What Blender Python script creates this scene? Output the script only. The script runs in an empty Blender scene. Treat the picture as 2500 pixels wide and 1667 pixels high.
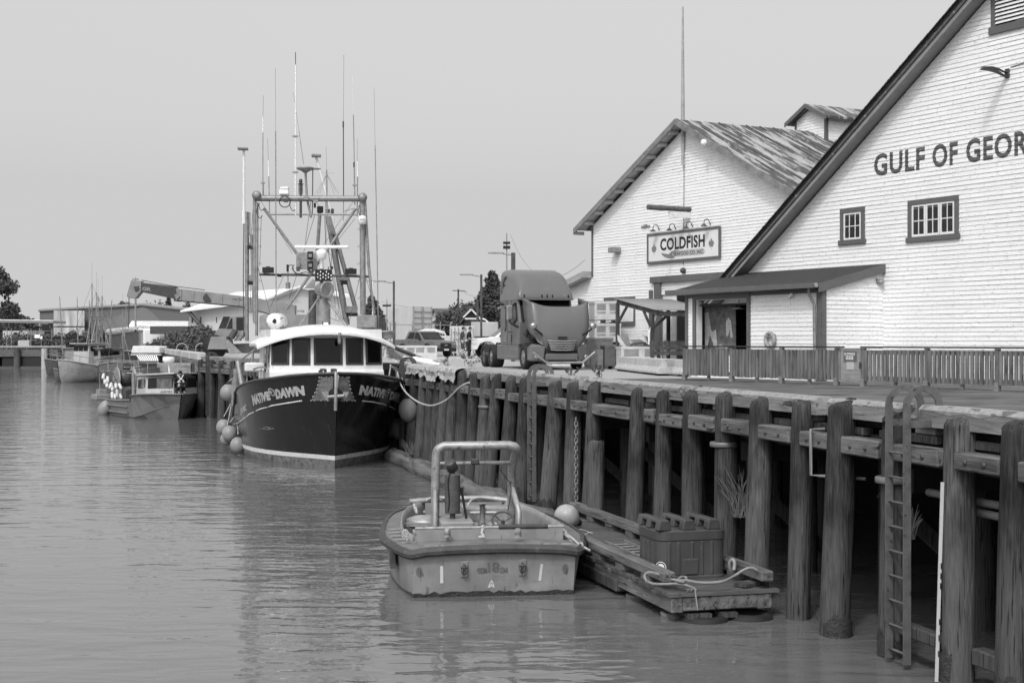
import bpy, bmesh, math, random
from mathutils import Vector as V, Matrix
R = math.radians
rnd = random.Random(11)
sc = bpy.context.scene
COL = sc.collection
CZ, WZ, F = 1.15, -2.85, 3472.2          # eye height over the wharf, water level, focal length in photo pixels
# ---------------------------------------------------------------- camera, sky, sun, exposure
cd = bpy.data.cameras.new('camera'); cam = bpy.data.objects.new('camera', cd); COL.objects.link(cam)
cam.location = (0, 0, CZ); cam.rotation_euler = (R(90), 0, 0)
cd.lens = 50; cd.sensor_width = 36; cd.clip_start = .1; cd.clip_end = 9000
sc.camera = cam
SUN = V((-.41, -1.12, 1.32)).normalized()
wd = bpy.data.worlds.new('World'); sc.world = wd; wd.use_nodes = True
nt = wd.node_tree
sky = nt.nodes.new('ShaderNodeTexSky'); sky.sky_type = 'NISHITA'; sky.sun_disc = False
sky.sun_elevation = math.asin(SUN.z); sky.sun_rotation = math.atan2(SUN.x, SUN.y)
sky.dust_density = 8.0; sky.air_density = 1.0; sky.ozone_density = 1.0
bw = nt.nodes.new('ShaderNodeRGBToBW')
nt.links.new(sky.outputs[0], bw.inputs[0])
hz = nt.nodes.new('ShaderNodeMath'); hz.operation = 'MULTIPLY_ADD'; hz.inputs[1].default_value = .68; hz.inputs[2].default_value = 2.75   # high even haze over the sky
nt.links.new(bw.outputs[0], hz.inputs[0]); hm = nt.nodes.new('ShaderNodeMath'); hm.operation = 'MAXIMUM'; hm.inputs[1].default_value = 3.72
nt.links.new(hz.outputs[0], hm.inputs[0]); nt.links.new(hm.outputs[0], nt.nodes['Background'].inputs[0])
nt.nodes['Background'].inputs[1].default_value = .15
sl = bpy.data.lights.new('sun', 'SUN'); so = bpy.data.objects.new('sun', sl); COL.objects.link(so)
sl.energy = 1.15; sl.angle = R(4); sl.color = (1, 1, 1)      # the photograph is black and white
so.rotation_euler = (-SUN).to_track_quat('-Z', 'Y').to_euler(); so.location = (-20, -40, 60)
sc.view_settings.view_transform = 'Standard'; sc.view_settings.look = 'None'
sc.view_settings.gamma = 1; sc.view_settings.exposure = 0.12
sc.cycles.max_bounces = 6; sc.cycles.caustics_reflective = False; sc.cycles.caustics_refractive = False

# ---------------------------------------------------------------- points of the place
def P(fx, fy, Y): return V(((fx-1250)/F*Y, Y, CZ-(fy-833.5)/F*Y))
def PZ(fx, fy, z): return P(fx, fy, (CZ-z)*F/(fy-833.5))
class RG:
    def __init__(s, ox, oy, k): s.o = (ox, oy, k)
    def f(s, x, y): return (s.o[0]+x/s.o[2], s.o[1]+y/s.o[2])
    def __call__(s, x, y, Y): return P(*s.f(x, y), Y)
    def z(s, x, y, z): return PZ(*s.f(x, y), z)
rA = RG(550, 100, 3.92); rB = RG(550, 450, 3.92); rC = RG(500, 750, 3.733); rD = RG(0, 620, 3.647)
rE = RG(900, 1050, 3.5633); rT = RG(1400, 1150, 3.92); rG = RG(900, 620, 3.6185); rH = RG(1380, 250, 2.2406)
rI = RG(1900, 0, 2.6133); rJ = RG(1600, 600, 2.6133); rK = RG(950, 850, 3.1354); rL = RG(1700, 900, 2.0438)
rM = RG(1180, 640, 5.8067); rN = RG(90, 640, 5.2267); rO = RG(220, 850, 7.84); rQ = RG(440, 660, 7.4654)
rS = RG(930, 660, 6.2719); rU = RG(1480, 700, 6.8179); rW = RG(1900, 930, 3.92); rX = RG(0, 640, 5.6)

# ---------------------------------------------------------------- mesh builder
def frame(d):
    d = d.normalized(); a = V((0, 0, 1)) if abs(d.z) < .95 else V((0, 1, 0))
    x = a.cross(d).normalized(); return x, d.cross(x)
class MB:
    def __init__(s, M=None): s.v = []; s.f = []; s.s = []; s.M = M
    def add(s, vs, fs, sm=False, M=None):
        n = len(s.v); m = M if M is not None else s.M
        s.v += [(m @ V(p)) if m is not None else V(p) for p in vs]
        s.f += [tuple(i+n for i in f) for f in fs]; s.s += [sm]*len(fs); return s
    def box(s, c, d, rz=0, M=None):
        x, y, z = [k/2 for k in d]; cs, sn = math.cos(rz), math.sin(rz)
        vs = [V((c[0]+a*x*cs-b*y*sn, c[1]+a*x*sn+b*y*cs, c[2]+e*z)) for e in (-1, 1) for a, b in ((-1, -1), (1, -1), (1, 1), (-1, 1))]
        return s.add(vs, [(3, 2, 1, 0), (4, 5, 6, 7), (0, 1, 5, 4), (1, 2, 6, 5), (2, 3, 7, 6), (3, 0, 4, 7)], M=M)
    def bx(s, x0, x1, y0, y1, z0, z1): return s.box(((x0+x1)/2, (y0+y1)/2, (z0+z1)/2), (abs(x1-x0), abs(y1-y0), abs(z1-z0)))
    def beam(s, a, b, w, h):
        a, b = V(a), V(b); x, y = frame(b-a); x = x*w/2; y = y*h/2
        return s.add([a-x-y, a+x-y, a+x+y, a-x+y, b-x-y, b+x-y, b+x+y, b-x+y],
                     [(3, 2, 1, 0), (4, 5, 6, 7), (0, 1, 5, 4), (1, 2, 6, 5), (2, 3, 7, 6), (3, 0, 4, 7)])
    def tube(s, pts, r, n=8, closed=False, sm=True):
        pts = [V(p) for p in pts]; k = len(pts); rr = r if isinstance(r, (list, tuple)) else [r]*k
        d0 = (pts[1]-pts[0]); x, y = frame(d0); rings = []
        for i in range(k):
            if closed: d = pts[(i+1) % k]-pts[i-1]
            else: d = pts[min(i+1, k-1)]-pts[max(i-1, 0)]
            d.normalize(); x = (x-d*x.dot(d)).normalized(); y = d.cross(x)
            rings.append([pts[i]+(x*math.cos(2*math.pi*j/n)+y*math.sin(2*math.pi*j/n))*rr[i] for j in range(n)])
        vs = [p for q in rings for p in q]; fs = []
        for i in range(k if closed else k-1):
            a, b = i*n, ((i+1) % k)*n
            fs += [(a+j, a+(j+1) % n, b+(j+1) % n, b+j) for j in range(n)]
        s.add(vs, fs, sm)
        if not closed:
            s.add(rings[0], [tuple(range(n-1, -1, -1))]); s.add(rings[-1], [tuple(range(n))])
        return s
    def lathe(s, prof, c=(0, 0, 0), ax=(0, 0, 1), n=16, sm=True, sx=1, sy=1):
        c = V(c); d = V(ax).normalized(); x, y = frame(d)
        vs = [c+d*z+(x*sx*math.cos(2*math.pi*j/n)+y*sy*math.sin(2*math.pi*j/n))*r for r, z in prof for j in range(n)]
        fs = [(i*n+j, i*n+(j+1) % n, (i+1)*n+(j+1) % n, (i+1)*n+j) for i in range(len(prof)-1) for j in range(n)]
        s.add(vs, fs, sm)
        if prof[0][0] > 1e-4: s.add(vs[:n], [tuple(range(n-1, -1, -1))])
        if prof[-1][0] > 1e-4: s.add(vs[-n:], [tuple(range(n))])
        return s
    def ball(s, c, r, n=14, m=8):
        r = r if isinstance(r, (tuple, list)) else (r, r, r); c = V(c)
        vs = [c+V((r[0]*math.sin(math.pi*i/m)*math.cos(2*math.pi*j/n), r[1]*math.sin(math.pi*i/m)*math.sin(2*math.pi*j/n), r[2]*math.cos(math.pi*i/m))) for i in range(m+1) for j in range(n)]
        return s.add(vs, [(i*n+j, (i+1)*n+j, (i+1)*n+(j+1) % n, i*n+(j+1) % n) for i in range(m) for j in range(n)], True)
    def prism(s, poly, ex):
        poly = [V(p) for p in poly]; ex = V(ex); n = len(poly)
        return s.add(poly+[p+ex for p in poly], [tuple(range(n-1, -1, -1)), tuple(range(n, 2*n))]+[(i, (i+1) % n, n+(i+1) % n, n+i) for i in range(n)])
    def grid(s, rows, sm=True, closed=False):
        n = len(rows[0]); vs = [V(p) for r in rows for p in r]; fs = []
        for i in range(len(rows)-1):
            for j in range(n if closed else n-1):
                a, b = i*n+j, i*n+(j+1) % n
                fs.append((a, b, b+n, a+n))
        return s.add(vs, fs, sm)
    def quad(s, a, b, c, d): return s.add([a, b, c, d], [(0, 1, 2, 3)])
    def disc(s, c, ax, r, n=20): return s.lathe([(r, -.004), (r, .004)], c, ax, n, False)

XF = {}
SPLIT = {'bolt', 'rail_block', 'roll_bar_brace', 'knee_brace', 'rigging_wire', 'step_rung', 'aerial_clamp', 'shoe', 'marker_lamp', 'lookout_beam', 'float_beam', 'low_timber', 'bar_bracket', 'chassis_rail', 'timber_skid', 'davit', 'tow_rail', 'cap_rail', 'corner_trim', 'deck_railing', 'deck_gear', 'rivet', 'bow_bitt', 'cable', 'gauge', 'marking_tape', 'rafter', 'chute_pipe', 'door_handle', 'lens', 'sheave', 'trolling_pole', 'deck_box', 'loose_plank', 'step', 'lifting_eye', 'brace', 'raft_cradle', 'tent_pole', 'canopy_window', 'gauge_mark', 'drain_pipe', 'wall_bracket', 'bow_rail', 'mast_stay', 'led_lens', 'tube_frame', 'tub_rib'}
def islands(mb):
    up = list(range(len(mb.v)))
    def find(i):
        while up[i] != i: up[i] = up[up[i]]; i = up[i]
        return i
    key = {}                                             # corners that coincide belong together
    for i, p in enumerate(mb.v):
        k = (round(p.x, 4), round(p.y, 4), round(p.z, 4)); j = key.setdefault(k, i); up[find(i)] = find(j)
    for f in mb.f:
        for i in f[1:]: up[find(i)] = find(f[0])
    gr = {}
    for n, f in enumerate(mb.f): gr.setdefault(find(f[0]), []).append(n)
    out = []
    for ns in gr.values():
        b = MB(); ix = {}
        for n in ns:
            b.f.append(tuple(ix.setdefault(i, len(ix)) for i in mb.f[n])); b.s.append(mb.s[n])
        b.v = [mb.v[i] for i in ix]; out.append(b)
    return out
def _mesh(mb, name, mats, inv=None):
    me = bpy.data.meshes.new(name)
    me.from_pydata([tuple(inv @ p) if inv is not None else tuple(p) for p in mb.v], [], mb.f)
    me.polygons.foreach_set('use_smooth', mb.s)
    for m in (mats if isinstance(mats, (list, tuple)) else [mats]): me.materials.append(m)
    me.update(); return me
def tag(o, label=None, cat=None, group=None, kind=None):
    if label: o['label'] = label
    if cat: o['category'] = cat
    if group: o['group'] = group
    if kind: o['kind'] = kind
    return o
def thing(name, label, cat, loc=(0, 0, 0), rz=0, group=None):
    o = bpy.data.objects.new(name, None); COL.objects.link(o); o.empty_display_size = .3
    o.location = loc; o.rotation_euler = (0, 0, rz)
    XF[o.name] = Matrix.Translation(V(loc)) @ Matrix.Rotation(rz, 4, 'Z')
    return tag(o, label, cat, group)
def part(name, mb, m, par, w=False, bev=0, label=None, kind=None):
    """one mesh under its thing (or under a part); w: its vertices are in world space"""
    x = XF[par.name]
    if name in SPLIT and not kind:                       # each loose piece is a part of its own
        ps_ = islands(mb)
        if 1 < len(ps_) <= 60:
            for q_ in ps_[1:]: part(name, q_, m, par, w, bev, label)
            mb = ps_[0]
    o = bpy.data.objects.new(name, _mesh(mb, name, m, x.inverted() if w else None)); COL.objects.link(o); o.parent = par
    XF[o.name] = x
    if bev: _bev(o, bev)
    return tag(o, label, kind=kind)
def _bev(o, w, seg=1):
    b = o.modifiers.new('bevel', 'BEVEL'); b.width = w; b.segments = seg; b.limit_method = 'ANGLE'; b.angle_limit = R(40)
def solo(name, mb, m, label, cat, org, rz=0, group=None, bev=0, kind=None, w=True):
    x = Matrix.Translation(V(org)) @ Matrix.Rotation(rz, 4, 'Z')
    o = bpy.data.objects.new(name, _mesh(mb, name, m, x.inverted() if w else None)); COL.objects.link(o)
    o.location = org; o.rotation_euler = (0, 0, rz); XF[o.name] = x
    if bev: _bev(o, bev)
    return tag(o, label, cat, group, kind)
def struct(name, mb, m):
    o = bpy.data.objects.new(name, _mesh(mb, name, m)); COL.objects.link(o); o['kind'] = 'structure'; return o
def dup(root, loc, rz, label=None, scale=None):
    c = root.copy(); COL.objects.link(c); c.location = loc; c.rotation_euler = (0, 0, rz)
    XF[c.name] = Matrix.Translation(V(loc)) @ Matrix.Rotation(rz, 4, 'Z')
    if label: c['label'] = label
    if scale: c.scale = (scale,)*3 if not isinstance(scale, tuple) else scale
    for ch in [o for o in bpy.data.objects if o.parent == root]:
        d = ch.copy(); COL.objects.link(d); d.parent = c
        for g in [o for o in bpy.data.objects if o.parent == ch]:
            e = g.copy(); COL.objects.link(e); e.parent = d
    return c
def spline(pts, n=6):
    pts = [V(p) for p in pts]; out = []
    for i in range(len(pts)-1):
        a, b, c, d = pts[max(i-1, 0)], pts[i], pts[i+1], pts[min(i+2, len(pts)-1)]
        for k in range(n):
            t = k/n
            out.append(.5*((2*b)+(c-a)*t+(2*a-5*b+4*c-d)*t*t+(3*b-a-3*c+d)*t**3))
    return out+[pts[-1]]
def sag(a, b, d, n=10):
    a, b = V(a), V(b); return [a.lerp(b, i/n)-V((0, 0, d*4*(i/n)*(1-i/n))) for i in range(n+1)]
def arc(c, x, y, r, a0, a1, n=10):
    c, x, y = V(c), V(x), V(y); return [c+(x*math.cos(a0+(a1-a0)*i/n)+y*math.sin(a0+(a1-a0)*i/n))*r for i in range(n+1)]
def words(body, bold=.0, sp=1.0, ex=.0):
    """flat letter mesh, normalised to x 0..1 and y 0..1"""
    cu = bpy.data.curves.new('letters', 'FONT'); cu.body = body; cu.offset = bold; cu.space_character = sp; cu.resolution_u = 4
    o = bpy.data.objects.new('letters', cu); COL.objects.link(o)
    me = bpy.data.meshes.new_from_object(o.evaluated_get(bpy.context.evaluated_depsgraph_get()))
    bpy.data.objects.remove(o); bpy.data.curves.remove(cu)
    vs = [v.co.copy() for v in me.vertices]; fs = [tuple(p.vertices) for p in me.polygons]; bpy.data.meshes.remove(me)
    x0, x1 = min(p.x for p in vs), max(p.x for p in vs); y0, y1 = min(p.y for p in vs), max(p.y for p in vs)
    return [((p.x-x0)/(x1-x0), (p.y-y0)/(y1-y0)) for p in vs], fs
def text(mb, body, fn, bold=.02, sp=1.0):
    vs, fs = words(body, bold, sp); return mb.add([fn(a, b) for a, b in vs], fs)

# ---------------------------------------------------------------- grey procedural materials
def mat(name, v, rough=.6, metal=0, var=.2, scale=3, st=(1, 1, 1), spot=0, sv=.03, ss=8, sst=(1, 1, 1), bump=0, bs=30, bst=(1, 1, 1), coat=0, spec=.4, rz=0, lf=0, ls=.8, tide=None):
    m = bpy.data.materials.new(name); m.use_nodes = True; t = m.node_tree; N = t.nodes; L = t.links
    b = N['Principled BSDF']; b.inputs['Roughness'].default_value = rough; b.inputs['Metallic'].default_value = metal
    b.inputs['Specular IOR Level'].default_value = spec; b.inputs['Coat Weight'].default_value = coat
    tc = N.new('ShaderNodeTexCoord')
    def noise(sc_, s_, det=5):
        mp = N.new('ShaderNodeMapping'); mp.inputs['Scale'].default_value = s_; mp.inputs['Rotation'].default_value = (0, 0, rz)
        L.new(tc.outputs['Object'], mp.inputs[0])
        n = N.new('ShaderNodeTexNoise'); n.inputs['Scale'].default_value = sc_; n.inputs['Detail'].default_value = det; n.inputs['Roughness'].default_value = .6
        L.new(mp.outputs[0], n.inputs['Vector']); return n.outputs[0]
    def rng(src, a, b_, c, d):
        r = N.new('ShaderNodeMapRange'); r.inputs[1].default_value = a; r.inputs[2].default_value = b_; r.inputs[3].default_value = c; r.inputs[4].default_value = d
        L.new(src, r.inputs[0]); return r.outputs[0]
    n1 = noise(scale, st)
    val = rng(n1, .3, .7, v*(1-var), v*(1+var))
    if lf:
        k = N.new('ShaderNodeMath'); k.operation = 'MULTIPLY'; L.new(val, k.inputs[0]); L.new(rng(noise(ls, (1, 1, .6), 3), .3, .7, 1-lf, 1+lf), k.inputs[1]); val = k.outputs[0]
    if tide:                                             # silt and bleached wood below the high water line
        sx = N.new('ShaderNodeSeparateXYZ'); L.new(tc.outputs['Object'], sx.inputs[0]); a_ = N.new('ShaderNodeMath'); a_.operation = 'MULTIPLY_ADD'; a_.inputs[1].default_value = -1.3
        L.new(noise(2.2, (1, 1, .25), 4), a_.inputs[0]); L.new(sx.outputs[2], a_.inputs[2])
        mx = N.new('ShaderNodeMix'); mx.data_type = 'FLOAT'; L.new(rng(a_.outputs[0], tide[0]-.25, tide[0]+.25, 1, 0), mx.inputs[0]); L.new(val, mx.inputs[2])
        L.new(rng(n1, .3, .7, tide[1]*.7, tide[1]*1.3), mx.inputs[3]); val = mx.outputs[0]
    if spot:
        k = rng(noise(ss, sst), .66-spot*.5, .72-spot*.5, 0, 1)
        mx = N.new('ShaderNodeMix'); mx.data_type = 'FLOAT'; L.new(k, mx.inputs[0]); L.new(val, mx.inputs[2]); mx.inputs[3].default_value = sv; val = mx.outputs[0]
    L.new(val, b.inputs['Base Color'])
    L.new(rng(n1, .3, .7, max(rough-.1, .02), min(rough+.1, 1)), b.inputs['Roughness'])
    if bump:
        bp = N.new('ShaderNodeBump'); bp.inputs['Strength'].default_value = min(1, bump); bp.inputs['Distance'].default_value = .02*max(1, bump)
        L.new(noise(bs, bst), bp.inputs['Height']); L.new(bp.outputs[0], b.inputs['Normal'])
    return m
m_pile = mat('weathered_pile_wood', .048, .85, var=.6, scale=30, st=(1, 1, .09), spot=.17, sv=.012, ss=40, sst=(1, 1, .035), tide=(-2.0, .08), bump=1.6, bs=26, bst=(1, 1, .1), spec=.2, lf=.65, ls=1.6)
m_pile2 = mat('pale_pile_wood', .075, .85, var=.55, scale=30, st=(1, 1, .09), spot=.16, sv=.02, ss=40, sst=(1, 1, .035), tide=(-1.9, .105), bump=1.6, bs=26, bst=(1, 1, .1), spec=.2, lf=.55, ls=1.6)
m_wet = mat('wet_pile_wood', .035, .5, var=.5, scale=20, bump=1, bs=30)
m_beam = mat('old_dock_beam', .13, .85, var=.6, scale=8, st=(1, .1, 1), spot=.14, sv=.03, ss=12, sst=(1, .1, 1), bump=1.2, bs=18, bst=(1, .1, 1), spec=.2)
m_rail = mat('bleached_rail_beam', .22, .85, var=.4, scale=6, st=(1, .15, 1), spot=.12, sv=.05, ss=10, sst=(1, .1, 1), bump=1, bs=18, bst=(1, .12, 1), spec=.2)
m_railtop = mat('white_rail_top', .29, .8, var=.25, scale=9, spot=.2, sv=.12, ss=9, sst=(1, .4, 1), bump=.8, bs=30)
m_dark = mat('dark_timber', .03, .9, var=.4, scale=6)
m_white = mat('white_wall_paint', .80, .6, var=.075, scale=3, st=(.35, .35, 7), spot=.14, sv=.3, ss=14, sst=(.45, .45, 4), spec=.3, lf=.04, ls=.5)
m_trim = mat('dark_trim_paint', .115, .55, var=.12, scale=4)
m_soffit = mat('pale_soffit_paint', .5, .6, var=.1)
m_galv = mat('galvanised_steel', .26, .5, metal=.35, var=.25, scale=6, spec=.5)
m_steel = mat('grey_painted_steel', .26, .5, metal=.2, var=.25, scale=5, spot=.06, sv=.1, ss=9)
m_dsteel = mat('dark_steel', .075, .5, metal=.3, var=.3, scale=6)
m_black = mat('black_rubber', .016, .75, var=.3, scale=9)
m_glass = mat('dark_window_glass', .007, .06, var=.5, scale=.8, spec=.3)
m_glass2 = mat('grey_window_glass', .03, .1, var=.6, scale=1.2, spec=.2)
m_wpaint = mat('white_gloss_paint', .73, .3, var=.06, scale=3, spot=.03, sv=.45, ss=7, sst=(1, 1, .4), spec=.5)
m_wplast = mat('white_plastic', .8, .35, var=.05)
m_rope = mat('pale_rope', .5, .9, var=.3, scale=60, bump=1, bs=120)
m_conc = mat('concrete', .42, .9, var=.2, scale=5, spot=.05, sv=.22, ss=12, bump=.5, bs=40)
m_leaf = mat('leaf_green', .09, .6, var=.5, scale=.9)
m_leafd = mat('dark_leaf', .06, .6, var=.5, scale=.6)  # tone lifted slightly to stand in for haze over distant trees
m_bark = mat('bark', .07, .9, var=.4, scale=8, st=(1, 1, .2))
# ================================================================ setting: water, ground, wharf
def water_mat():
    m = bpy.data.materials.new('harbour_water'); m.use_nodes = True; t = m.node_tree; N = t.nodes; L = t.links
    b = N['Principled BSDF']; b.inputs['Base Color'].default_value = (.13, .13, .13, 1); b.inputs['Roughness'].default_value = .03; b.inputs['IOR'].default_value = 1.33
    tc = N.new('ShaderNodeTexCoord'); h = None
    def noise(sc_, s_, rz, det, dis=.6):
        mp = N.new('ShaderNodeMapping'); mp.inputs['Scale'].default_value = s_; mp.inputs['Rotation'].default_value = (0, 0, rz)
        L.new(tc.outputs['Object'], mp.inputs[0])
        n = N.new('ShaderNodeTexNoise'); n.inputs['Scale'].default_value = sc_; n.inputs['Detail'].default_value = det; n.inputs['Distortion'].default_value = dis; n.inputs['Roughness'].default_value = .4
        L.new(mp.outputs[0], n.inputs['Vector']); return n.outputs[0]
    def mth(op, a, c):
        k = N.new('ShaderNodeMath'); k.operation = op
        for i, q in enumerate((a, c)):
            if isinstance(q, (int, float)): k.inputs[i].default_value = q
            else: L.new(q, k.inputs[i])
        return k.outputs[0]
    for sc_, s_, rz, dist, det in ((.8, (.5, 1.35, 1), .2, .045, 1), (1.9, (.55, 1.3, 1), -.12, .026, 2), (4.2, (.6, 1.25, 1), .3, .0075, 2)):
        k = mth('MULTIPLY', noise(sc_, s_, rz, det), dist); h = k if h is None else mth('ADD', h, k)
    mr = N.new('ShaderNodeMapRange'); mr.inputs[1].default_value = .35; mr.inputs[2].default_value = .65; mr.inputs[3].default_value = .65; mr.inputs[4].default_value = 1.2
    L.new(noise(.07, (.6, 1.4, 1), .5, 3), mr.inputs[0])                  # calm slicks and ruffled patches
    bp = N.new('ShaderNodeBump'); bp.inputs['Distance'].default_value = 1.0; L.new(mr.outputs[0], bp.inputs['Strength'])
    L.new(h, bp.inputs['Height']); L.new(bp.outputs[0], b.inputs['Normal'])
    return m
struct('water', MB().quad((-4000, -60, WZ), (400, -60, WZ), (400, 4000, WZ), (-4000, 4000, WZ)), water_mat())
EDGE = [(8.98, 4), (-3.72, 51), (-17, 77), (-38, 150), (-62, 211.5), (-76, 212), (-420, 212)]
m_yard = mat('worn_yard_paving', .34, .9, var=.22, scale=1.1, st=(.25, 1.6, 1), spot=.06, sv=.16, ss=2, sst=(.3, 1.2, 1), bump=.3, bs=30)
me = bpy.data.meshes.new('ground')
pts = [(x, y, 0) for x, y in EDGE]+[(-3000, 1500, 0), (-3000, 4000, 0), (3000, 4000, 0), (3000, -30, 0), (18.2, -30, 0)]
me.from_pydata(pts, [], [tuple(range(len(pts)))[::-1]]); me.materials.append(m_yard)
go = bpy.data.objects.new('ground', me); COL.objects.link(go); go['kind'] = 'structure'
PHI = math.atan(.27); DO = V((5.25, 16.8, 0)); MD = Matrix.Translation(DO) @ Matrix.Rotation(PHI, 4, 'Z')
def D(x, y, z=0): return MD @ V((x, y, z))
# bank under the wharf
b = MB()
b.grid([[D(4.5, y, -.15), D(5.0, y, -1.2), D(7.5, y, -3.2)] for y in range(-24, 38, 4)])
bk = struct('bank', b, mat('wet_bank', .02, .95, var=.5, scale=2, bump=2, bs=4))
# plank boardwalk, a sheet above the yard
m_walk = mat('boardwalk_planks', .14, .85, var=.8, scale=3.2, st=(.12, 1.6, 1), spot=.3, sv=.03, ss=5, sst=(.1, 1.1, 1), bump=.8, bs=6, bst=(.1, 2.6, 1), spec=.2)
b = MB(); b.quad((.27, -24, .004), (45, -24, .004), (24, 26.5, .004), (.27, 26.5, .004))
bwk = struct('boardwalk', b, m_walk); bwk.matrix_world = MD

wharf = thing('timber_wharf', 'long weathered timber wharf on round piles with white topped edge beams', 'wharf', DO, PHI)
PXT = [2345, 2200, 2057, 1942, 1847, 1752, 1667, 1592, 1525, 1467, 1371, 1321, 1282, 1212, 1177, 1147, 1120, 1090, 1066, 1045, 1029, 1011, 993, 977, 960, 936, 920]
PY = [(31971/(p-294)-16.8)/.9654 for p in PXT]
PY = [-2.9]+PY+[PY[-1]+1.35*k for k in range(1, 4)]
def pile_mesh(b, x, y, r, zt, lean, seed, zb=-3.6, slope=.14):
    q = random.Random(seed); n = 16; rows = []; zs = [zb, -3.0, -2.6, -2.2, -1.7, -1.2, -.8, -.4, 0, .15, .28, .32]
    zs = [z for z in zs if z < zt-.05]+[zt-.05, zt]
    ph = [q.uniform(0, 6.28) for _ in range(4)]
    for z in zs:
        k = (zt-z)/(zt-zb); row = []
        for j in range(n):
            a = 2*math.pi*j/n
            rr = r*(1+.06*(1-k)*0-.04*(1-k)+.035*math.sin(3*a+ph[0]+z*.6)+.03*math.sin(5*a+ph[1]-z*.4)+q.uniform(-.02, .02))
            if z == zt: rr *= .84
            cx = x-lean*k*(zt-zb)/3.2
            zz = z+(slope*math.cos(a)*(1 if z >= zt-.06 else 0)+(q.uniform(-.02, .02) if z >= zt-.06 else 0))
            row.append((cx+rr*math.cos(a), y+rr*math.sin(a), zz))
        rows.append(row)
    b.grid(rows, True, True); b.add(rows[-1], [tuple(range(n))])
    return x-lean
for i, y in enumerate(PY):
    far = i > 12
    b = MB(); lean = rnd.uniform(.02, .17)+(.1 if far else 0)
    r = rnd.uniform(.165, .21)
    pile_mesh(b, rnd.uniform(-.03, .03), y+rnd.uniform(-.05, .05), r, rnd.uniform(.24, .33), lean, 40+i, slope=rnd.uniform(.02, .08))
    part('pile', b, m_pile if rnd.random() < .65 else m_pile2, wharf)
    if i < 16:                                        # wet weedy foot at the tide line
        b = MB(); zw = -2.5+rnd.uniform(-.12, .12); b.grid([[(-lean*.98+r*k_*math.cos(j*math.pi/10), y+r*k_*math.sin(j*math.pi/10), z_+(rnd.uniform(-.1, .1) if t_ else 0)) for j in range(20)] for k_, z_, t_ in ((1.0, -3.2, 0), (1.01, -2.85, 0), (1.02, zw, 1))], True, True); part('wet_pile_foot', b, m_wet, wharf)
for row, x in enumerate((2.0, 4.0)):                   # inner rows under the deck
    for k in range(13):
        b = MB(); pile_mesh(b, x, -2+k*2.4+row*.7+rnd.uniform(-.3, .3), .17, -.35, 0, 200+k+row*20, slope=0); part('inner_pile', b, m_pile, wharf)
for i in range(len(PY)-1):                            # chock timbers between the piles
    a, c = PY[i]+.17, PY[i+1]-.17
    if i in (9,): c = a+.45
    b = MB(); h = rnd.uniform(.2, .25); z = -.24+rnd.uniform(-.03, .03)
    b.bx(-.17, .1, a, c, z-h/2, z+h/2)
    b2 = MB()
    for k in (.3, .72): b2.ball((-.175, a+(c-a)*k, z), (.025, .035, .035), 8, 5)
    o = part('chock_timber', b, m_beam, wharf, bev=.02); part('bolt', b2, m_dsteel, o)
b = MB(); b.bx(.34, .42, -24, 36.5, .006, .13); part('gap_shade_strip', b, m_dark, wharf)  # added dark strip that keeps the gap below the rail in shade
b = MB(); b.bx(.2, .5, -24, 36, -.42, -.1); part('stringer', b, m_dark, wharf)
for k in range(26):                                   # plank ends and packing under the rail
    y = -6+k*1.6; b = MB(); y0, y1 = y+rnd.uniform(.05, .4), y+1.55
    b.bx(.1+rnd.uniform(-.02, .02), .24, y0, y1, -.115, -.01); part('deck_edge_plank', b, m_pile, wharf, bev=.01)
    if k % 2 == 0: b = MB(); b.bx(.08, .3, y+.2, y+.65, .0, .1); part('rail_block', b, m_beam, wharf, bev=.01)
ys = [-7, 1.15, 3.55, 8.7, 14.6, 19.3, 25.2, 31, 36.6]
for i in range(len(ys)-1):                            # edge rails, pale worn tops
    y0, y1 = ys[i]+.06, ys[i+1]-.28; zt = .36+rnd.uniform(-.02, .02)
    sec = [(.03, .1), (.33, .1), (.33, zt-.07), (.26, zt), (.08, zt), (.03, zt-.05)]
    b = MB(); b.prism([(x, y0, z) for x, z in sec], (0, y1-y0, 0))
    o = part('edge_rail', b, m_rail, wharf)
    t = MB(); q = []; nseg = 24
    for k in range(nseg+1):
        y = y0-.004+(y1-y0+.008)*k/nseg; dz = rnd.uniform(-.035, .03)
        q.append([(.026, y, zt-.075+dz), (.024, y, zt-.05), (.078, y, zt+.005), (.262, y, zt+.005), (.336, y, zt-.066), (.336, y, zt-.1)])
    t.grid(q, False)
    for e in (q[0], q[-1]): t.add(e+[(.336, e[0][1], .18), (.026, e[0][1], .18)], [tuple(range(8))])
    part('painted_rail_top', t, m_railtop, o)
for y in (2.1, 7.3, 12, 16.5):                         # cross bracing and caps in the dark
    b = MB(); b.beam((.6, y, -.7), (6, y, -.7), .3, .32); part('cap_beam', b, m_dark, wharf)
    b = MB(); b.beam((.5, y+.5, -.9), (3.2, y+.6, -3.2), .08, .2); part('brace', b, m_pile, wharf)
b = MB(); b.tube([(.0, 3.3, -.08), (-.21, 3.3, -.08), (-.21, 3.3, -.72), (-.1, 3.12, -.72), (.26, 2.6, -.72)], .024, 8); part('drain_pipe', b, mat('grey_pvc', .17, .5), wharf)
b = MB(); b.tube([(.3, -2.5, -.75), (.3, 1.1, -.75)], .05, 8); b.tube([(.3, -2.3, -.88), (.3, .6, -.88)], .05, 8); part('drain_pipe', b, mat('dull_pvc', .18, .5), wharf)
m_dpvc = mat('dull_band_steel', .17, .5, metal=.2)
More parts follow.
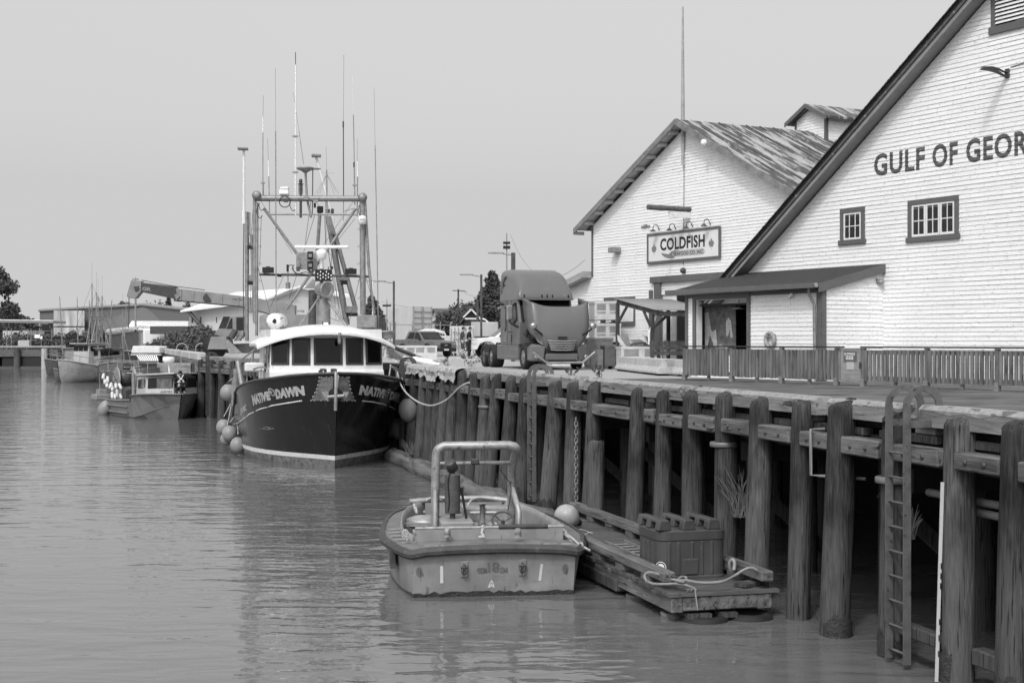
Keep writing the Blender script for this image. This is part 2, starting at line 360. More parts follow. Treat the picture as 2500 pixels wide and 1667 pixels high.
for i, zb_ in ((7, -.53), (3, -.61), (17, -.62)):                                  # strap bands round single piles
    b = MB(); b.lathe([(.222, -.04), (.232, -.03), (.232, .03), (.222, .04)], (-.03, PY[i], zb_), n=16); part('steel_band', b, m_dpvc, wharf)
# cut-off pile and sloping brace standing free behind the float
b = MB(); pile_mesh(b, 0, 0, .17, -.85, .05, 91, slope=0); solo('cut_pile', b, m_pile2, 'short sawn off pile standing lower than the wharf deck', 'pile', D(-.35, 12.3), PHI, w=False)
# ---- second reach of the wharf, beyond the black boat
A0, A1 = V((-4.0, 51, 0)), V((-17, 77, 0)); d2 = (A1-A0).normalized()
w2 = thing('timber_wharf', 'far reach of timber wharf with ladders, behind the welded boat', 'wharf', A0, math.atan2(-d2.x, d2.y))
L2 = (A1-A0).length
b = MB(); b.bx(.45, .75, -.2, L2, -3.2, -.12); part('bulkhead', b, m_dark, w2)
b = MB(); b.bx(-.16, .1, 0, L2, -.5, -.24); part('chock_timber', b, m_beam, w2, bev=.02)
b = MB(); b.bx(-.02, .44, 0, L2, -.2, -.01); part('stringer', b, m_beam, w2)
k = 0; y = .9
while y < L2+.5:
    b = MB(); pile_mesh(b, 0, y, .22, .2, .08, 300+k, slope=.04); part('pile', b, m_pile2 if k % 3 == 0 else m_pile, w2); y += 2.1; k += 1
for k in range(6):
    b = MB(); b.bx(.0, .36, k*4.8+.1, k*4.8+4.5, .06, .36); o = part('edge_rail', b, m_rail, w2, bev=.03)
    t = MB(); t.bx(-.004, .364, k*4.8+.096, k*4.8+4.504, .3, .366); part('painted_rail_top', t, m_railtop, o, bev=.02)
B0 = V((-38, 150, 0)); d3 = (B0-A1).normalized(); L3 = (B0-A1).length
w3 = thing('timber_wharf', 'distant wharf reach with pale concrete kerb beams behind moored trollers', 'wharf', A1, math.atan2(-d3.x, d3.y))
b = MB(); b.bx(.35, .7, 0, L3, -3.2, -.1); part('bulkhead', b, m_dark, w3)
b = MB(); b.bx(-.1, .34, 0, L3, -.75, -.02); part('stringer', b, m_beam, w3)
for k in range(22): b = MB(); pile_mesh(b, 0, 1.5+k*3.4, .24, -.1, .1, 500+k, slope=0); part('pile', b, m_pile, w3)
for k in range(9): b = MB(); b.bx(0, .45, k*8.3+.3, k*8.3+7.6, .1, .55); part('kerb_beam', b, m_conc, w3, bev=.06)
w4 = thing('timber_wharf', 'dark far dock with white edged kerb at the left of the harbour', 'wharf', V((-76, 212, 0)), 0)
b = MB(); b.bx(-120, 14, 5.5, 6.0, -3.2, -.1); part('bulkhead', b, m_dark, w4)
b = MB(); b.bx(-120, 14, -.3, .3, -1.1, -.05); part('stringer', b, m_beam, w4)
b = MB(); b.bx(-120, 14, -.8, -.3, -2.9, -2.55); part('waterline_log', b, m_pile2, w4)
for k in range(29): b = MB(); b.lathe([(.5, -3.2), (.45, .1)], (-112+k*4.4+rnd.uniform(-.8, .8), -.75, 0), n=10); part('pile', b, m_conc if k % 3 == 0 else m_pile2, w4)
for x0, x1 in ((-60, -34), (-33, -18), (-16.5, -5.5), (-2.2, 13.5)): b = MB(); b.bx(x0, x1, -.35, .3, .15, .5); part('kerb_beam', b, m_railtop, w4, bev=.1)
b = MB(); b.add([(-76, 212, -3.2), (-62, 211.5, -3.2), (-38, 150, -3.2), (-38, 150, -.1), (-62, 211.5, -.1), (-76, 212, -.1)], [(0, 1, 4, 5), (1, 2, 3, 4)])
solo('sea_wall', b, m_dark, 'dark sea wall in the far corner behind the trollers', 'wall', (-50, 180, -3))
# ================================================================ the two white cannery buildings
AZ = math.atan2(-.876, .482)
E1, E2 = V((.482, -.876, 0)), V((.876, .482, 0))        # along the fronts to the right, and into the buildings
class Wall:
    def __init__(s, x, y, v=0): s.x, s.y = x+.876*v, y+.482*v
    def uz(s, fx, fy):
        r = (fx-1250)/F; u = (r*s.y-s.x)/(.482+.876*r); return u, CZ-(fy-833.5)/F*(s.y-.876*u)
def siding(b, lim, z0, z1, holes=(), mp=lambda s, o, z: (s, -o, z), c=.127, seed=1):
    q = random.Random(seed); z = z0
    while z < z1-.02:
        zt = min(z+c, z1); (a0, a1), (t0, t1) = lim(z), lim(zt)
        if a1-a0 > .02 and t1 > t0:
            cuts = sorted((h[0], h[1]) for h in holes if h[2] < zt-.03 and h[3] > z+.03)
            xs = [a0]
            for h in cuts: xs += [h[0], h[1]]
            xs.append(a1)
            for i in range(0, len(xs)-1, 2):
                s0, s1 = max(a0, xs[i]), min(a1, xs[i+1])
                if s1-s0 < .01: continue
                p = s0; js = []
                while p < s1-1.2:
                    p += q.uniform(1.5, 4.8)
                    if p < s1-.4: js.append(p)
                ends = [s0]+js+[s1]
                for k in range(len(ends)-1):
                    e0, e1 = ends[k]+(.002 if k else 0), ends[k+1]-(.002 if k < len(ends)-2 else 0)
                    f0 = t0 if (k == 0 and s0 == a0) else e0; f1 = t1 if (k == len(ends)-2 and s1 == a1) else e1
                    o = .018+q.uniform(-.003, .006)
                    b.add([mp(e0, o, z), mp(e1, o, z), mp(f1, .002, zt), mp(f0, .002, zt), mp(e0, 0, z), mp(e1, 0, z)], [(0, 1, 2, 3), (4, 5, 1, 0)])
        z += c
def rect(w, x0, y0, x1, y1):
    (a, za), (bb, _), (_, zb) = w.uz(x0, y0), w.uz(x1, y0), w.uz(x0, y1); return a, bb, zb, za
def window(par, u0, u1, z0, z1, nx, nz, v=0, trim=.15, sashes=1):
    b = MB(); p = v-.055
    b.bx(u0, u1, p, v-.002, z1-trim, z1); b.bx(u0-.05, u1+.05, p-.03, v-.002, z0-.02, z0+trim*.85)
    b.bx(u0, u0+trim, p+.003, v-.002, z0+trim*.85, z1-trim); b.bx(u1-trim, u1, p+.003, v-.002, z0+trim*.85, z1-trim)
    o = part('window', b, m_trim, par, bev=.006)
    a0, a1, c0, c1 = u0+trim, u1-trim, z0+trim*.85, z1-trim; sw = (a1-a0)/sashes; s = MB(); g = MB(); f = .055
    for k in range(sashes):
        e0, e1 = a0+k*sw+.01, a0+(k+1)*sw-.01; d = .004*(k % 2)
        s.bx(e0, e0+f, v-.04-d, v-.02, c0+f, c1-f); s.bx(e1-f, e1, v-.04-d, v-.02, c0+f, c1-f)
        s.bx(e0, e1, v-.04-d, v-.02, c0+.005, c0+f); s.bx(e0, e1, v-.04-d, v-.02, c1-f, c1-.005)
        for i in range(1, nx): x = e0+(e1-e0)*i/nx; s.bx(x-.012, x+.012, v-.036-d, v-.021, c0+f, c1-f)
        for i in range(1, nz): z = c0+(c1-c0)*i/nz; s.bx(e0+f, e1-f, v-.034-d, v-.0215, z-.012, z+.012)
    part('sash', s, m_wpaint, o); g.bx(a0, a1, v-.0215, v-.0185, c0, c1); part('pane', g, m_glass2, o)
    return o
m_shing = mat('mossy_shingles', .036, .95, var=.6, scale=9, spot=.1, sv=.11, ss=22, bump=1.5, bs=25)
m_board = mat('dark_barge_board', .10, .7, var=.35, scale=5, spot=.12, sv=.3, ss=9, sst=(.6, 1, 1))
# ---------------------------------------------------------------- right building with the painted name
GX, GY = 11.02, 42.25
gw = Wall(GX, GY)
gulf = thing('cannery_building', 'tall white clapboard cannery building with big dark painted lettering on its gable', 'building', (GX, GY, 0), AZ)
ZT = lambda u: 8.095+.676*u if u < 9 else 8.095+.676*9-.676*(u-9)
def glim(z): zz = z+.34; a = (zz-8.095)/.676; return max(-8.1, a), min(18-a, 26.1)
b = MB(); siding(b, glim, -.1, 14, seed=4); part('wall', b, m_white, gulf)
b = MB(); b.add([(-8.1, .02, -.2), (26.1, .02, -.2), (26.1, .02, 2.3), (9, .02, 13.8), (-8.1, .02, 2.3)], [(0, 1, 2, 3, 4)])
b.bx(-8.1, -8.0, .02, 30, -.2, 2.3); part('wall_core', b, m_soffit, gulf)
def slope_slab(b, u0, u1, zt, v0, v1, th0, th1, du=0):
    b.prism([(u0, v0, zt(u0)-th0), (u1, v0, zt(u1)-th0), (u1, v0, zt(u1)-th1), (u0, v0, zt(u0)-th1)], (0, v1-v0, 0))
b = MB(); slope_slab(b, -8.9, 8.99, ZT, -.6, 30, 0, .1); slope_slab(b, 9.01, 26.9, ZT, -.6, 30, 0, .1)
roof = part('roof', b, m_shing, gulf)
b = MB(); slope_slab(b, -8.9, 8.99, ZT, -.57, -.5, .102, .22); slope_slab(b, 9.01, 26.9, ZT, -.57, -.5, .102, .22); part('barge_board', b, m_board, roof)
b = MB(); slope_slab(b, -8.6, 8.99, ZT, -.498, .02, .25, .28); slope_slab(b, -8.6, 8.99, ZT, -.52, -.45, .222, .36); part('soffit', b, mat('grey_frieze', .26, .6, var=.12), roof)
b = MB()                                                # ragged shingle edge along the rake
for k in range(150):
    u = -8.8+k*.118; z = ZT(u); L = .16
    b.add([(u, -.66, z+.004), (u+L, -.66, ZT(u+L)+.004+rnd.uniform(.0, .02)), (u+L, -.3, ZT(u+L)+.02), (u, -.3, z+.006), (u, -.66, z-.04), (u+L, -.66, ZT(u+L)-.04)], [(0, 1, 2, 3), (4, 5, 1, 0)])
part('shingle_edge', b, m_shing, roof)
m_letter = mat('faded_letter_paint', .085, .6, var=.25, scale=5, spot=.05, sv=.5, ss=9, sst=(.6, .6, 5))
(ua, za), (ub, _) = gw.uz(1900+615/2.6133, 1128/2.6133), gw.uz(1900+1553/2.6133, 1007/2.6133)
(_, zb) = gw.uz(1900+615/2.6133, 987/2.6133)
for wd_, s0, s1 in (('GULF', 615, 938), ('OF', 987, 1148), ('GEORGIA', 1202, None)):
    u0 = gw.uz(1900+s0/2.6133, 400)[0]
    u1 = gw.uz(1900+s1/2.6133, 400)[0] if s1 else u0+3.5
    vs, fs = words(wd_, .03, 1.12); bm = bmesh.new(); q_ = [bm.verts.new((u0+(u1-u0)*x, 0, za+(zb-za)*y)) for x, y in vs]
    for f_ in fs: bm.faces.new([q_[i] for i in f_])
    z = -.1
    while z < zb: bmesh.ops.bisect_plane(bm, geom=bm.verts[:]+bm.edges[:]+bm.faces[:], plane_co=(0, 0, z), plane_no=(0, 0, 1)); z += .127
    b = MB()
    for f_ in bm.faces:                                 # the paint lies on each lapped board
        k = math.floor((f_.calc_center_median().z+.1)/.127); zk = -.1+k*.127
        b.add([(v_.co.x, -(.031-.026*(v_.co.z-zk)/.127), v_.co.z) for v_ in f_.verts], [tuple(range(len(f_.verts)))])
    bm.free(); part('painted_word', b, m_letter, gulf)
r4 = lambda q, x0, y0, x1, y1: (*q.f(x0, y0), *q.f(x1, y1))
window(gulf, *rect(gw, *r4(rI, 400, 1335, 556, 1562)), 3, 2)
window(gulf, *rect(gw, *r4(rI, 832, 1282, 1156, 1545)), 2, 2, sashes=3)
u0, u1, z0, z1 = rect(gw, *r4(rI, 1365, -60, 1620, 225))
b = MB(); b.bx(u0, u0+.16, -.06, -.002, z0+.2, z1); b.bx(u1-.16, u1, -.06, -.002, z0+.2, z1); b.bx(u0-.06, u1+.06, -.085, -.002, z0, z0+.2); b.bx(u0, u1, -.06, -.002, z1, z1+.2)
lv = part('louvre_vent', b, m_trim, gulf); s = MB()
z = z0+.26
while z < z1: s.add([(u0+.16, -.075, z), (u1-.16, -.075, z), (u1-.16, -.02, z+.075), (u0+.16, -.02, z+.075), (u0+.16, -.075, z-.012), (u1-.16, -.075, z-.012)], [(0, 1, 2, 3), (4, 5, 1, 0)]); z += .105
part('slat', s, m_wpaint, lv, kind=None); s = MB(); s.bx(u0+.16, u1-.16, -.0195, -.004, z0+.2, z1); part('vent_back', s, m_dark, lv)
u0, z0 = gw.uz(*rI.f(1468, 470))                        # arm lamp on the wall
b = MB(); b.bx(u0-.06, u0+.06, -.07, -.002, z0-.12, z0+.12)
b.grid([[(u0+w*a, v, z0+zz-abs(a)*.02) for a in (-1, -.5, 0, .5, 1)] for v, zz, w in ((-.06, .02, .05), (-.3, .08, .06), (-.5, .11, .11), (-.75, .12, .13), (-.95, .1, .1), (-1.05, .07, .03))])
b.grid([[(u0+w*a, v, z0+zz-.03-(1-abs(a))*.05) for a in (-1, -.5, 0, .5, 1)] for v, zz, w in ((-.06, -.06, .05), (-.3, .0, .06), (-.5, .05, .11), (-.75, .07, .13), (-.95, .08, .1), (-1.05, .07, .03))])
part('wall_lamp', b, m_dsteel, gulf)
b = MB(); pp = [(u0+.1, -.03, z0+.15), (u0+1.2, -.03, z0+.22), (u0+4, -.03, z0+.3)]; b.tube(pp, .012, 5); part('lamp_cable', b, m_dsteel, gulf)
# ---------------------------------------------------------------- lean-to shed on its front
VS = -2.385
sw = Wall(GX, GY, VS); ULs = sw.uz(1676, 900)[0]
shed = thing('lean_to_shed', 'low white clapboard shed with dark sloping shingle roof against the cannery front', 'shed', tuple(V((GX, GY, 0))+E2*VS), AZ)
hole = rect(sw, *r4(rH, 718, 1082, 998, 1420)); hole = (hole[0], hole[1], .75, hole[3])
fz = 2.68
b = MB(); siding(b, lambda z: (ULs, -.005), -.06, fz, [hole], seed=8)
siding(b, lambda z: (max(0, (z-2.74)/.24) if z > 2.74 else .0, 2.385), -.06, 3.34, mp=lambda s_, o, z: (o, s_, z), seed=9)
part('wall', b, m_white, shed)
zs = lambda v: 2.83+(v+.2)*.24
b = MB(); b.prism([(ULs-.55, v, z) for v, z in ((-.2, zs(-.2)), (2.36, zs(2.36)), (2.36, zs(2.36)-.1), (-.2, zs(-.2)-.1))], (-ULs+.65, 0, 0)); rf = part('roof', b, m_shing, shed)
b = MB(); b.bx(ULs-.58, .13, -.46, -.25, zs(-.2)-.14, zs(-.2)+.01); b.prism([(.102, v, z) for v, z in ((-.2, zs(-.2)-.01), (2.36, zs(2.36)), (2.36, zs(2.36)-.26), (-.2, zs(-.2)-.27))], (.035, 0, 0)); part('fascia', b, m_trim, rf)
b = MB(); b.tube([(ULs-.62, -.31, zs(-.2)-.1), (.16, -.31, zs(-.2)-.06)], .07, 8); part('gutter', b, mat('pale_gutter', .3, .5), rf)
b = MB(); b.tube([(-.2, -.28, zs(-.2)-.12), (-.2, -.28, zs(-.2)-.3), (-.16, -.12, zs(-.2)-.62), (-.16, -.09, .1)], .045, 8); part('downpipe', b, m_steel, shed)
b = MB(); b.bx(-.16, .03, -.035, -.003, -.05, fz); b.bx(.003+.02, .05, -.003, .16, -.05, fz-.003); b.bx(ULs-.04, ULs+.12, -.035, -.003, -.05, fz); b.bx(ULs+.12, -.16, -.03, -.003, fz-.12, fz); part('corner_trim', b, m_trim, shed)
h0, h1, hz0, hz1 = hole; t = .16
b = MB(); b.bx(h0-t, h0, -.05, .0, .6, hz1); b.bx(h1, h1+t, -.05, .0, .6, hz1); b.bx(h0-t, h1+t, -.053, .0, hz1, hz1+t*1.2); fr = part('display_window', b, m_trim, shed)
b = MB(); b.bx(h0, h0+.03, -.0, .2, .6, hz1); part('jamb', b, m_wpaint, fr)
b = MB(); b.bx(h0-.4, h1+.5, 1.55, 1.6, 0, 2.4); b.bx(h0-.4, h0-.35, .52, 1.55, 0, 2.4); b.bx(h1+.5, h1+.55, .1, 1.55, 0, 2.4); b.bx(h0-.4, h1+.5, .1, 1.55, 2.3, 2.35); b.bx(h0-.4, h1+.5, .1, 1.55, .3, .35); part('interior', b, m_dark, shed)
sw2 = Wall(GX, GY, VS+.55); p0, p1 = sw2.uz(*rH.f(762, 1200))[0], sw2.uz(*rH.f(932, 1200))[0]; pz0, pz1 = .62, hz1-.2
m_poster = mat('dim_poster_print', .10, .5, var=.6, scale=5)
m_pl = mat('poster_light_shape', .42, .5, var=.25, scale=9)
b = MB(); b.bx(p0, p1, .55, .57, pz0, pz1); po = part('photo_panel', b, m_poster, shed)
b = MB(); W_, H_ = p1-p0, pz1-pz0
pt = lambda x, y: (p0+W_*x, .545, pz1-H_*y)
for poly in ([(.02, .12), (.13, .1), (.22, .45), (.42, .75), (.33, .78), (.18, .55), (.1, .8), (.02, .8)], [(.25, .5), (.38, .45), (.42, .76), (.3, .78)], [(.7, .3), (.78, .22), (.86, .3), (.92, .6), (.84, .62), (.82, .45), (.76, .6), (.7, .55)]):
    b.add([pt(x, y) for x, y in poly], [tuple(range(len(poly)))])
for k in range(38):
    x, y, a = rnd.uniform(.05, .95), rnd.uniform(.74, .99), rnd.uniform(-.5, .5); l, w = rnd.uniform(.06, .11), .014
    if y < .74+abs(x-.55)*.3: continue
    b.add([pt(x-l*math.cos(a), y-l*math.sin(a)), pt(x, y-w), pt(x+l*math.cos(a), y+l*math.sin(a)), pt(x, y+w)], [(0, 1, 2, 3)])
for i, p in enumerate(b.v): p.y -= (i % 97)*.0001
part('printed_figure', b, m_pl, po)
b = MB(); b.lathe([(.03, .12), (.06, .08), (.3, 0), (.28, 0)], (h0+.6*(h1-h0), .5, hz1-.32), n=18); b.tube([(h0+.6*(h1-h0), .5, hz1-.22), (h0+.6*(h1-h0), .5, hz1)], .012, 5); part('pendant_lamp', b, m_galv, shed)
u0, z0 = sw.uz(*rJ.f(878, 322)); b = MB(); b.tube([(u0-.1, -.08, z0-.04), (u0+.12, -.16, z0+.06)], .035, 8); b.bx(u0-.02, u0+.06, -.08, -.003, z0-.03, z0+.03); part('security_camera', b, m_wplast, shed)
b = MB(); b.ball((.1, 2.2, 2.9), .09, 10, 6); b.bx(.0, .1, 2.1, 2.3, 2.9, 3.0); part('dome_camera', b, m_steel, shed)
u0, z0 = sw.uz(*rJ.f(747, 600))
b = MB(); b.tube(arc((u0, -.1, z0), (1, 0, 0), (0, 0, 1), .2, 0, 2*math.pi, 24)[:-1], .062, 8, True)
lb = solo('lifebuoy', b, mat('faded_lifebuoy', .3, .6, var=.25), 'faded ring lifebuoy hanging on the shed wall above the picket fence', 'lifebuoy', tuple(V((GX, GY, 0))+E2*VS), AZ, w=False)
b = MB()
for k in range(4): a = k*math.pi/2+.7; b.tube(arc((u0+.2*math.cos(a), -.1, z0+.2*math.sin(a)), (math.cos(a), 0, math.sin(a)), (0, 1, 0), .066, 0, 2*math.pi, 10)[:-1], .014, 5, True)
b.tube(arc((u0, -.13, z0-.02), (1, 0, 0), (0, 0, 1), .13, .6, 2.6, 10), .009, 5)
part('grab_line', b, m_rope, lb)
# ---------------------------------------------------------------- left building with the company sign
CX, CY = 7.53, 58.0
cw = Wall(CX, CY); cwo = Wall(CX, CY, -.5)
cold = thing('seafood_warehouse', 'white gabled clapboard warehouse with rust streaked metal roof and square roof turret', 'building', (CX, CY, 0), AZ)
ap = cwo.uz(*rH.f(605, 92)); lf = cwo.uz(*rH.f(50, 692)); sl_ = (ap[1]-lf[1])/(ap[0]-lf[0])
UA, ZA = ap
UR = UA+(UA-lf[0])
ZC = lambda u: ZA-sl_*abs(u-UA)
def clim(z):
    a = (ZA-.3-z)/sl_; return max(UA-a, lf[0]+.75), min(UA+a, UR-.75)
dl = rect(cw, *r4(rU, 925, 60, 1300, 1300)); dl = (dl[0], dl[1]+.6, -.1, dl[3]-.2)
b = MB(); siding(b, clim, -.05, ZA, [dl], seed=21, c=.127)
siding(b, lambda z: (max(-11.6, -11.6+max(0, (z-3.1))*2.8), lf[0]+.75), -.05, 4.1, seed=22); part('wall', b, m_white, cold)
b = MB(); b.add([(lf[0]+.75, .03, 0), (lf[0]+.75, .03, 5.9), (UA, .03, ZA-.4), (UR-.75, .03, 5.9), (UR-.75, .03, 3.6), (dl[0], .03, 3.6), (dl[0], .03, 0)], [(0, 1, 2, 3, 4, 5, 6)]); b.bx(lf[0]+.75, lf[0]+.85, .03, 24, 0, 5.9); b.bx(-11.6, -11.5, .03, 12, 0, 3.1); part('wall_core', b, m_soffit, cold)
m_rust = mat('rust_streaked_roofing', .36, .75, var=.12, scale=3)
t = m_rust.node_tree; N = t.nodes                       # paint peeling in streaks down the sheets, and more towards some sheets
tc = N.new('ShaderNodeTexCoord'); mp = N.new('ShaderNodeMapping'); mp.inputs['Scale'].default_value = (.45, 3.2, .45); t.links.new(tc.outputs['Object'], mp.inputs[0])
n1 = N.new('ShaderNodeTexNoise'); n1.inputs['Scale'].default_value = 1.1; n1.inputs['Detail'].default_value = 9; n1.inputs['Roughness'].default_value = .62; t.links.new(mp.outputs[0], n1.inputs[0])
mr = N.new('ShaderNodeMapRange'); mr.inputs[1].default_value = .455; mr.inputs[2].default_value = .5; t.links.new(n1.outputs[0], mr.inputs[0])
mx = N.new('ShaderNodeMix'); mx.data_type = 'FLOAT'; t.links.new(mr.outputs[0], mx.inputs[0])
bs_ = N['Principled BSDF'].inputs['Base Color']; src = bs_.links[0].from_socket; t.links.new(src, mx.inputs[2]); mx.inputs[3].default_value = .075; t.links.new(mx.outputs[0], bs_)
b = MB(); slope_slab(b, lf[0], UA-.005, ZC, -.5, 24, 0, .07); slope_slab(b, UA+.005, UR, ZC, -.5, 24, 0, .07)
for k in range(34):
    v = -.48+k*.72; b.beam((UA+.02, v, ZC(UA)+.012), (UR, v, ZC(UR)+.012), .05, .03)
rf = part('roof', b, m_rust, cold)
b = MB(); slope_slab(b, lf[0]-.02, UA-.005, ZC, -.56, -.5, -.015, .24); slope_slab(b, UA+.005, UR, ZC, -.56, -.5, -.015, .24); part('barge_board', b, mat('grey_barge_board', .2, .7, var=.3), rf)
b = MB(); slope_slab(b, lf[0]+.1, UA-.005, ZC, -.5, .03, .072, .11); slope_slab(b, UA+.005, UR-.1, ZC, -.5, .03, .072, .11); part('soffit', b, m_soffit, rf)
b = MB()
for k in range(10):
    for s_ in (-1, 1):
        u = UA+s_*(.55+k*.83); b.bx(u-.07, u+.07, -.495, .0, ZC(u)-.27, ZC(u)-.12)
part('lookout_beam', b, m_soffit, rf, kind=None)
b = MB(); b.bx(lf[0]+.73, lf[0]+.86, -.04, -.003, 4.1, ZC(lf[0]+.8)-.2); part('corner_trim', b, m_trim, cold)
b = MB(); zl = lambda u: 4.35+(u-lf[0]-.75)*.22
b.prism([(u, -.5, zl(u)-t_) for u, t_ in ((-12.2, 0), (lf[0]+.74, 0), (lf[0]+.74, .28), (-12.2, .28))], (0, 12, 0)); part('wing_roof', b, mat('grey_wing_roof', .32, .7, var=.2), cold)
# ---- turret
r_ = (1979-1250)/F; tu = UA; tv = (CX+.482*UA-r_*(CY-.876*UA))/(r_*.482-.876); ZK = CZ+(833.5-258)/F*(CY-.876*UA+.482*tv)-ZA-1.28+.05
tb = MB(); tb.prism([(tu-1.0, tv, ZA+ZK-1.2), (tu+1.0, tv, ZA+ZK-1.2), (tu+1.0, tv, ZA+ZK+.62), (tu, tv, ZA+ZK+1.12), (tu-1.0, tv, ZA+ZK+.62)], (0, 3.4, 0))
siding(tb, lambda z: (tu-1.0+max(0, z-ZA-ZK-.6)*2, tu+1.0-max(0, z-ZA-ZK-.6)*2), ZA+ZK-1.1, ZA+ZK+1.1, mp=lambda s_, o, z: (s_, tv-.004-o, z), seed=31)
siding(tb, lambda z: (tv, tv+3.4), ZA+ZK-1.1, ZA+ZK+.6, mp=lambda s_, o, z: (tu+1.004+o, s_, z), seed=32)
tur = part('roof_turret', tb, m_white, cold)
b = MB(); zt_ = lambda u: ZA+ZK+1.28-.5*abs(u-tu)
slope_slab(b, tu-1.35, tu-.003, zt_, tv-.3, tv+3.7, 0, .1); slope_slab(b, tu+.003, tu+1.35, zt_, tv-.3, tv+3.7, 0, .1); part('turret_roof', b, m_rust, tur)
b = MB(); b.bx(tu+.9, tu+1.03, tv-.03, tv+.1, ZA+ZK-1.1, ZA+ZK+.65); b.bx(tu-1.03, tu-.9, tv-.03, tv+.1, ZA+ZK-1.1, ZA+ZK+.65); slope_slab(b, tu-1.36, tu-.003, zt_, tv-.34, tv-.3, -.01, .17); slope_slab(b, tu+.003, tu+1.36, zt_, tv-.34, tv-.3, -.01, .17); part('turret_trim', b, m_trim, tur)
# ---- pole, hoist beam, doors, lamps
u0 = cw.uz(*rH.f(656, 200))[0]; zt2 = cw.uz(*rH.f(653, -518))[1]; zb2 = cw.uz(*rH.f(656, 345))[1]
b = MB(); b.tube([(u0, -.12, zb2), (u0, -.12, zb2+1.6), (u0, -.12, zt2-3), (u0, -.12, zt2)], [.05, .085, .065, .035], 8); part('flagpole', b, mat('grey_pole_paint', .35, .6), cold)
b = MB(); b.tube([(u0, -.06, zb2), (u0-.06, -.03, cw.uz(*rH.f(640, 660))[1]), (u0-.1, -.03, cw.uz(*rH.f(630, 890))[1])], .012, 5); part('cable', b, m_dsteel, cold)
u1, z1 = cw.uz(*rH.f(684, 586))
b = MB(); b.tube([(u1, .0, z1), (u1, -2.1, z1)], .11, 10); hb = part('hoist_beam', b, m_board, cold); b = MB(); b.bx(u1-.05, u1+.05, -1.05, -.02, z1-.36, z1-.12); part('hoist_bracket', b, m_wpaint, hb)
u2, z2 = cw.uz(*rH.f(292, 808)); b = MB(); b.box((u2, -.22, z2), (.5, .4, .24)); o = part('flood_lamp', b, m_steel, cold, bev=.03)
b = MB(); b.box((u2, -.25, z2+.02), (.42, .01, .14)); part('lamp_glass', b, m_wplast, o)
for hx, hy in ((510, 692), (600, 686), (693, 675), (790, 662)):
    u, z = cw.uz(*rH.f(hx+8, hy+6)); b = MB()
    b.tube([(u, -.02, z)]+arc((u, -.22, z+.08), (0, 1, 0), (0, 0, 1), .13, 0, math.pi, 8)+[(u, -.36, z+.0)], .018, 6)
    b.lathe([(.03, .1), (.07, .06), (.15, 0), (.14, 0)], (u, -.36, z-.08), n=14); part('gooseneck_lamp', b, m_dsteel, cold)
u, z = cw.uz(*rH.f(655, 920)); b = MB(); b.ball((u, -.1, z), (.12, .14, .12), 10, 6); part('wall_bracket', b, m_dsteel, cold)
u, z = cwo.uz(*rH.f(770, 222)); b = MB(); b.ball((u, -.6, z), .14, 10, 6); part('eave_camera', b, m_wplast, cold)
u, z = cw.uz(*rH.f(445, 677)); b = MB(); b.bx(u-.35, u+.3, -.05, -.02, z-.06, z+.02); b.bx(u-.1, u+.1, -.09, -.05, z-.04, z+.07); part('wall_bracket', b, m_steel, cold)
q = rect(cw, *r4(rU, 740, 100, 785, 1300)); b = MB(); b.bx(q[0], q[1], -.1, -.002, 0, q[3]+.1); part('door_post', b, m_trim, cold)
q = rect(cw, *r4(rU, 830, 0, 925, 1300)); b = MB(); b.bx(q[0], q[1], -.12, -.002, 0, q[3]+.15)
b.bx(q[0]-.25, q[1]+5.5, -.16, -.002, q[3]+.16, q[3]+.42); part('door_frame', b, m_trim, cold)
q2 = rect(cw, *r4(rU, 925, 0, 1150, 1300)); b = MB(); b.bx(q[1]+.005, q2[1], .05, .09, 0, q2[3]+.12); part('sliding_door', b, m_wpaint, cold)
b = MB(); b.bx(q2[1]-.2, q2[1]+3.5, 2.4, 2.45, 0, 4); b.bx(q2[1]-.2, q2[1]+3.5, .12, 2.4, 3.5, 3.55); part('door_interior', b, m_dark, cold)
q = rect(cw, *r4(rH, 217, 1070, 385, 1216)); b = MB(); b.bx(*q[:2], -.06, -.002, q[3]-.12, q[3]); b.bx(q[0], q[1], -.09, -.002, q[2]-.05, q[2]+.12); b.bx(q[0], q[0]+.1, -.055, -.002, q[2]+.12, q[3]-.12); b.bx(q[1]-.1, q[1], -.055, -.002, q[2]+.12, q[3]-.12); o = part('boarded_window', b, m_trim, cold)
b = MB(); b.bx(q[0]+.1, q[1]-.1, -.03, -.02, q[2]+.12, q[3]-.12); part('board_panel', b, m_wpaint, o)
# ---- company sign
s0, s1 = cw.uz(*rH.f(457, 722))[0], cw.uz(*rH.f(857, 690))[0]; st_, sb_ = cw.uz(*rH.f(457, 722))[1], cw.uz(*rH.f(457, 886))[1]
so_ = tuple(V((CX, CY, 0))+E1*s0-E2*.05+V((0, 0, sb_))); SW, SH = s1-s0, st_-sb_
sign = thing('company_sign', 'wide white company sign with dark frame and maple leaves on the warehouse front', 'sign', so_, AZ)
b = MB(); b.bx(0, SW, -.06, 0, 0, .1); b.bx(0, SW, -.06, 0, SH-.1, SH); b.bx(0, .1, -.057, 0, .1, SH-.1); b.bx(SW-.1, SW, -.057, 0, .1, SH-.1); part('sign_frame', b, m_trim, sign)
b = MB(); b.bx(.1, SW-.1, -.03, -.001, .1, SH-.1); part('sign_board', b, mat('sign_white', .7, .5, var=.03), sign)
m_ink = mat('sign_ink', .02, .5, var=.1); m_gink = mat('sign_grey_ink', .2, .5, var=.05); m_lgink = mat('sign_pale_grey', .42, .5, var=.05)
T = lambda x0, x1, z0, z1, v=-.034: (lambda a, c: (SW*(x0+(x1-x0)*a), v, SH*(z0+(z1-z0)*c)))
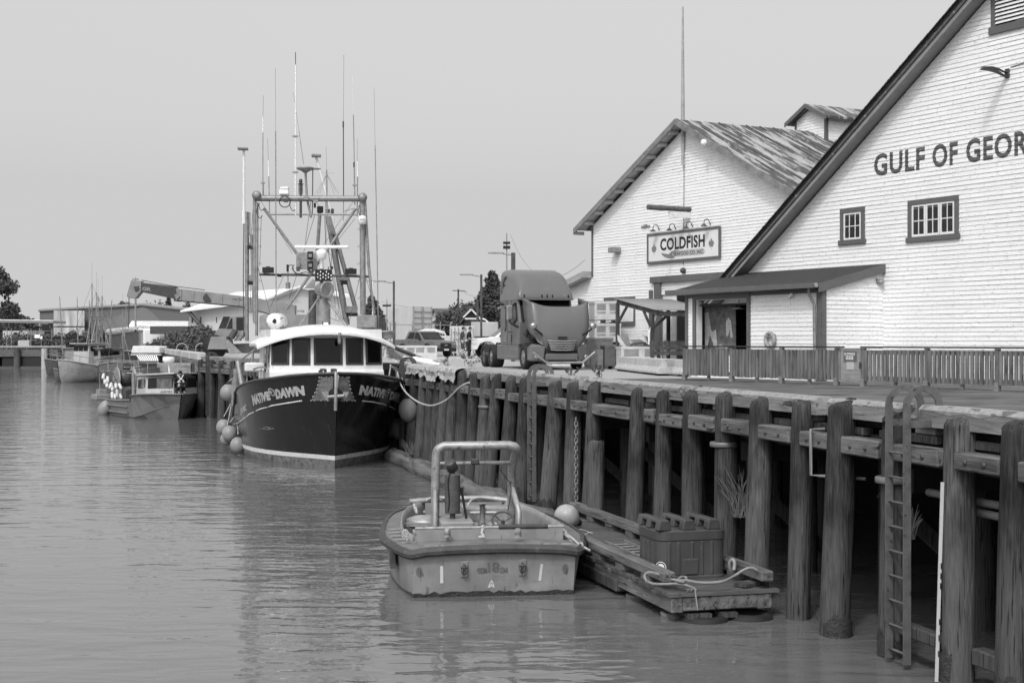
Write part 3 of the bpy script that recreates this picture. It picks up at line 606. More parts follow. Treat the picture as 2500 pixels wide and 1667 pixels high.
b = MB(); text(b, 'COLDFISH', T(.19, .80, .40, .80), .035, 1.05); part('sign_lettering', b, m_ink, sign)
b = MB()
poly = [(.34, .17)]+[(.77+.03*math.cos(a), .26+.1*math.sin(a)) for a in [i*math.pi/8-math.pi/2 for i in range(9)]]+[(.34, .36)]
b.add([(SW*x, -.0335, SH*y) for x, y in poly], [tuple(range(len(poly)))]); part('sign_lozenge', b, m_lgink, sign)
b = MB(); text(b, 'SEAFOOD CO. INC.', T(.38, .785, .20, .32, -.036), .02, 1.08); part('sign_lettering', b, m_ink, sign)
b = MB(); poly = [(.2, .34), (.25, .30), (.31, .27), (.34, .33), (.40, .38), (.46, .36), (.40, .345), (.36, .29), (.36, .22), (.40, .14), (.35, .12), (.30, .14), (.25, .19), (.22, .26)]
b.add([(SW*x, -.0345, SH*y) for x, y in poly], [tuple(range(len(poly)))]); part('sign_fish_tail', b, m_gink, sign)
leaf = [(0, 1), (.16, .7), (.32, .78), (.27, .42), (.52, .6), (.6, .45), (.9, .48), (.78, .25), (.95, .12), (.55, -.2), (.6, -.36), (.06, -.28), (.03, -.8)]
leaf = leaf+[(-x, y) for x, y in leaf[::-1] if x > 0]
for cx in (.1, .885):
    b = MB(); b.add([(SW*cx+x*.2, -.034, SH*.45+y*.28) for x, y in leaf], [tuple(range(len(leaf)))]); part('maple_leaf', b, m_gink, sign)
# ---------------------------------------------------------------- picket fence and gate
FA, FB = V((5.21, 42.6, 0)), V((11.22, 32.8, 0)); fd = (FB-FA).normalized(); FZ = math.atan2(fd.y, fd.x)
def fpos(fx): r = (fx-1250)/F; return (r*FA.y-FA.x)/(fd.x-fd.y*r)
m_fence = mat('weathered_fence_wood', .15, .85, var=.5, scale=7, st=(1, 1, .12), spot=.1, sv=.06, ss=9, sst=(1, 1, .2), bump=.8, bs=20, bst=(1, 1, .1), spec=.2)
fence = thing('picket_fence', 'long weathered wooden picket fence along the boardwalk below the shed', 'fence', FA, FZ)
ps = [fpos(1600+x/2.6133) for x in (190, 490, 808, 1160, 1330, 1735, 2185)]; ps += [ps[-1]+2.2*k for k in range(1, 5)]
for i, p in enumerate(ps):
    b = MB(); b.bx(p-.055, p+.055, -.055, .055, .005, .98); o = part('post', b, m_fence, fence, bev=.008)
    b = MB(); b.bx(p-.062, p+.062, -.075, -.0555, .005, .2); part('post_bracket', b, m_galv, o)
for i in range(len(ps)-1):
    if i == 3: continue
    a, c = ps[i]+.06, ps[i+1]-.06; b = MB(); x = a+.01
    while x < c-.06: b.bx(x, x+(.1 if i < 3 else .09), -.05+rnd.uniform(-.006, .006), -.008, .14+rnd.uniform(-.012, .012), .93); x += .142
    b.bx(a, c, -.008, .03, .82, .92); b.bx(a, c, -.008, .03, .17, .27)
    for k in (.5,): b.bx(a+(c-a)*k-.05, a+(c-a)*k+.05, -.006, .05, .005, .17)
    part('picket_panel', b, m_fence, fence)
    b = MB(); b.bx(ps[i]-.06, ps[i+1]+.06 if i != 2 else ps[3]+.2, -.08, .08, .985, 1.025); part('top_rail', b, m_dark, fence, bev=.006)
a, c = ps[3]+.075, ps[4]-.07
b = MB(); f = .05
b.bx(a, a+f, -.03, .02, .1, .98); b.bx(c-f, c, -.03, .02, .1, .98); b.bx(a+f, c-f, -.03, .02, .93, .98); b.bx(a+f, c-f, -.03, .02, .1, .15)
gt = part('gate', b, m_galv, fence); b = MB()
x = a+.06
while x < c-.06: b.bx(x, x+.012, -.012, -.002, .15, .93); x += .028
z = .16
while z < .93: b.bx(a+f, c-f, -.016, -.013, z, z+.012); z += .03
part('mesh_infill', b, m_steel, gt); b = MB(); b.bx(c-.04, c+.06, -.06, -.031, .5, .58); b.bx(c-.02, c+.03, -.075, -.06, .46, .62); part('latch', b, m_dsteel, gt)
w_ = c-a; b = MB(); b.bx(a+.25*w_, a+.8*w_, -.045, -.035, .64, .9)
ns = solo('notice_sign', b, m_trim, 'small dark NO ENTRANCE notice on the wire mesh gate', 'sign', FA, FZ, w=False)
b = MB(); text(b, 'NO ENTRANCE', lambda x, y: (a+(.28+.48*x)*w_, -.048, .8+.06*y), .03)
for k in range(3): text(b, '— — —', lambda x, y: (a+(.36+.32*x)*w_, -.048, .755-.035*k+.022*y), .01)
part('sign_lettering', b, m_wpaint, ns)
b = MB(); b.bx(a+.38*w_, a+.7*w_, -.034, -.024, .42, .62); solo('paper_notice', b, m_lgink, 'pale paper notice pinned under the dark sign on the gate', 'notice', FA, FZ, w=False)
# ================================================================ black fishing boat moored bow to the camera
BO = V((-5.6, 44.9, WZ)); MBT = Matrix.Translation(BO) @ Matrix.Rotation(R(13.2), 4, 'Z')
boat = thing('fishing_boat', 'large black hulled fishing boat with white wheelhouse, tall gantry and many antennas', 'fishing boat', BO, R(13.2))
def interp(t, x):
    for i in range(len(t)-1):
        if x <= t[i+1][0]:
            a, c = t[i], t[i+1]; k = (x-a[0])/(c[0]-a[0]); return [a[j]+(c[j]-a[j])*k for j in range(1, len(a))]
    return list(t[-1][1:])
ST = [(0, 0.02, 0.0, 3.02), (0.15, 0.55, 0.07, 3.0), (0.35, 0.95, 0.2, 2.97), (0.7, 1.42, 0.42, 2.92), (1.2, 1.86, 0.78, 2.84), (2, 2.36, 1.32, 2.74), (3, 2.68, 1.86, 2.6), (4.2, 2.84, 2.28, 2.44), (5.2, 2.88, 2.48, 2.26), (5.6, 2.89, 2.52, 1.85), (7, 2.9, 2.6, 1.35), (9, 2.86, 2.6, 1.25), (12, 2.7, 2.45, 1.22), (14, 2.5, 2.25, 1.3)]
US = [0, .08, .15, .25, .35, .5, .7, .95, 1.2, 1.6, 2, 2.5, 3, 3.6, 4.2, 4.8, 5.2, 5.6, 6.3, 7, 8, 9, 10.5, 12, 13, 14]
def hull(u, z, s, off=0):
    bs, bw_, zs_ = interp(ST, u); t = max(0, min(1, z/zs_))
    b_ = bw_+(bs-bw_)*(t**1.25) if z >= 0 else max(0, bw_*(1+z*.35))
    y = u-(.95*max(0, z)/3.02)*max(0, 1-u/4)**2.2
    return V((s*(b_+off), y-off*.6*max(0, 1-u/2), z))
def proj(p):
    w = MBT @ p; return 1250+w.x/w.y*F, 833.5-(w.z-CZ)/w.y*F
def hit(fx, fy, s):
    best = None; u0, u1, z0, z1 = 0, (3.0 if s > 0 else 8), .2, 3.02
    for _ in range(5):
        for i in range(17):
            for j in range(17):
                u = min(3.2 if s > 0 else 8, max(0, u0+(u1-u0)*i/16)); z = z0+(z1-z0)*j/16; q = proj(hull(u, z, s)); d = (q[0]-fx)**2+(q[1]-fy)**2
                if best is None or d < best[0]: best = (d, u, z)
        du, dz = (u1-u0)/6, (z1-z0)/6; u0, u1, z0, z1 = best[1]-du, best[1]+du, best[2]-dz, best[2]+dz
    return best[1], best[2]
def hullgrid(fz0, fz1, n, off=0):
    b = MB()
    for s in (-1, 1):
        rows = []
        for u in US:
            z0, z1 = fz0(u), fz1(u); rows.append([hull(u, z0+(z1-z0)*k/n, s, off) for k in range(n+1)])
        if s > 0: rows = [r[::-1] for r in rows]
        b.grid(rows)
    r = [hull(14, fz0(14)+(fz1(14)-fz0(14))*k/n, -1) for k in range(n+1)]; q = [hull(14, fz0(14)+(fz1(14)-fz0(14))*k/n, 1) for k in range(n+1)]
    b.grid([r, q]); return b
zsh = lambda u: interp(ST, u)[2]
m_hull = mat('black_hull_paint', .014, .24, var=.35, scale=1.2, st=(1, 1, .4), spot=.1, sv=.034, ss=7, sst=(1, 1, .15), bump=.25, bs=2.2, coat=.25, spec=.5)
m_anti = mat('grey_bottom_paint', .16, .6, var=.5, scale=4, spot=.2, sv=.07, ss=7)
part('hull', hullgrid(lambda u: .40, zsh, 9), m_hull, boat)
part('boot_stripe', hullgrid(lambda u: .26, lambda u: .40, 2), m_wpaint, boat)
part('hull_bottom', hullgrid(lambda u: -.9, lambda u: .26, 4), m_anti, boat)
b = MB()
for s in (-1, 1): b.tube([hull(u, zsh(u), s)+V((0, 0, .0)) for u in US], .05, 6)
part('cap_rail', b, m_dsteel, boat)
b = MB(); b.grid([[hull(u, max(1.2, zsh(u)-.75), -1), hull(u, max(1.2, zsh(u)-.75), 1)] for u in US], False); part('deck', b, m_steel, boat)
def htext(word, px, s, m, off=.012, bold=.03):      # px: the four corners of the word in the photograph's bow view
    c = [hit(*rC.f(*p), s) for p in px]
    def fn(a, e):
        u = (c[0][0]*(1-a)+c[1][0]*a)*(1-e)+(c[3][0]*(1-a)+c[2][0]*a)*e; z = (c[0][1]*(1-a)+c[1][1]*a)*(1-e)+(c[3][1]*(1-a)+c[2][1]*a)*e
        return hull(u, z, s, off)
    vs, fs = words(word, bold, 1.02); b = MB(); b.add([fn(*p) for p in vs], fs)
    return part('hull_lettering', b, m, boat)
m_lett = mat('worn_white_lettering', .55, .6, var=.25, scale=9, spot=.08, sv=.2, ss=12)
def bold(*a): htext(*a, bold=.075)
bold('NATIVE', [(445, 895), (605, 845), (590, 762), (428, 800)], -1, m_lett)
bold('DAWN', [(655, 838), (918, 803), (905, 712), (640, 748)], -1, m_lett)
bold('NATIVE', [(1392, 798), (1620, 830), (1640, 752), (1410, 708)], 1, m_lett, .035)
bold('DAWN', [(1672, 838), (1762, 880), (1776, 785), (1685, 765)], 1, m_lett, .035)
htext('EJ4190C', [(332, 1000), (385, 955), (382, 880), (330, 925)], -1, m_lett)
for px, s in (((612, 772), -1), ((1664, 776), 1)):
    u, z = hit(*rC.f(*px), s); b = MB(); n_ = 14
    b.add([hull(u+.13*math.cos(a*2*math.pi/n_), z+.13*math.sin(a*2*math.pi/n_), s, .012) for a in range(n_)], [tuple(range(n_))]); em = part('bow_emblem', b, m_lett, boat)
    b = MB(); b.add([hull(u+.095*math.cos(a*2*math.pi/n_), z+.095*math.sin(a*2*math.pi/n_), s, .018) for a in range(n_)], [tuple(range(n_))]); part('emblem_ring', b, m_dsteel, em)
    b = MB(); b.add([hull(u+.03+.05*math.cos(a*2*math.pi/n_), z+.05*math.sin(a*2*math.pi/n_), s, .024) for a in range(n_)], [tuple(range(n_))]); part('emblem_dot', b, m_lett, em)
for pts_, s in (([(888, 852), (760, 872), (620, 895), (500, 930), (410, 975), (340, 1030), (300, 1058), (268, 1062)], -1), ([(1435, 853), (1530, 862), (1620, 882), (1700, 910), (1755, 940)], 1)):
    b = MB(); b.tube([hull(*hit(*rC.f(*p), s), s, .012) for p in pts_], .022, 6); part('hull_stripe', b, m_wpaint, boat)
b = MB()
for pts_ in ([(500, 1105), (560, 1112), (625, 1105)], [(530, 1100), (570, 1090), (600, 1100)], [(570, 1115), (600, 1108), (632, 1103)]): b.tube([hull(*hit(*rC.f(*p), -1), -1, .004) for p in pts_], .01, 4)
part('hull_scratch', b, m_steel, boat)
for c4, s in (([(1050, 640), (1180, 636), (1160, 852), (975, 850)], -1), ([(1190, 636), (1308, 640), (1362, 852), (1215, 852)], 1)):
    b = MB(); rows = []
    for i in range(7):
        e = i/6; row = []
        for j in range(7):
            a = j/6; x = (c4[0][0]*(1-a)+c4[1][0]*a)*(1-e)+(c4[3][0]*(1-a)+c4[2][0]*a)*e; y = (c4[0][1]*(1-a)+c4[1][1]*a)*(1-e)+(c4[3][1]*(1-a)+c4[2][1]*a)*e
            wl = 14*math.sin(math.pi*e)*(1-a if s < 0 else a)*(1 if s < 0 else -1)
            row.append(hull(*hit(*rC.f(x+wl, y), s), s, .02))
        rows.append(row if s > 0 else row)
    b.grid(rows); pl = part('anchor_plate', b, mat('dull_steel_plate', .24, .5, metal=.3, var=.5, scale=5), boat); b = MB()
    for i in range(7):
        for p in (rows[i][0 if s < 0 else 6],): b.ball(p, .035, 7, 5)
    for j in (1, 3, 5): b.ball(rows[0][j], .03, 7, 5); b.ball(rows[6][j], .03, 7, 5)
    part('rivet', b, m_galv, pl)
# anchor on the stem
YA = 43.85; c = rC
anch = thing('anchor', 'grey steel anchor stowed on the stem roller of the black boat', 'anchor', rC(1192, 940, YA), 0)
b = MB(); b.tube([c(1195, 590, YA+.1), c(1196, 660, YA-.05), c(1192, 940, YA)], .055, 8); part('shank', b, m_galv, anch, w=True)
b = MB(); b.tube([c(1120, 818, YA), c(1272, 806, YA)], .06, 8); part('stock', b, m_galv, anch, w=True)
for px_ in (((1055, 768), (1128, 770), (1122, 862)), ((1262, 770), (1315, 772), (1268, 862))):
    b = MB(); b.prism([c(x, y, YA+.1) for x, y in px_], (0, .05, 0)); part('fluke', b, m_steel, anch, w=True)
b = MB(); b.lathe([(.22, -.1), (.22, .1)], c(1190, 800, YA+.35), (0, 1, 0), 18); part('stem_roller', b, m_black, boat, w=True)
b = MB(); b.tube([c(930, 605, 44.6), c(1305, 610, 44.4)], .035, 6)
for x in (1060, 1095, 1160, 1190): b.tube([c(x, 605, 44.6), c(x+(3 if x < 1100 else 0), 562, 44.6)], .05, 7)
b.tube([c(1055, 566, 44.6), c(1098, 566, 44.6)], .035, 6); b.tube([c(1155, 566, 44.6), c(1193, 566, 44.6)], .035, 6); b.tube([c(1040, 575, 44.6), c(1052, 602, 44.6)], .03, 6)
part('bow_bitt', b, m_dsteel, boat, w=True)
# ---- wheelhouse
m_wf = mat('dark_window_frame', .035, .5, var=.1)
WX, YF = .16, 3.5
FR = [(-1.93, .46), (-1.26, .15), (-.56, 0), (.56, 0), (1.26, .15), (1.93, .46)]
def wh(x, y, z): return V((WX+x, YF+y, z))
plan = FR+[(2.02, 5.4), (-2.02, 5.4)]
b = MB(); z0, z1, z2 = 2.0, 3.05, 4.42
lo = [wh(x*1.01, y-.16*(1 if abs(x) < 2 else 0), z0) for x, y in plan]; md = [wh(x*1.01, y-.14*(1 if y < 1 else 0), z1-.1) for x, y in plan]; m2 = [wh(x, y, z1) for x, y in plan]; hi = [wh(x*.985, y+.1*(1 if y < 1 else 0), z2) for x, y in plan]
b.grid([lo, md, m2, hi], False, True); wheel = part('wheelhouse', b, m_wpaint, boat)
def onface(i, a, z, o):
    p, q = plan[i], plan[(i+1) % len(plan)]; k = (z-z1)/(z2-z1); x, y = p[0]+(q[0]-p[0])*a, p[1]+(q[1]-p[1])*a
    dx, dy = q[0]-p[0], q[1]-p[1]; L_ = math.hypot(dx, dy); return wh(x*(1-.015*k)+dy/L_*o, y+.1*k-dx/L_*o, z)
for i in range(5):
    a0, a1 = .06, .94; zb_, zt_ = 3.2, 4.12
    b = MB(); b.add([onface(i, a, z, o) for o in (.0, .035) for a, z in ((a0, zb_), (a1, zb_), (a1, zt_), (a0, zt_))], [(4, 5, 6, 7), (0, 1, 5, 4), (1, 2, 6, 5), (2, 3, 7, 6), (3, 0, 4, 7)])
    f = part('window', b, m_wf, wheel, bev=.012); L_ = math.hypot(FR[i+1][0]-FR[i][0], FR[i+1][1]-FR[i][1]); m_ = .075/L_
    b = MB(); b.add([onface(i, a, z, .039) for a, z in ((a0+m_, zb_+.075), (a1-m_, zb_+.075), (a1-m_, zt_-.075), (a0+m_, zt_-.075))], [(0, 1, 2, 3)]); part('pane', b, m_glass, f)
for a0, a1, zb_, zt_ in ((.06, .2, 3.15, 4.0), (.3, .55, 2.9, 4.0)):     # side windows and door
    b = MB(); b.add([onface(7, 1-a, z, .02) for a, z in ((a0, zb_), (a1, zb_), (a1, zt_), (a0, zt_))], [(3, 2, 1, 0)]); part('side_window', b, m_glass, wheel)
b = MB()                                              # cambered roof with a drooping visor
def roofp(a, k, dz=0):
    x = 2.36*a; ye = -.48+.95*abs(a)**2.4; y = ye+k*(6.0-ye); ed = 4.30-.50*abs(a)**2.3
    rise = .30*(1-math.exp(-k*14))*(1-.55*abs(a)**2)
    return wh(x, y, ed+rise+dz)
AS = [i/12 for i in range(-12, 13)]; KS = [0, .02, .05, .1, .2, .4, .7, 1]
b.grid([[roofp(a, k) for a in AS] for k in KS]); b.grid([[roofp(a, k, -.07-.04*min(1, k*8)) for a in AS[::-1]] for k in KS]); b.grid([[roofp(a, 0, d) for a in AS] for d in (-.07, 0)], False)
b.grid([[roofp(-1, k, d) for k in KS] for d in (0, -.07)], False); b.grid([[roofp(1, k, d) for k in KS] for d in (-.07, 0)], False)
part('wheelhouse_roof', b, mat('white_roof_paint', .7, .45, var=.07, scale=2.5, spot=.06, sv=.5, ss=5), wheel)
p = wh(.33, -.42, 4.18); b = MB(); b.lathe([(.07, .12), (.09, .02), (.08, -.02)], p, n=10); b.lathe([(.06, -.02), (.065, -.2), (.04, -.27), (.001, -.28)], p, n=10); part('bulkhead_lamp', b, m_galv, wheel)
b = MB(); b.lathe([(.001, .16), (.06, .14), (.09, 0), (.15, -.12)], rC(1648, 420, 48.3), n=12); part('ship_bell', b, m_galv, boat, w=True)
b = MB(); q = rC
b.tube(spline([q(600, 665, 48.6), q(548, 545, 48.7), q(400, 592, 50.3), q(386, 725, 50.3)], 3), .028, 6); b.tube([q(505, 690, 48.9), q(512, 560, 49)], .025, 6); b.tube([q(1676, 662, 47.2), q(1692, 545, 47.2), q(1742, 552, 47.6), q(1800, 625, 48.6), q(1818, 700, 48.8)], .028, 6); b.tube([q(1742, 552, 47.6), q(1752, 690, 47.6)], .025, 6)
part('deck_railing', b, m_galv, boat, w=True)
b = MB(); b.tube([q(302, 500, 51.2), q(345, 750, 50.6)], .09, 8); b.tube([q(285, 560, 51.6), q(280, 850, 51.6)], .1, 8); b.tube([q(262, 660, 51.9), q(255, 900, 51.9)], .06, 8); b.tube([q(330, 480, 51), q(500, 350, 50.5)], .03, 6); b.tube([q(440, 400, 50.5), q(420, 640, 50.5)], .04, 6); part('davit', b, m_galv, boat, w=True)
b = MB(); b.box(MBT.inverted() @ q(455, 545, 50.2), (.7, .8, .32)); part('deck_locker', b, m_wpaint, boat, bev=.05)
# ---- gantry, masts, lamps, aerials (measured at their own distances)
YG = 54.0; g = rB
def T_(name, segs, m, Y=YG, n=8):
    b = MB()
    for s_ in segs: b.tube([g(p[0], p[1], (p[2] if len(p) > 2 else Y)) for p in s_[0]], s_[1], n)
    return part(name, b, m, boat, w=True)
def B_(name, x0, y0, x1, y1, d, m, Y=YG, bev=.01, par=None):
    c_ = g((x0+x1)/2, (y0+y1)/2, Y); w_ = abs(x1-x0)/3.92/F*Y; h_ = abs(y1-y0)/3.92/F*Y
    b = MB(); b.box(c_, (w_, d, h_), PHI*.5); return part(name, b, m, par or boat, w=True, bev=bev)
gan = T_('gantry_leg', [([(281, 105), (284, 1330)], .07), ([(303, 175), (300, 1450)], .06)], m_galv)
T_('gantry_leg', [([(1312, 120), (1318, 1245)], .11)], m_galv); T_('gantry_leg', [([(1335, 150), (1375, 800), (1425, 1240)], .055)], m_galv)
T_('gantry_beam', [([(300, 135), (1320, 138)], .115)], m_galv); T_('gantry_rail', [([(370, 110), (1260, 120)], .022)], m_dsteel); T_('gantry_rail', [([(410, 288), (1255, 292)], .03)], m_galv)
b = MB()
for x, y in ((300, 105), (1314, 125)): b.lathe([(.03, -.08), (.17, -.07), (.13, 0), (.17, .07), (.03, .08)], g(x, y, YG-.12), (0, 1, 0), 18)
part('sheave', b, m_galv, boat, w=True)
T_('brace', [([(370, 230), (830, 862)], .055)], m_galv); T_('brace', [([(1250, 232), (585, 1195)], .055)], m_galv); T_('cross_bar', [([(325, 862), (820, 868)], .05), ([(820, 868), (1375, 882)], .05)], m_dsteel)
B_('light_board', 680, 652, 882, 815, .05, m_steel, YG-.2)
for y0 in (645, 738): o = B_('deck_light', 786, y0, 840, y0+72, .25, m_black, YG-.5); B_('lamp_glass', 797, y0+22, 829, y0+52, .02, m_galv, YG-.64, 0, o)
for x0 in (356, 1148): B_('flood_light', x0, 795 if x0 < 999 else 808, x0+108, 846 if x0 < 999 else 860, .3, m_black); B_('flood_bracket', x0+35, 786 if x0 < 999 else 800, x0+75, 800 if x0 < 999 else 812, .2, m_dsteel)
B_('conduit_box', 500, 858, 540, 886, .14, m_black); B_('conduit_box', 1005, 785, 1032, 812, .14, m_black); B_('pulley_block', 846, 180, 868, 225, .12, m_black); B_('pulley_block', 960, 240, 1000, 275, .14, m_dsteel, 56); B_('pulley_block', 1010, 235, 1040, 280, .14, m_dsteel, 56); B_('conduit_box', 750, 120, 800, 150, .2, m_steel, YG-.15); B_('conduit_box', 560, 150, 600, 172, .14, m_dsteel, YG-.15); B_('conduit_box', 842, 150, 890, 170, .1, m_steel, YG-.15); T_('cross_bar', [([(370, 850), (540, 858)], .02), ([(700, 855), (820, 862)], .02)], m_galv, YG-.1)
B_('light_sensor', 586, 768, 608, 835, .12, m_black); T_('hanging_lamp', [([(600, 835), (600, 940)], .02), ([(600, 940), (600, 1000)], .09)], m_galv); B_('junction_box', 680, 748, 716, 792, .1, m_galv, YG-.3); B_('junction_box', 680, 795, 714, 832, .1, m_dsteel, YG-.3)
# wheelhouse mast with radar and searchlight
YM = 51.2
T_('mast', [([(938, 1100), (938, 1375)], .26)], m_galv, YM+.2, 14); T_('mast', [([(922, 700), (922, 1110)], .07)], m_galv, YM+.1)
b = MB(); b.box(g(922, 600, YM), (515/3.92/F*YM, .14, 30/3.92/F*YM)); part('radar_scanner', b, m_wplast, boat, w=True, bev=.03)
b = MB(); pz = g(922, 668, YM); k_ = YM/3.92/F
b.lathe([(18*k_, 47*k_), (30*k_, 40*k_), (48*k_, 32*k_), (52*k_, 0), (46*k_, -10*k_), (46*k_, -44*k_), (20*k_, -52*k_), (16*k_, -140*k_)], pz, n=18); part('radar_pedestal', b, m_wplast, boat, w=True)
o = B_('led_panel', 860, 815, 1020, 928, .08, m_black, YM-.1)
b = MB()
for j, (x, y) in enumerate([(885+27*(i % 6)*.95, 858+(14 if i % 2 else 0)-(i//6)*-32) for i in range(12)]+[(912, 838), (968, 838)]): b.ball(g(x, y, YM-.16), (.024, .02, .034), 8, 5)
part('led_lens', b, m_wplast, o, w=True)
b = MB(); d_ = V((.8, -.75, -.05)).normalized(); c_ = g(945, 1010, YM-.1)
b.lathe([(.06, -.38), (.16, -.36), (.24, -.2), (.27, .12), (.30, .13), (.30, .2), (.27, .2), (.2, .13)], c_, d_, 18); sl2 = part('searchlight', b, m_galv, boat, w=True); b = MB(); b.tube([g(945, 1040, YM), g(940, 1110, YM)], .09, 8); part('light_yoke', b, m_steel, sl2, w=True)
T_('mast_leg', [([(895, 1085, YM), (695, 1378, YM-1.2)], .035)], m_galv); T_('mast_leg', [([(972, 1090, YM), (1170, 1372, YM-.9)], .05)], m_galv)
b = MB(); b.add([g(x, y, YM+.3) for x, y in ((750, 1000), (838, 905), (862, 920), (862, 1000))]+[g(x, y, YM+.36) for x, y in ((750, 1000), (838, 905), (862, 920), (862, 1000))], [(3, 2, 1, 0), (4, 5, 6, 7), (0, 1, 5, 4), (1, 2, 6, 5), (2, 3, 7, 6), (3, 0, 4, 7)]); part('horn_plate', b, m_steel, boat, w=True)
T_('stack_pipe', [([(838, 1010), (836, 1345)], .16)], m_dsteel, 52.5, 12)
B_('roof_lamp', 928, 1312, 1000, 1352, .12, m_dsteel, 49.6); B_('lamp_glass', 940, 1320, 986, 1342, .02, m_wplast, 49.5, 0)
o = B_('equipment_box', 1262, 1252, 1445, 1378, .7, m_steel, 53, .02); B_('box_panel', 1302, 1262, 1432, 1368, .02, m_galv, 52.62, 0, o)
B_('equipment_box', 330, 1255, 430, 1420, .7, m_steel, 53.4, .02); B_('vent_box', 1450, 1275, 1530, 1420, .4, m_dsteel, 55)
b = MB(); c_ = g(1312, 340, YG-.3); k_ = YG/3.92/F; b.lathe([(10*k_, -45*k_), (36*k_, -38*k_), (37*k_, 18*k_), (28*k_, 36*k_), (.001, 42*k_)], c_, n=18); o = part('satcom_dome', b, m_wplast, boat, w=True)
b = MB(); R_ = 37.6*k_
text(b, 'SAILOR', lambda a, e: c_+V((R_*math.sin((a-.5)*1.25), -R_*math.cos((a-.5)*1.25), (e-.5)*14*k_)), .02); part('dome_lettering', b, m_dsteel, o, w=True)
# vertical fishing boom at the left, inclined A-boom at the right
T_('outrigger_pole', [([(178, -335), (178, 250)], .05), ([(178, 250), (180, 380)], .085)], m_wpaint, 55); B_('pole_cap', 120, -346, 218, -330, .5, m_galv, 55); T_('outrigger_stay', [([(178, 380), (172, 900), (178, 1480)], .018)], m_dsteel, 55)
T_('boom', [([(204, 265), (208, 1500)], .075), ([(250, 480), (278, 1300)], .06)], m_galv, 55)
for y0, y1 in ((270, 490), (560, 585), (870, 926), (1165, 1225)): B_('boom_plate', 196, y0, 240 if y1 == 490 else 272, y1, .2, m_steel, 55.1)
for y0 in (586, 928): B_('boom_block', 214, y0, 268, y0+34, .15, m_black, 55)
T_('boom', [([(985, 310), (1165, 1345)], .12)], m_galv, 57, 4); T_('boom', [([(1050, 480), (1250, 1200)], .09)], m_galv, 57, 4)
b = MB(); b.add([g(x, y, Y_) for Y_ in (56.9, 57.1) for x, y in ((958, 310), (1008, 305), (1062, 478), (995, 480))], [(3, 2, 1, 0), (4, 5, 6, 7), (0, 1, 5, 4), (1, 2, 6, 5), (2, 3, 7, 6), (3, 0, 4, 7)]); part('boom_plate', b, m_steel, boat, w=True)
B_('boom_plate', 1088, 893, 1184, 922, .2, m_galv, 57); B_('boom_block', 1112, 923, 1168, 958, .2, m_black, 57); B_('boom_plate', 1150, 1168, 1264, 1232, .3, m_galv, 57); B_('boom_block', 1172, 1232, 1268, 1262, .3, m_black, 57)
T_('king_post', [([(908, 240), (880, 640)], .07)], m_steel, 56); B_('block', 878, 212, 938, 272, .2, m_black, 56)
T_('whip_pole', [([(865, -275), (1040, 365)], .05)], m_wpaint, 56); B_('pole_cap', 826, -282, 916, -262, .5, m_galv, 56)
T_('post', [([(768, -115), (782, 140), (822, 320)], .045)], m_galv); b = MB(); c_ = g(768, -148, YG); k_ = YG/3.92/F
b.lathe([(20*k_, -38*k_), (34*k_, -25*k_), (84*k_, -4*k_), (86*k_, 8*k_), (70*k_, 14*k_), (.001, 16*k_)], c_, n=24); b.lathe([(60*k_, 0), (60*k_, 6*k_)], c_+V((80*k_, .2, 2*k_)), n=20); part('gps_dish', b, m_galv, boat, w=True)
b = MB(); c_ = g(722, 0, YG); b.lathe([(14*k_, -60*k_), (14*k_, -45*k_)], c_, n=8); b.lathe([(32*k_, 3*k_), (30*k_, 0), (10*k_, 10*k_), (17*k_, 14*k_), (17*k_, 44*k_), (4*k_, 52*k_)], c_, n=12); b.tube([c_+V((0, 0, 0)), g(722, 320, YG)], .05, 8)
for dx in (-18, 18): b.tube([c_+V((dx*k_, 0, 0)), c_+V((dx*k_, 0, -95*k_))], .012, 5)
part('mast_lantern', b, m_dsteel, boat, w=True)
b = MB(); b.box(g(565, 78, YG), (90*k_, .3, 45*k_)); b.box(g(570, 40, YG), (80*k_, .3, 22*k_)); part('strobe_box', b, m_wplast, boat, w=True, bev=.02)
b = MB(); b.tube(arc(g(570, 168, YG-.2), (1, 0, 0), (0, 0, 1), 52*k_, 0, 2*math.pi, 24)[:-1], .018, 6, True); part('loop_aerial', b, m_black, boat, w=True)
def aerial(segs, Y=YG):
    for pts_, r, m in segs:
        b = MB(); b.tube([P(550+x/3.92, 100+y/3.92, Y) for x, y in pts_], r, 6); part('aerial', b, m, boat, w=True)
W_, G_, K_ = m_wplast, m_steel, m_dsteel
aerial([([(364, 525), (361, 725)], .008, G_), ([(361, 725), (360, 880)], .022, W_), ([(360, 880), (360, 1345)], .018, G_), ([(362, 1345), (362, 1500)], .03, G_)])
aerial([([(405, 935), (411, 1145)], .007, G_), ([(411, 1145), (416, 1298)], .02, W_), ([(416, 1298), (426, 1700)], .018, G_)])
aerial([([(480, 265), (482, 865)], .007, G_), ([(482, 865), (487, 2760)], .02, G_)], 52)
aerial([([(672, 110), (673, 232)], .015, K_), ([(673, 232), (671, 1250)], .026, W_), ([(671, 1250), (672, 1670)], .032, W_)])
aerial([([(650, 490), (705, 862)], .006, G_), ([(705, 862), (750, 1180)], .012, G_)])
aerial([([(1135, 135), (1130, 770)], .008, G_), ([(1129, 770), (1129, 830)], .03, K_), ([(1130, 830), (1132, 1480)], .02, K_), ([(1132, 1480), (1130, 1720)], .016, G_)])
aerial([([(1218, 330), (1226, 705)], .005, W_), ([(1226, 705), (1234, 1160)], .018, G_), ([(1232, 1160), (1232, 1210)], .032, K_), ([(1234, 1210), (1240, 1570)], .024, G_)])
aerial([([(1262, 935), (1264, 1155)], .007, G_), ([(1264, 1155), (1265, 1300)], .022, W_), ([(1266, 1300), (1262, 1680)], .022, G_)])
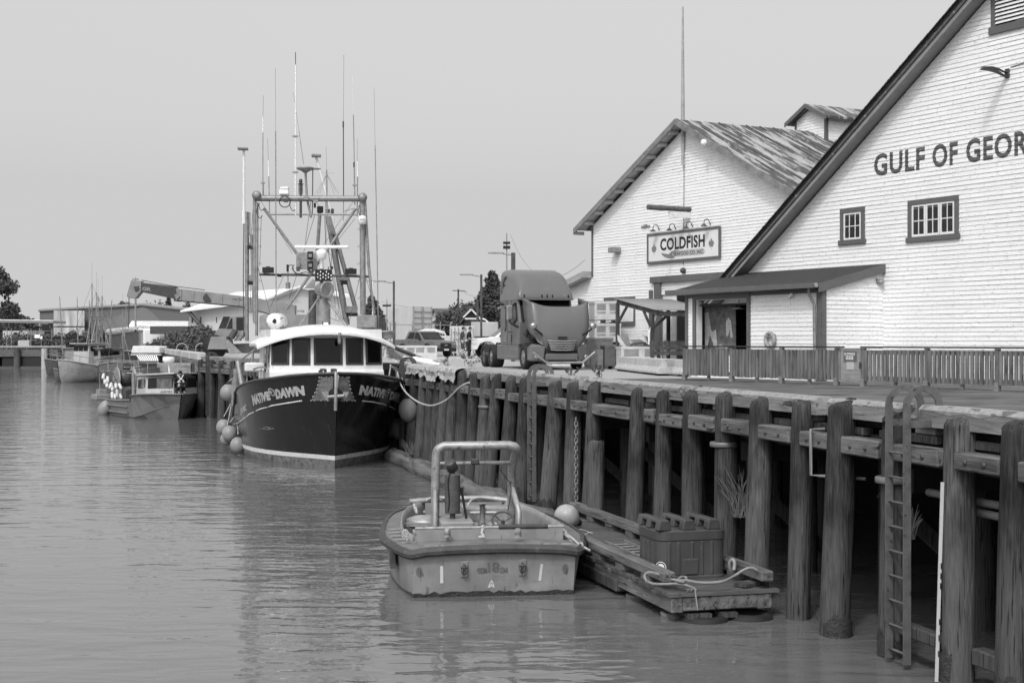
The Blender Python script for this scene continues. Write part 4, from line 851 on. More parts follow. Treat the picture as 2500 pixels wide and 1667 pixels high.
aerial([([(1424, 450), (1434, 1000)], .006, G_), ([(1434, 1000), (1450, 1870)], .018, G_), ([(1450, 1870), (1466, 2780)], .02, G_)], 53)
aerial([([(965, 1015), (970, 1240)], .006, G_), ([(970, 1235), (974, 1690)], .026, G_), ([(838, 1215), (833, 1660)], .02, K_), ([(1412, 2300), (1412, 2630)], .03, W_)])
b = MB(); a_ = lambda x, y: P(550+x/3.92, 100+y/3.92, YG)
for x, y in ((860, 1465), (882, 1470), (905, 1460), (1090, 1465), (1048, 1475), (1060, 1440)): b.tube([a_(972, 1275), a_(x, y)], .005, 4)
for x in (930, 1042): b.tube([a_(972, 1268), a_(x, 1264)], .005, 4)
part('aerial_radials', b, G_, boat, w=True)
b = MB()
for y in (914, 1257): b.box(a_(670, y), (52*k_, .1, 14*k_))
for x, y in ((360, 1360), (1238, 1380)): b.box(a_(x, y), (38*k_, .1, 14*k_))
part('aerial_clamp', b, G_, boat, w=True)
b = MB()
for p in ([(855, 300, YG), (750, 650, YG)], [(1240, 330, YG), (1080, 530, 56)], [(310, 780, YG), (425, 1225, 52)], [(950, 300, 56), (960, 570, 56), (1005, 680, 56)], [(970, 570, 56), (1070, 1085, 56), (1120, 1300, 55)], [(1020, 620, 56), (1000, 1180, 54)], [(250, 480, 55), (265, 240, 54)], [(1130, 260, YG), (1230, 232, YG)], [(680, 880, 53), (610, 1100, 53)], [(975, 1270, 51), (1100, 1315, 51)], [(330, 140, YG), (640, 660, 52)], [(1235, 150, YG), (900, 640, 52)], [(345, 300, YG), (330, 780, YG)], [(225, 500, 55), (225, 860, 55)], [(240, 960, 55), (240, 1160, 55)], [(560, 870, YG), (430, 1180, 52.5)], [(1045, 880, 56), (1085, 1180, 55.5), (1090, 1300, 55)], [(1290, 880, YG), (1180, 1340, 52)], [(960, 120, YG), (965, 560, 56)], [(1345, 880, YG), (1440, 1240, 53)], [(985, 640, 56), (1040, 1000, 56), (1060, 1290, 55)], [(820, 160, YG), (760, 600, 54)], [(860, 160, YG), (905, 215, 56)], [(1110, 640, 57), (1260, 1180, 57)]):
    b.tube([g(*x) for x in p], .009, 4)
part('rigging_wire', b, m_dsteel, boat, w=True)
b = MB()                                             # step rungs up both legs
for y in range(430, 1200, 165):
    for x0, s_ in ((320, 1), (1290, -1), (1345, 1), (275, -1)): b.tube([g(x0, y-14, YG), g(x0+28*s_, y+4, YG), g(x0, y+6, YG)], .01, 4)
part('step_rung', b, m_galv, boat, w=True)
b = MB()
for pts_ in ([(330, 180), (300, 260), (330, 325), (356, 300)], [(385, 230), (340, 250), (320, 190)], [(1283, 200), (1275, 260), (1290, 300)], [(600, 790), (640, 770), (660, 840), (700, 855)], [(660, 770), (640, 810), (680, 850)], [(720, 850), (770, 840), (800, 850)], [(1000, 790), (985, 800), (1000, 830)], [(615, 170), (625, 225), (650, 255), (668, 240)]): b.tube(spline([g(x, y, YG-.1) for x, y in pts_], 4), .014, 5)
part('cable', b, m_black, boat, w=True)
b = MB(); c_ = g(485, 1310, 52.2); b.lathe([(.001, -.42), (.2, -.38), (.29, -.25), (.3, 0), (.3, .5), (.2, .62)], c_, (.12, 1, 0), 22)
lr = solo('life_raft_canister', b, m_wplast, 'round white life raft canister strapped beside the wheelhouse roof', 'life raft', tuple(c_-V((0, 0, .3))))
b = MB(); b.tube([c_+V((-.29, -.25, -.1)), c_+V((0, -.44, .0)), c_+V((.29, -.25, .12))], .02, 5); b.tube([c_+V((0, -.42, 0)), c_+V((.05, -.35, -.2)), c_+V((.06, -.2, -.28))], .016, 5); b.ball(c_+V((.02, -.43, 0)), (.07, .05, .09), 8, 6); part('strap', b, m_black, lr, w=True)
b = MB(); b.tube([g(430, 1370, 52.2), g(430, 1420, 52.2)], .06, 6); b.tube([g(540, 1340, 52.2), g(540, 1420, 52.2)], .06, 6); part('raft_cradle', b, m_galv, boat, w=True)
# ---- fenders
m_fend = mat('faded_buoy_plastic', .26, .45, var=.12, scale=2, spot=.05, sv=.14, ss=9)
def fender(x, y, Y, r, lab, el=1.08, reg=rC, top=None, tilt=(0, 0, 1), m=None):
    c_ = reg(x, y, Y); d = V(tilt).normalized(); pr = [(r*math.sin(a), -r*el*math.cos(a)) for a in [i*math.pi/12 for i in range(0, 11)]]+[(r*.3, r*el*1.02), (r*.24, r*el*1.12)]
    b = MB(); b.lathe(pr, c_, d, 20); o = solo('fender_buoy', b, m or m_fend, lab, 'buoy', tuple(c_-d*r*el), group='round fender buoys')
    b = MB(); b.lathe([(r*.4, r*el*.93), (r*.26, r*el*1.12), (r*.2, r*el*1.3), (r*.08, r*el*1.32)], c_, d, 12); part('buoy_neck', b, m_black, o, w=True)
    if top is not None: b = MB(); b.tube([c_+d*r*el*1.25, reg(*top)], .016, 5); part('lanyard', b, m_rope, o, w=True)
    return o
fender(172, 1092, 51.4, .27, 'pale fender buoy highest in the cluster at the black hull waterline', top=(235, 880, 51.6))
fender(228, 1150, 50.7, .275, 'round fender buoy in the middle of the cluster on the black hull', top=(262, 1000, 51))
fender(196, 1200, 51.0, .22, 'small pale fender buoy half hidden under the cluster beside the black hull', top=(240, 900, 51.4))
fender(302, 1256, 50.3, .275, 'lowest fender buoy of the cluster, touching the water by the black hull', top=(300, 1010, 50.6))
fender(212, 778, 53.5, .3, 'large fender buoy hanging high off the rail aft of the boat cluster', top=(262, 640, 53.4))
fender(1855, 940, 47.9, .335, 'big pear shaped fender buoy hung between black bow and wharf', 1.22, top=(1788, 600, 48.6), tilt=(-.12, 0, 1))
fender(1755, 1105, 50.5, .32, 'shaded fender buoy low between the black hull and the wharf piles', 1.2, top=(1770, 860, 49.4))
b = MB(); b.tube(spline([rK(10, 130, 47.5), rK(60, 180, 48.3), rK(85, 270, 47.2), rK(140, 350, 46), rK(230, 415, 44.3), rK(330, 438, 42.5), rK(440, 395, 41), rK(540, 300, 39.9), rK(612, 262, 39.2)], 6), .028, 7)
solo('mooring_rope', b, m_rope, 'pale mooring rope sagging from the black bow to a wharf pile', 'rope', rK(330, 438, 42.5))
# ================================================================ work boat, float, small craft and gear on the water
def onplane(fx, fy, p0, n):
    d = V(((fx-1250)/F, 1, -(fy-833.5)/F)); o = V((0, 0, CZ)); return o+d*((V(p0)-o).dot(n)/d.dot(n))
m_alu = mat('dull_grey_boat_paint', .245, .55, var=.18, scale=2.5, spot=.09, sv=.12, ss=9, sst=(1, 1, .3), bump=.3, bs=5, lf=.15, ls=2)
m_alud = mat('grey_boat_deck', .15, .75, var=.3, scale=5, spot=.1, sv=.08, ss=10)
m_tube = mat('worn_grey_tube', .32, .45, metal=.35, var=.3, scale=7, spot=.1, sv=.12, ss=10)
m_rub = mat('worn_rubber_fender', .055, .65, var=.4, scale=5, spot=.08, sv=.14, ss=10)
WB = V((-.29, 22.4, WZ)); WR = R(7)
work = thing('work_boat', 'small grey open work boat with roll bar and raked square end facing the camera', 'work boat', WB, WR)
lo = [(1.27, 0), (1.34, .35), (1.44, 1.0), (1.52, 2.2), (1.45, 3.8), (1.28, 4.9), (1.0, 5.5)]
hi = [(1.29, -.13), (1.4, .15), (1.54, .8), (1.66, 1.8), (1.55, 3.7), (1.35, 4.9), (1.05, 5.6)]
def sp2(t, n=5): return [(p.x, p.y) for p in spline([(a, c, 0) for a, c in t], n)]
lo, hi = sp2(lo), sp2(hi); n_ = len(lo); ZD = .72
b = MB()
for s in (-1, 1):
    rows = []
    for (a, y), (c, y2) in zip(lo, hi): rows.append([V((s*a*.9, y+.3, -.5)), V((s*a, y, 0)), V((s*(a*.5+c*.5), y*.5+y2*.5, ZD*.5)), V((s*c, y2, ZD))])
    if s > 0: rows = [r[::-1] for r in rows]
    b.grid(rows)
b.grid([[(-1.15, .3, -.5), (1.15, .3, -.5)], [(-1.27, 0, 0), (1.27, 0, 0)], [(-1.29, -.13, ZD), (1.29, -.13, ZD)]], False)
b.quad((1.0, 5.5, -.3), (-1.0, 5.5, -.3), (-1.05, 5.6, ZD), (1.05, 5.6, ZD)); hl = part('hull', b, m_alu, work)
b = MB()
for s in (-1, 1):
    rows = [[V((s*(a+.004), y-.002, -.1)), V((s*(a+.006), y-.006, .05+rnd.uniform(0, .03)))] for a, y in lo]
    if s > 0: rows = [r[::-1] for r in rows]
    b.grid(rows)
b.grid([[(-1.27+2.54*i/30, -.008+(.0), -.1) for i in range(31)], [(-1.27+2.54*i/30, -.03, .045+rnd.uniform(0, .05)) for i in range(31)]], False); part('waterline_growth', b, m_wet, hl)
cam_ = lambda x: .07*(1-(x/1.6)**2)
b = MB()                                              # fore deck, side decks
b.grid([[(x*(1.3 if k == 0 else 1.42 if k == 1 else 1.5), y, ZD+.02+cam_(x*1.3)) for x in [i/8 for i in range(-8, 9)]] for k, y in enumerate((-.13, .2, .6))])
for s in (-1, 1):
    rows = [[V((s*c, y, ZD+.02)), V((s*(c-.34), y, ZD+.05))] for c, y in hi if y > .45]
    if s > 0: rows = [r[::-1] for r in rows]
    b.grid(rows)
part('deck', b, m_alud, work)
b = MB(); path = [V((-c, y, ZD-.02)) for c, y in hi[::-1]]+[V((x*1.29, -.14, ZD-.02+cam_(x*1.3))) for x in [i/6 for i in range(-5, 6)]]+[V((c, y, ZD-.02)) for c, y in hi]
rows = []
for i, p in enumerate(path):
    d = (path[min(i+1, len(path)-1)]-path[max(i-1, 0)]).normalized(); o = V((d.y, -d.x, 0)); o.normalize()
    rows.append([p+o*a+V((0, 0, z)) for a, z in ((-.02, .06), (.04, .06), (.085, .0), (.075, -.055), (.03, -.085), (-.02, -.085))])
b.grid([r[::-1] for r in rows], False); part('rubber_fender', b, m_rub, work)
b = MB()
for i in range(len(path)):
    if 22 < i < len(path)-22 or i % 4 == 0:
        r = rows[i]; b.ball(r[4].lerp(r[3], .5), .013, 6, 4)
part('fender_bolt', b, m_black, work)
b = MB()
for i in range(9): x = -1.1+i*.27; b.bx(x, x+.22, -.07, -.03, ZD+.07, ZD+.095)
part('grip_strip', b, m_tube, work)
b = MB()
for i in range(5): y = .5+i*.42; x = interp([(q[1], q[0]) for q in hi], y)[0]; b.beam((-x+.08, y+.1, ZD+.05), (-x+.3, y, ZD+.075), .03, .02)
part('step_strip', b, m_tube, work)
b = MB(); b.bx(-1.2, 1.2, .60, .64, ZD, ZD+.26); b.bx(-1.22, -1.18, .64, 1.1, ZD, ZD+.2); b.bx(1.18, 1.22, .64, 1.1, ZD, ZD+.2)
inn = [(c-.34, y) for c, y in hi if y > .62]
for s in (-1, 1):
    rows = [[V((s*c, y, .15)), V((s*c, y, ZD+.05)), V((s*(c+.03), y, ZD+.16)), V((s*(c+.05), y, ZD+.16)), V((s*(c+.06), y, ZD+.04))] for c, y in inn]
    if s < 0: rows = [r[::-1] for r in rows]
    b.grid(rows)
b.quad((-.75, 5.35, .15), (.75, 5.35, .15), (.75, 5.35, ZD+.15), (-.75, 5.35, ZD+.15)); part('coaming', b, m_alu, work)
b = MB(); b.tube([(-1.2, .62, ZD+.275), (1.22, .62, ZD+.275)], .028, 8); part('coaming_rail', b, m_tube, work)
b = MB(); b.tube([(.15, .62, ZD+.28), (.95, .62, ZD+.28)], .042, 8); part('grip_sleeve', b, m_rub, work)
b = MB(); b.grid([[(-c, y, .2), (c, y, .2)] for c, y in inn], False); part('cockpit_floor', b, m_alud, work)
b = MB(); b.tube([(-1.05, 5.45, ZD+.16), (-.4, 5.55, ZD+.2), (.5, 5.55, ZD+.2), (1.05, 5.4, ZD+.14)], .06, 8); b.tube([(-.95, 5.5, ZD-.05), (.9, 5.5, ZD-.05)], .05, 8); part('tow_rail', b, m_tube, work)
YB = 24.6; e = rE
b = MB(); b.tube([e(575, 860, YB), e(584, 330, YB)]+spline([e(588, 215, YB), e(605, 165, YB), e(660, 137, YB)], 4)+[e(1225, 130, YB)]+spline([e(1265, 140, YB), e(1288, 165, YB+.05), e(1275, 215, YB+.2)], 4)+[e(1245, 330, YB+.45), e(1240, 850, YB+.5)], .075, 12)
rb = part('roll_bar', b, m_tube, work, w=True)
b = MB(); b.tube([e(605, 290, YB), e(1245, 280, YB+.3)], .034, 8); part('cross_bar', b, m_tube, rb, w=True)
b = MB(); b.tube([e(583, 520, YB-.15), e(578, 860, YB-.3)], .05, 8); b.tube(spline([e(1252, 510, YB+.3), e(1290, 640, YB), e(1308, 720, YB-.1), e(1302, 845, YB-.15)], 4), .05, 8); part('roll_bar_brace', b, m_tube, rb, w=True)
b = MB(); b.box(e(925, 272, YB+.05), (.14, .1, .1)); part('lamp_clamp', b, m_dsteel, rb, w=True, bev=.02)
YX = 24.3; k_ = YX/3.5633/F
b = MB(); c_ = e(730, 720, YX); b.lathe([(40*k_, -2*k_), (62*k_, 0), (66*k_, 6*k_), (67*k_, 90*k_), (69*k_, 92*k_), (67*k_, 94*k_), (67*k_, 215*k_), (69*k_, 217*k_), (67*k_, 219*k_), (66*k_, 332*k_), (55*k_, 342*k_), (22*k_, 346*k_), (22*k_, 390*k_)], c_, n=36, sm=False); b.lathe([(24*k_, -75*k_), (24*k_, 2*k_)], c_, n=10)
ex = part('exhaust_silencer', b, mat('rusty_silencer', .085, .6, metal=.2, var=.25, scale=9, spot=.1, sv=.03), work, w=True)
b = MB(); c_ = e(722, 315, YX); b.lathe([(40*k_, -40*k_), (50*k_, -35*k_), (50*k_, 45*k_), (46*k_, 52*k_), (.001, 53*k_)], c_, (-.35, -.45, .8), 18); part('rain_cap', b, m_dsteel, ex, w=True)
b = MB(); b.box(e(758, 812, YX), (285*k_, .9, 90*k_), WR); part('engine_box', b, m_alu, work, w=True, bev=.03)
b = MB(); b.box(e(1035, 745, YX+.9), (.9, .35, .35), WR); cs = part('console', b, m_tube, work, w=True, bev=.03)
b = MB()
for x in (935, 985, 1022, 1060, 1100): b.lathe([(.045, 0), (.05, .02), (.04, .03)], e(x, 822, YX+.3), (0, -.6, .8), 12)
part('gauge', b, m_tube, work, w=True)
b = MB(); b.lathe([(24*k_, -165*k_), (24*k_, -5*k_), (36*k_, -4*k_), (36*k_, 5*k_)], e(990, 640, YX+.2), n=14); b.tube([e(880, 718, YX+.25), e(1112, 716, YX+.25)], 17*k_, 10); part('mooring_bitt', b, m_tube, work, w=True)
b = MB(); c_ = e(1168, 780, YX); up = V((0, .72, .69)); cir = arc(c_, (1, 0, 0), up, 92*k_, 0, 2*math.pi, 28)[:-1]; b.tube(cir, .017, 7, True)
for i in (2, 11, 20): b.tube([c_-V((0, -.04, .05)), cir[i]], .011, 5)
b.ball(c_-V((0, -.04, .05)), .035, 8, 6); b.tube([c_, c_+V((0, .3, -.3))], .025, 6); part('steering_wheel', b, m_dsteel, work, w=True)
b = MB(); b.tube([e(808, 520, YX), e(850, 765, YX)], .022, 6); b.tube([e(806, 497, YX), e(812, 530, YX)], .032, 6); part('control_lever', b, m_black, work, w=True)
b = MB(); b.tube(spline([e(1140, 340, YB), e(1210, 430, YB), e(1240, 520, YB), e(1210, 700, YB)], 4), .008, 4); b.tube(spline([e(712, 360, YX-.13), e(690, 450, YX-.14), e(700, 620, YX-.14), e(690, 705, YX-.14)], 4), .01, 4); part('cable', b, m_black, work, w=True)
for x in (684, 1300):
    b = MB(); c_ = e(x, 925, 22.75); b.lathe([(.06, 0), (.05, .05), (.062, .06), (.05, .08), (.055, .11), (.04, .13), (.001, .14)], c_, n=14); part('deck_vent', b, m_tube, work, w=True)
b = MB(); b.ball(e(500, 800, 26), (.42, .3, .14), 12, 6); b.box(e(460, 820, 25.6), (1.2, .1, .06)); part('gear_bundle', b, m_tube, work, w=True)
# marks and fittings on the raked end
MW = XF[work.name]; t0_ = MW @ V((0, 0, 0)); tn = (MW.to_3x3() @ V((0, -.72, -.13))).normalized()
tp = lambda x, y, o=.006: onplane(*rE.f(x, y), t0_+tn*o, tn)
m_mark = mat('pale_marking_tape', .62, .5, var=.1)
m_faint = mat('faded_marking', .13, .6, var=.5, scale=20); m_faint2 = mat('chalk_scrawl', .3, .7, var=.2)
b = MB(); b.quad(tp(622, 1330), tp(650, 1328), tp(648, 1180), tp(622, 1180)); b.quad(tp(1477, 1305), tp(1500, 1307), tp(1518, 1163), tp(1496, 1162))
part('marking_tape', b, m_mark, work, w=True)
b = MB(); text(b, '18', lambda a, c: tp(1035+105*a, 1235-88*c), .06); part('boat_number', b, m_faint, work, w=True)
b = MB(); text(b, 'GEM', lambda a, c: tp(945+85*a, 1245-50*c), .05); text(b, 'SM', lambda a, c: tp(1145+65*a, 1240-50*c), .05); part('boat_lettering', b, m_faint, work, w=True)
b = MB(); text(b, 'QUEENS P', lambda a, c: tp(1270+195*a, 1325-26*c-a*0), -.01); text(b, '37175', lambda a, c: tp(945+240*a, 1298-36*c), -.012); part('scrawl', b, m_faint2, work, w=True)
b = MB()
for poly in ([(1070, 1298), (1092, 1340), (1070, 1322), (1046, 1340)], [(1046, 1342), (1058, 1330), (1058, 1368), (1036, 1368)], [(1094, 1342), (1082, 1330), (1082, 1368), (1094, 1370)], [(1070, 1330), (1080, 1345), (1078, 1368), (1070, 1352), (1061, 1368), (1060, 1345)]): b.add([tp(*p) for p in poly], [tuple(range(len(poly)))])
part('chevron_mark', b, m_mark, work, w=True)
for x0, x1, y0, y1 in ((800, 865, 1135, 1276), (1305, 1372, 1120, 1262)):
    b = MB(); b.prism([tp(x0, y1), tp(x1, y1-3), tp(x1, y0), tp(x0, y0+2)], tn*.015); pl = part('tow_plate', b, m_alu, work, w=True, bev=.006)
    xm, ym = (x0+x1)/2, y0+40; b = MB(); b.tube(spline([tp(xm-14, ym+20, .04), tp(xm-18, ym+55, .07), tp(xm, ym+78, .07), tp(xm+18, ym+55, .07), tp(xm+14, ym+20, .04)], 4), .016, 7); b.tube([tp(xm-30, ym+18, .05), tp(xm+30, ym+14, .05)], .018, 7); b.tube([tp(xm, ym-10, .02), tp(xm, ym+30, .05)], .022, 7); part('shackle', b, m_dsteel, pl, w=True)
for x, y in ((440, 1232), (1712, 1208)):
    b = MB(); q_ = [tp(x+28*math.cos(i*math.pi/8), y+45*math.sin(i*math.pi/8), .004) for i in range(16)]; b.add(q_, [tuple(range(16))]); b.tube([tp(x, y-20, .03), tp(x+4, y+22, .03)], .012, 5); part('lifting_eye', b, m_alud, work, w=True)
b = MB(); tj = MW @ V((-1.5, -.1, ZD-.5)); b.box((-1.56, .75, ZD-.2), (.08, .4, .3), 0); part('fender_flap', b, m_rub, work)
b = MB()
for p in ([(290, 900), (318, 865), (345, 890), (320, 930), (300, 905)], [(318, 865), (330, 920), (312, 950)], [(318, 870), (296, 930)], [(318, 870), (345, 935), (330, 960)]): b.tube(spline([onplane(*rE.f(x, y), V((0, 22.7, 0)), V((0, 1, 0))) for x, y in p], 4), .014, 5)
solo('rope_knot', b, m_rope, 'pale rope knotted on the left corner cleat of the work boat', 'rope', e(318, 900, 22.7))
b = MB()
for p in ([(1630, 835, 24.0), (1700, 890, 23.4), (1760, 930, 23), (1830, 990, 22.7), (1880, 1020, 22.6), (1925, 1045, 22.6)], [(1640, 830, 24.0), (1680, 905, 23.3), (1720, 890, 23.2), (1700, 870, 23.4)], [(1650, 850, 23.8), (1730, 930, 23.2), (1810, 1000, 22.8), (1850, 980, 22.6), (1860, 1010, 22.6), (1800, 1005, 22.7)], [(1690, 900, 23.3), (1790, 960, 22.9), (1870, 1030, 22.6)]): b.tube(spline([e(*q) for q in p], 5), .02, 6)
solo('mooring_rope', b, m_rope, 'pale knotted rope tying the work boat to the float', 'rope', e(1760, 940, 22.9))
b = MB()
for p in ([(500, 610, 27.6), (540, 590, 27.7), (600, 578, 27.8), (660, 590, 27.8)], [(850, 700, 26), (870, 640, 26.4), (900, 605, 26.8), (960, 590, 27.2), (1030, 598, 27.6)], [(790, 690, 25.6), (800, 650, 26), (830, 690, 25.8), (780, 720, 25.5)], [(980, 850, 22.65), (1000, 830, 22.7), (985, 890, 22.6), (1000, 915, 22.5), (960, 930, 22.45), (1010, 925, 22.45)], [(395, 640, 27), (405, 690, 26.9), (420, 720, 26.8), (410, 670, 26.9)]): b.tube(spline([e(*q) for q in p], 5), .022, 6)
solo('coiled_rope', b, m_rope, 'loose rope lying across the open work boat beside its engine', 'rope', e(900, 640, 26.5))
# ---------------------------------------------------------------- float
m_fdeck = mat('wet_float_planks', .085, .7, var=.5, scale=6, st=(.15, 1, 1), spot=.12, sv=.03, ss=8, bump=.8, bs=18, bst=(.2, 1, 1))
FX0, FX1, FY0, FY1, FZ_ = -2.02, -.42, 4.03, 13.6, WZ+.42
flo = thing('timber_float', 'low timber float with plank deck and curb rails alongside the piles', 'float', D(-1.2, 8, WZ), PHI)
XL = XF[flo.name]; iD = XL.inverted() @ MD
def FB_(b): b.v = [iD @ p for p in b.v]; return b
y = FY0; b = MB(); k = 0
while y < FY1: b.bx(FX0+rnd.uniform(-.04, .04), FX1+rnd.uniform(-.05, .1), y, y+.19, FZ_-.05, FZ_+rnd.uniform(-.004, .006)); y += .2
part('plank_deck', FB_(b), m_fdeck, flo)
for x0, x1 in ((FX0, FX0+.2), (FX1-.2, FX1)):
    b = MB(); b.bx(x0, x1, FY0+(.28 if x0 < -1 else .0), FY1-.3, FZ_+.11, FZ_+.26); r_ = part('curb_rail', FB_(b), m_beam, flo, bev=.02)
    b = MB(); y = FY0+.9
    while y < FY1-.6: b.bx(x0+.01, x1-.01, y, y+.35, FZ_+.008, FZ_+.11); y += 1.15
    part('rail_block', FB_(b), m_beam, r_)
b = MB(); b.bx(FX0+.02, FX0+.2, FY0+.02, FY1, FZ_-.28, FZ_-.052); b.bx(FX1-.25, FX1-.02, FY0+.02, FY1, FZ_-.28, FZ_-.052); b.bx(FX0+.2, FX1-.25, FY0+.02, FY0+.12, FZ_-.26, FZ_-.06); part('float_beam', FB_(b), m_beam, flo, bev=.015)
b = MB(); b.bx(FX0-.02, FX0+.3, FY0+2.3, FY0+6, FZ_-.36, FZ_-.16); part('side_timber', FB_(b), m_pile2, flo, bev=.02)
for k in range(6): b = MB(); b.lathe([(.2, -.35), (.2, .02)], (FX0+.25, FY0+.5+k*1.5, WZ+.05), n=12); part('float_drum', FB_(b), m_beam, flo)
for x in (-1.45, -.75): b = MB(); b.tube(arc((x, FY0+.15, WZ-.02), (1, 0, 0), (0, 1, 0), .26, 0, 2*math.pi, 24)[:-1], .1, 10, True); part('tyre_float', FB_(b), m_black, flo)
b = MB(); b.bx(-1.75, -1.4, FY0-.03, FY0+.25, FZ_-.37, FZ_-.3); b.bx(-1.25, -1.0, FY0-.03, FY0+.25, FZ_-.37, FZ_-.3); b.box((-.62, FY0+.35, FZ_+.04), (.55, .22, .045), .5); part('loose_plank', FB_(b), m_pile2, flo)
b = MB()
for p in ([(700, 1050), (680, 1000), (715, 968), (780, 975), (850, 1000), (900, 1030), (980, 1040), (1060, 1060), (1080, 1020), (1040, 1010), (1000, 1045), (1090, 1045), (1200, 1065), (1330, 1065), (1440, 1050), (1540, 1000), (1630, 945), (1700, 922), (1755, 945)], [(700, 1050), (760, 1075), (860, 1080), (980, 1075), (1080, 1090), (1160, 1125), (1170, 1140)]):
    b.tube(spline([rT(x, y, 20.35+(y < 1035)*.25) for x, y in p], 4), .021, 7)
b.tube([rT(1165, 1135, 20.2), rT(1175, 1220, 20.15), rT(1190, 1330, 20.1)], .012, 5)
for k in range(7): b.tube([rT(1140, 1125, 20.3), rT(1075+k*9, 1135+rnd.uniform(-8, 14), 20.25)], .006, 4)
solo('mooring_rope', b, mat('grey_rope', .3, .9, var=.3, scale=60, bump=1, bs=120), 'thick pale rope knotted across the near end of the timber float', 'rope', rT(1060, 1040, 20.3))
b = MB(); b.tube(spline([rT(1460+40*math.cos(a)*(.5+.1*(a % 2))+60, 900+55*math.sin(a), 21.4-.02*a) for a in [i*.9 for i in range(16)]], 3), .03, 6)
solo('coiled_rope', b, m_steel, 'dark rope coil wound round the curb rail behind the upturned tub', 'rope', rT(1510, 920, 21.3))
# upturned insulated tub
m_tub = mat('dark_tub_plastic', .062, .45, var=.2, scale=2, spot=.05, sv=.1, ss=12)
tub = thing('fish_tub', 'dark ribbed plastic fish tub turned upside down on the float', 'fish tub', D(-1.77, 5.15, FZ_+.006), PHI)
TW, TD, TH = 1.12, 1.0, .63
def rrect(x0, x1, y0, y1, r, z, n=5):
    out = []
    for cx, cy, a0 in ((x1-r, y0+r, -90), (x1-r, y1-r, 0), (x0+r, y1-r, 90), (x0+r, y0+r, 180)): out += [V((cx+r*math.cos(R(a0+90*i/n)), cy+r*math.sin(R(a0+90*i/n)), z)) for i in range(n+1)]
    return out
b = MB(); b.grid([rrect(0, TW, 0, TD, .17, 0), rrect(0, TW, 0, TD, .17, .03), rrect(.012, TW-.012, .012, TD-.012, .17, .05), rrect(.012, TW-.012, .012, TD-.012, .17, TH-.06), rrect(.0, TW, .0, TD, .17, TH-.045), rrect(.0, TW, .0, TD, .17, TH+.08), rrect(.03, TW-.03, .03, TD-.03, .17, TH+.1)], False, True); b.add(rrect(.03, TW-.03, .03, TD-.03, .17, TH+.1), [tuple(range(24))]); part('tub_body', b, m_tub, tub)
for k, x0 in enumerate((.0, .39, .79)):
    b = MB(); z0 = TH+.1
    for y0, y1 in ((.02, .2), (.42, .58), (.8, .98)): b.prism([(x0, y0, z0), (x0+.22, y0, z0), (x0+.19, y0, z0+.13), (x0+.03, y0, z0+.13)], (0, y1-y0, 0))
    b.prism([(x0+.03, .02, z0+.1), (x0+.19, .02, z0+.1), (x0+.18, .02, z0+.155), (x0+.04, .02, z0+.155)], (0, .96, 0)); part('tub_skid', b, m_tub, tub, bev=.012)
b = MB()
for x in (.15, .3, .52, .68, .84): b.bx(x, x+.05, -.003, .03, .05, TH-.07)
for y in (.25, .45, .65): b.bx(-.003, .03, y, y+.05, .2, TH-.1)
b.bx(.38, .64, -.012, .03, .06, .3); part('tub_rib', b, m_tub, tub, bev=.012)
b = MB(); c_ = V((.02, -.012, .14)); d_ = V((-.6, -.8, 0)); c_ = V((.055, .035, .19))+d_*.03
ux = V((.8, -.6, 0)); b.add([c_+(ux*math.cos(i*math.pi/10)+V((0, 0, 1))*math.sin(i*math.pi/10))*.085 for i in range(20)], [tuple(range(20))]); st = part('round_sticker', b, m_wplast, tub)
b = MB(); c2 = c_+d_*.003; ring = [c2+(ux*math.cos(i*math.pi/10)+V((0, 0, 1))*math.sin(i*math.pi/10))*r_ for r_ in (.076, .058) for i in range(20)]
b.add(ring, [(i, (i+1) % 20, 20+(i+1) % 20, 20+i) for i in range(20)]); part('sticker_ring', b, m_black, st)
b = MB(); b.bx(-.02, TW+.02, -.02, TD+.02, -.006, .0); part('tub_rim', b, m_tub, tub)
b = MB()
for dx in (0, .36): b.beam(D(-1.35+dx, 6.15, FZ_+.03), D(-1.35+dx+.05, 9.0, FZ_+.03), .03, .07)
for k in range(9): y = 6.3+k*.3; b.tube([D(-1.35, y, FZ_+.03), D(-.98, y, FZ_+.03)], .016, 6)
solo('aluminium_ladder', b, m_galv, 'aluminium ladder lying flat on the float behind the upturned tub', 'ladder', D(-1.2, 7, FZ_), PHI)
fender(1722, 752, 27.3, .245, 'pale round buoy resting on the float behind the work boat', 1.0, reg=rE, tilt=(.6, .1, -.3), m=mat('pale_buoy', .33, .4, var=.2, scale=5, spot=.05, sv=.2))
b = MB(); b.tube(spline([rK(1400, 1400, 26), rK(1460, 1385, 26.2), rK(1530, 1410, 25.6), rK(1480, 1425, 25.4), rK(1560, 1415, 25.8), rK(1500, 1400, 26)], 4), .01, 4)
solo('thin_line', b, m_rope, 'thin line tangled on the float planks beside the round buoy', 'rope', rK(1480, 1400, 26))
b = MB(); rows = []                                   # boom log
LA, LB = V((-4.1, 48.2, WZ+.12)), V((.95, 29.2, WZ+.16)); ax = (LB-LA).normalized(); fx_, fy_ = frame(ax)
for i in range(41):
    p = LA.lerp(LB, i/40); r_ = .27+.05*math.sin(i*.7)+rnd.uniform(-.02, .02); r_ = r_*(.55 if i in (0, 40) else 1)
    rows.append([p+(fx_*math.cos(2*math.pi*j/12)+fy_*math.sin(2*math.pi*j/12))*r_*rnd.uniform(.93, 1.07) for j in range(12)])
b.grid(rows, True, True); b.add(rows[-1], [tuple(range(12))])
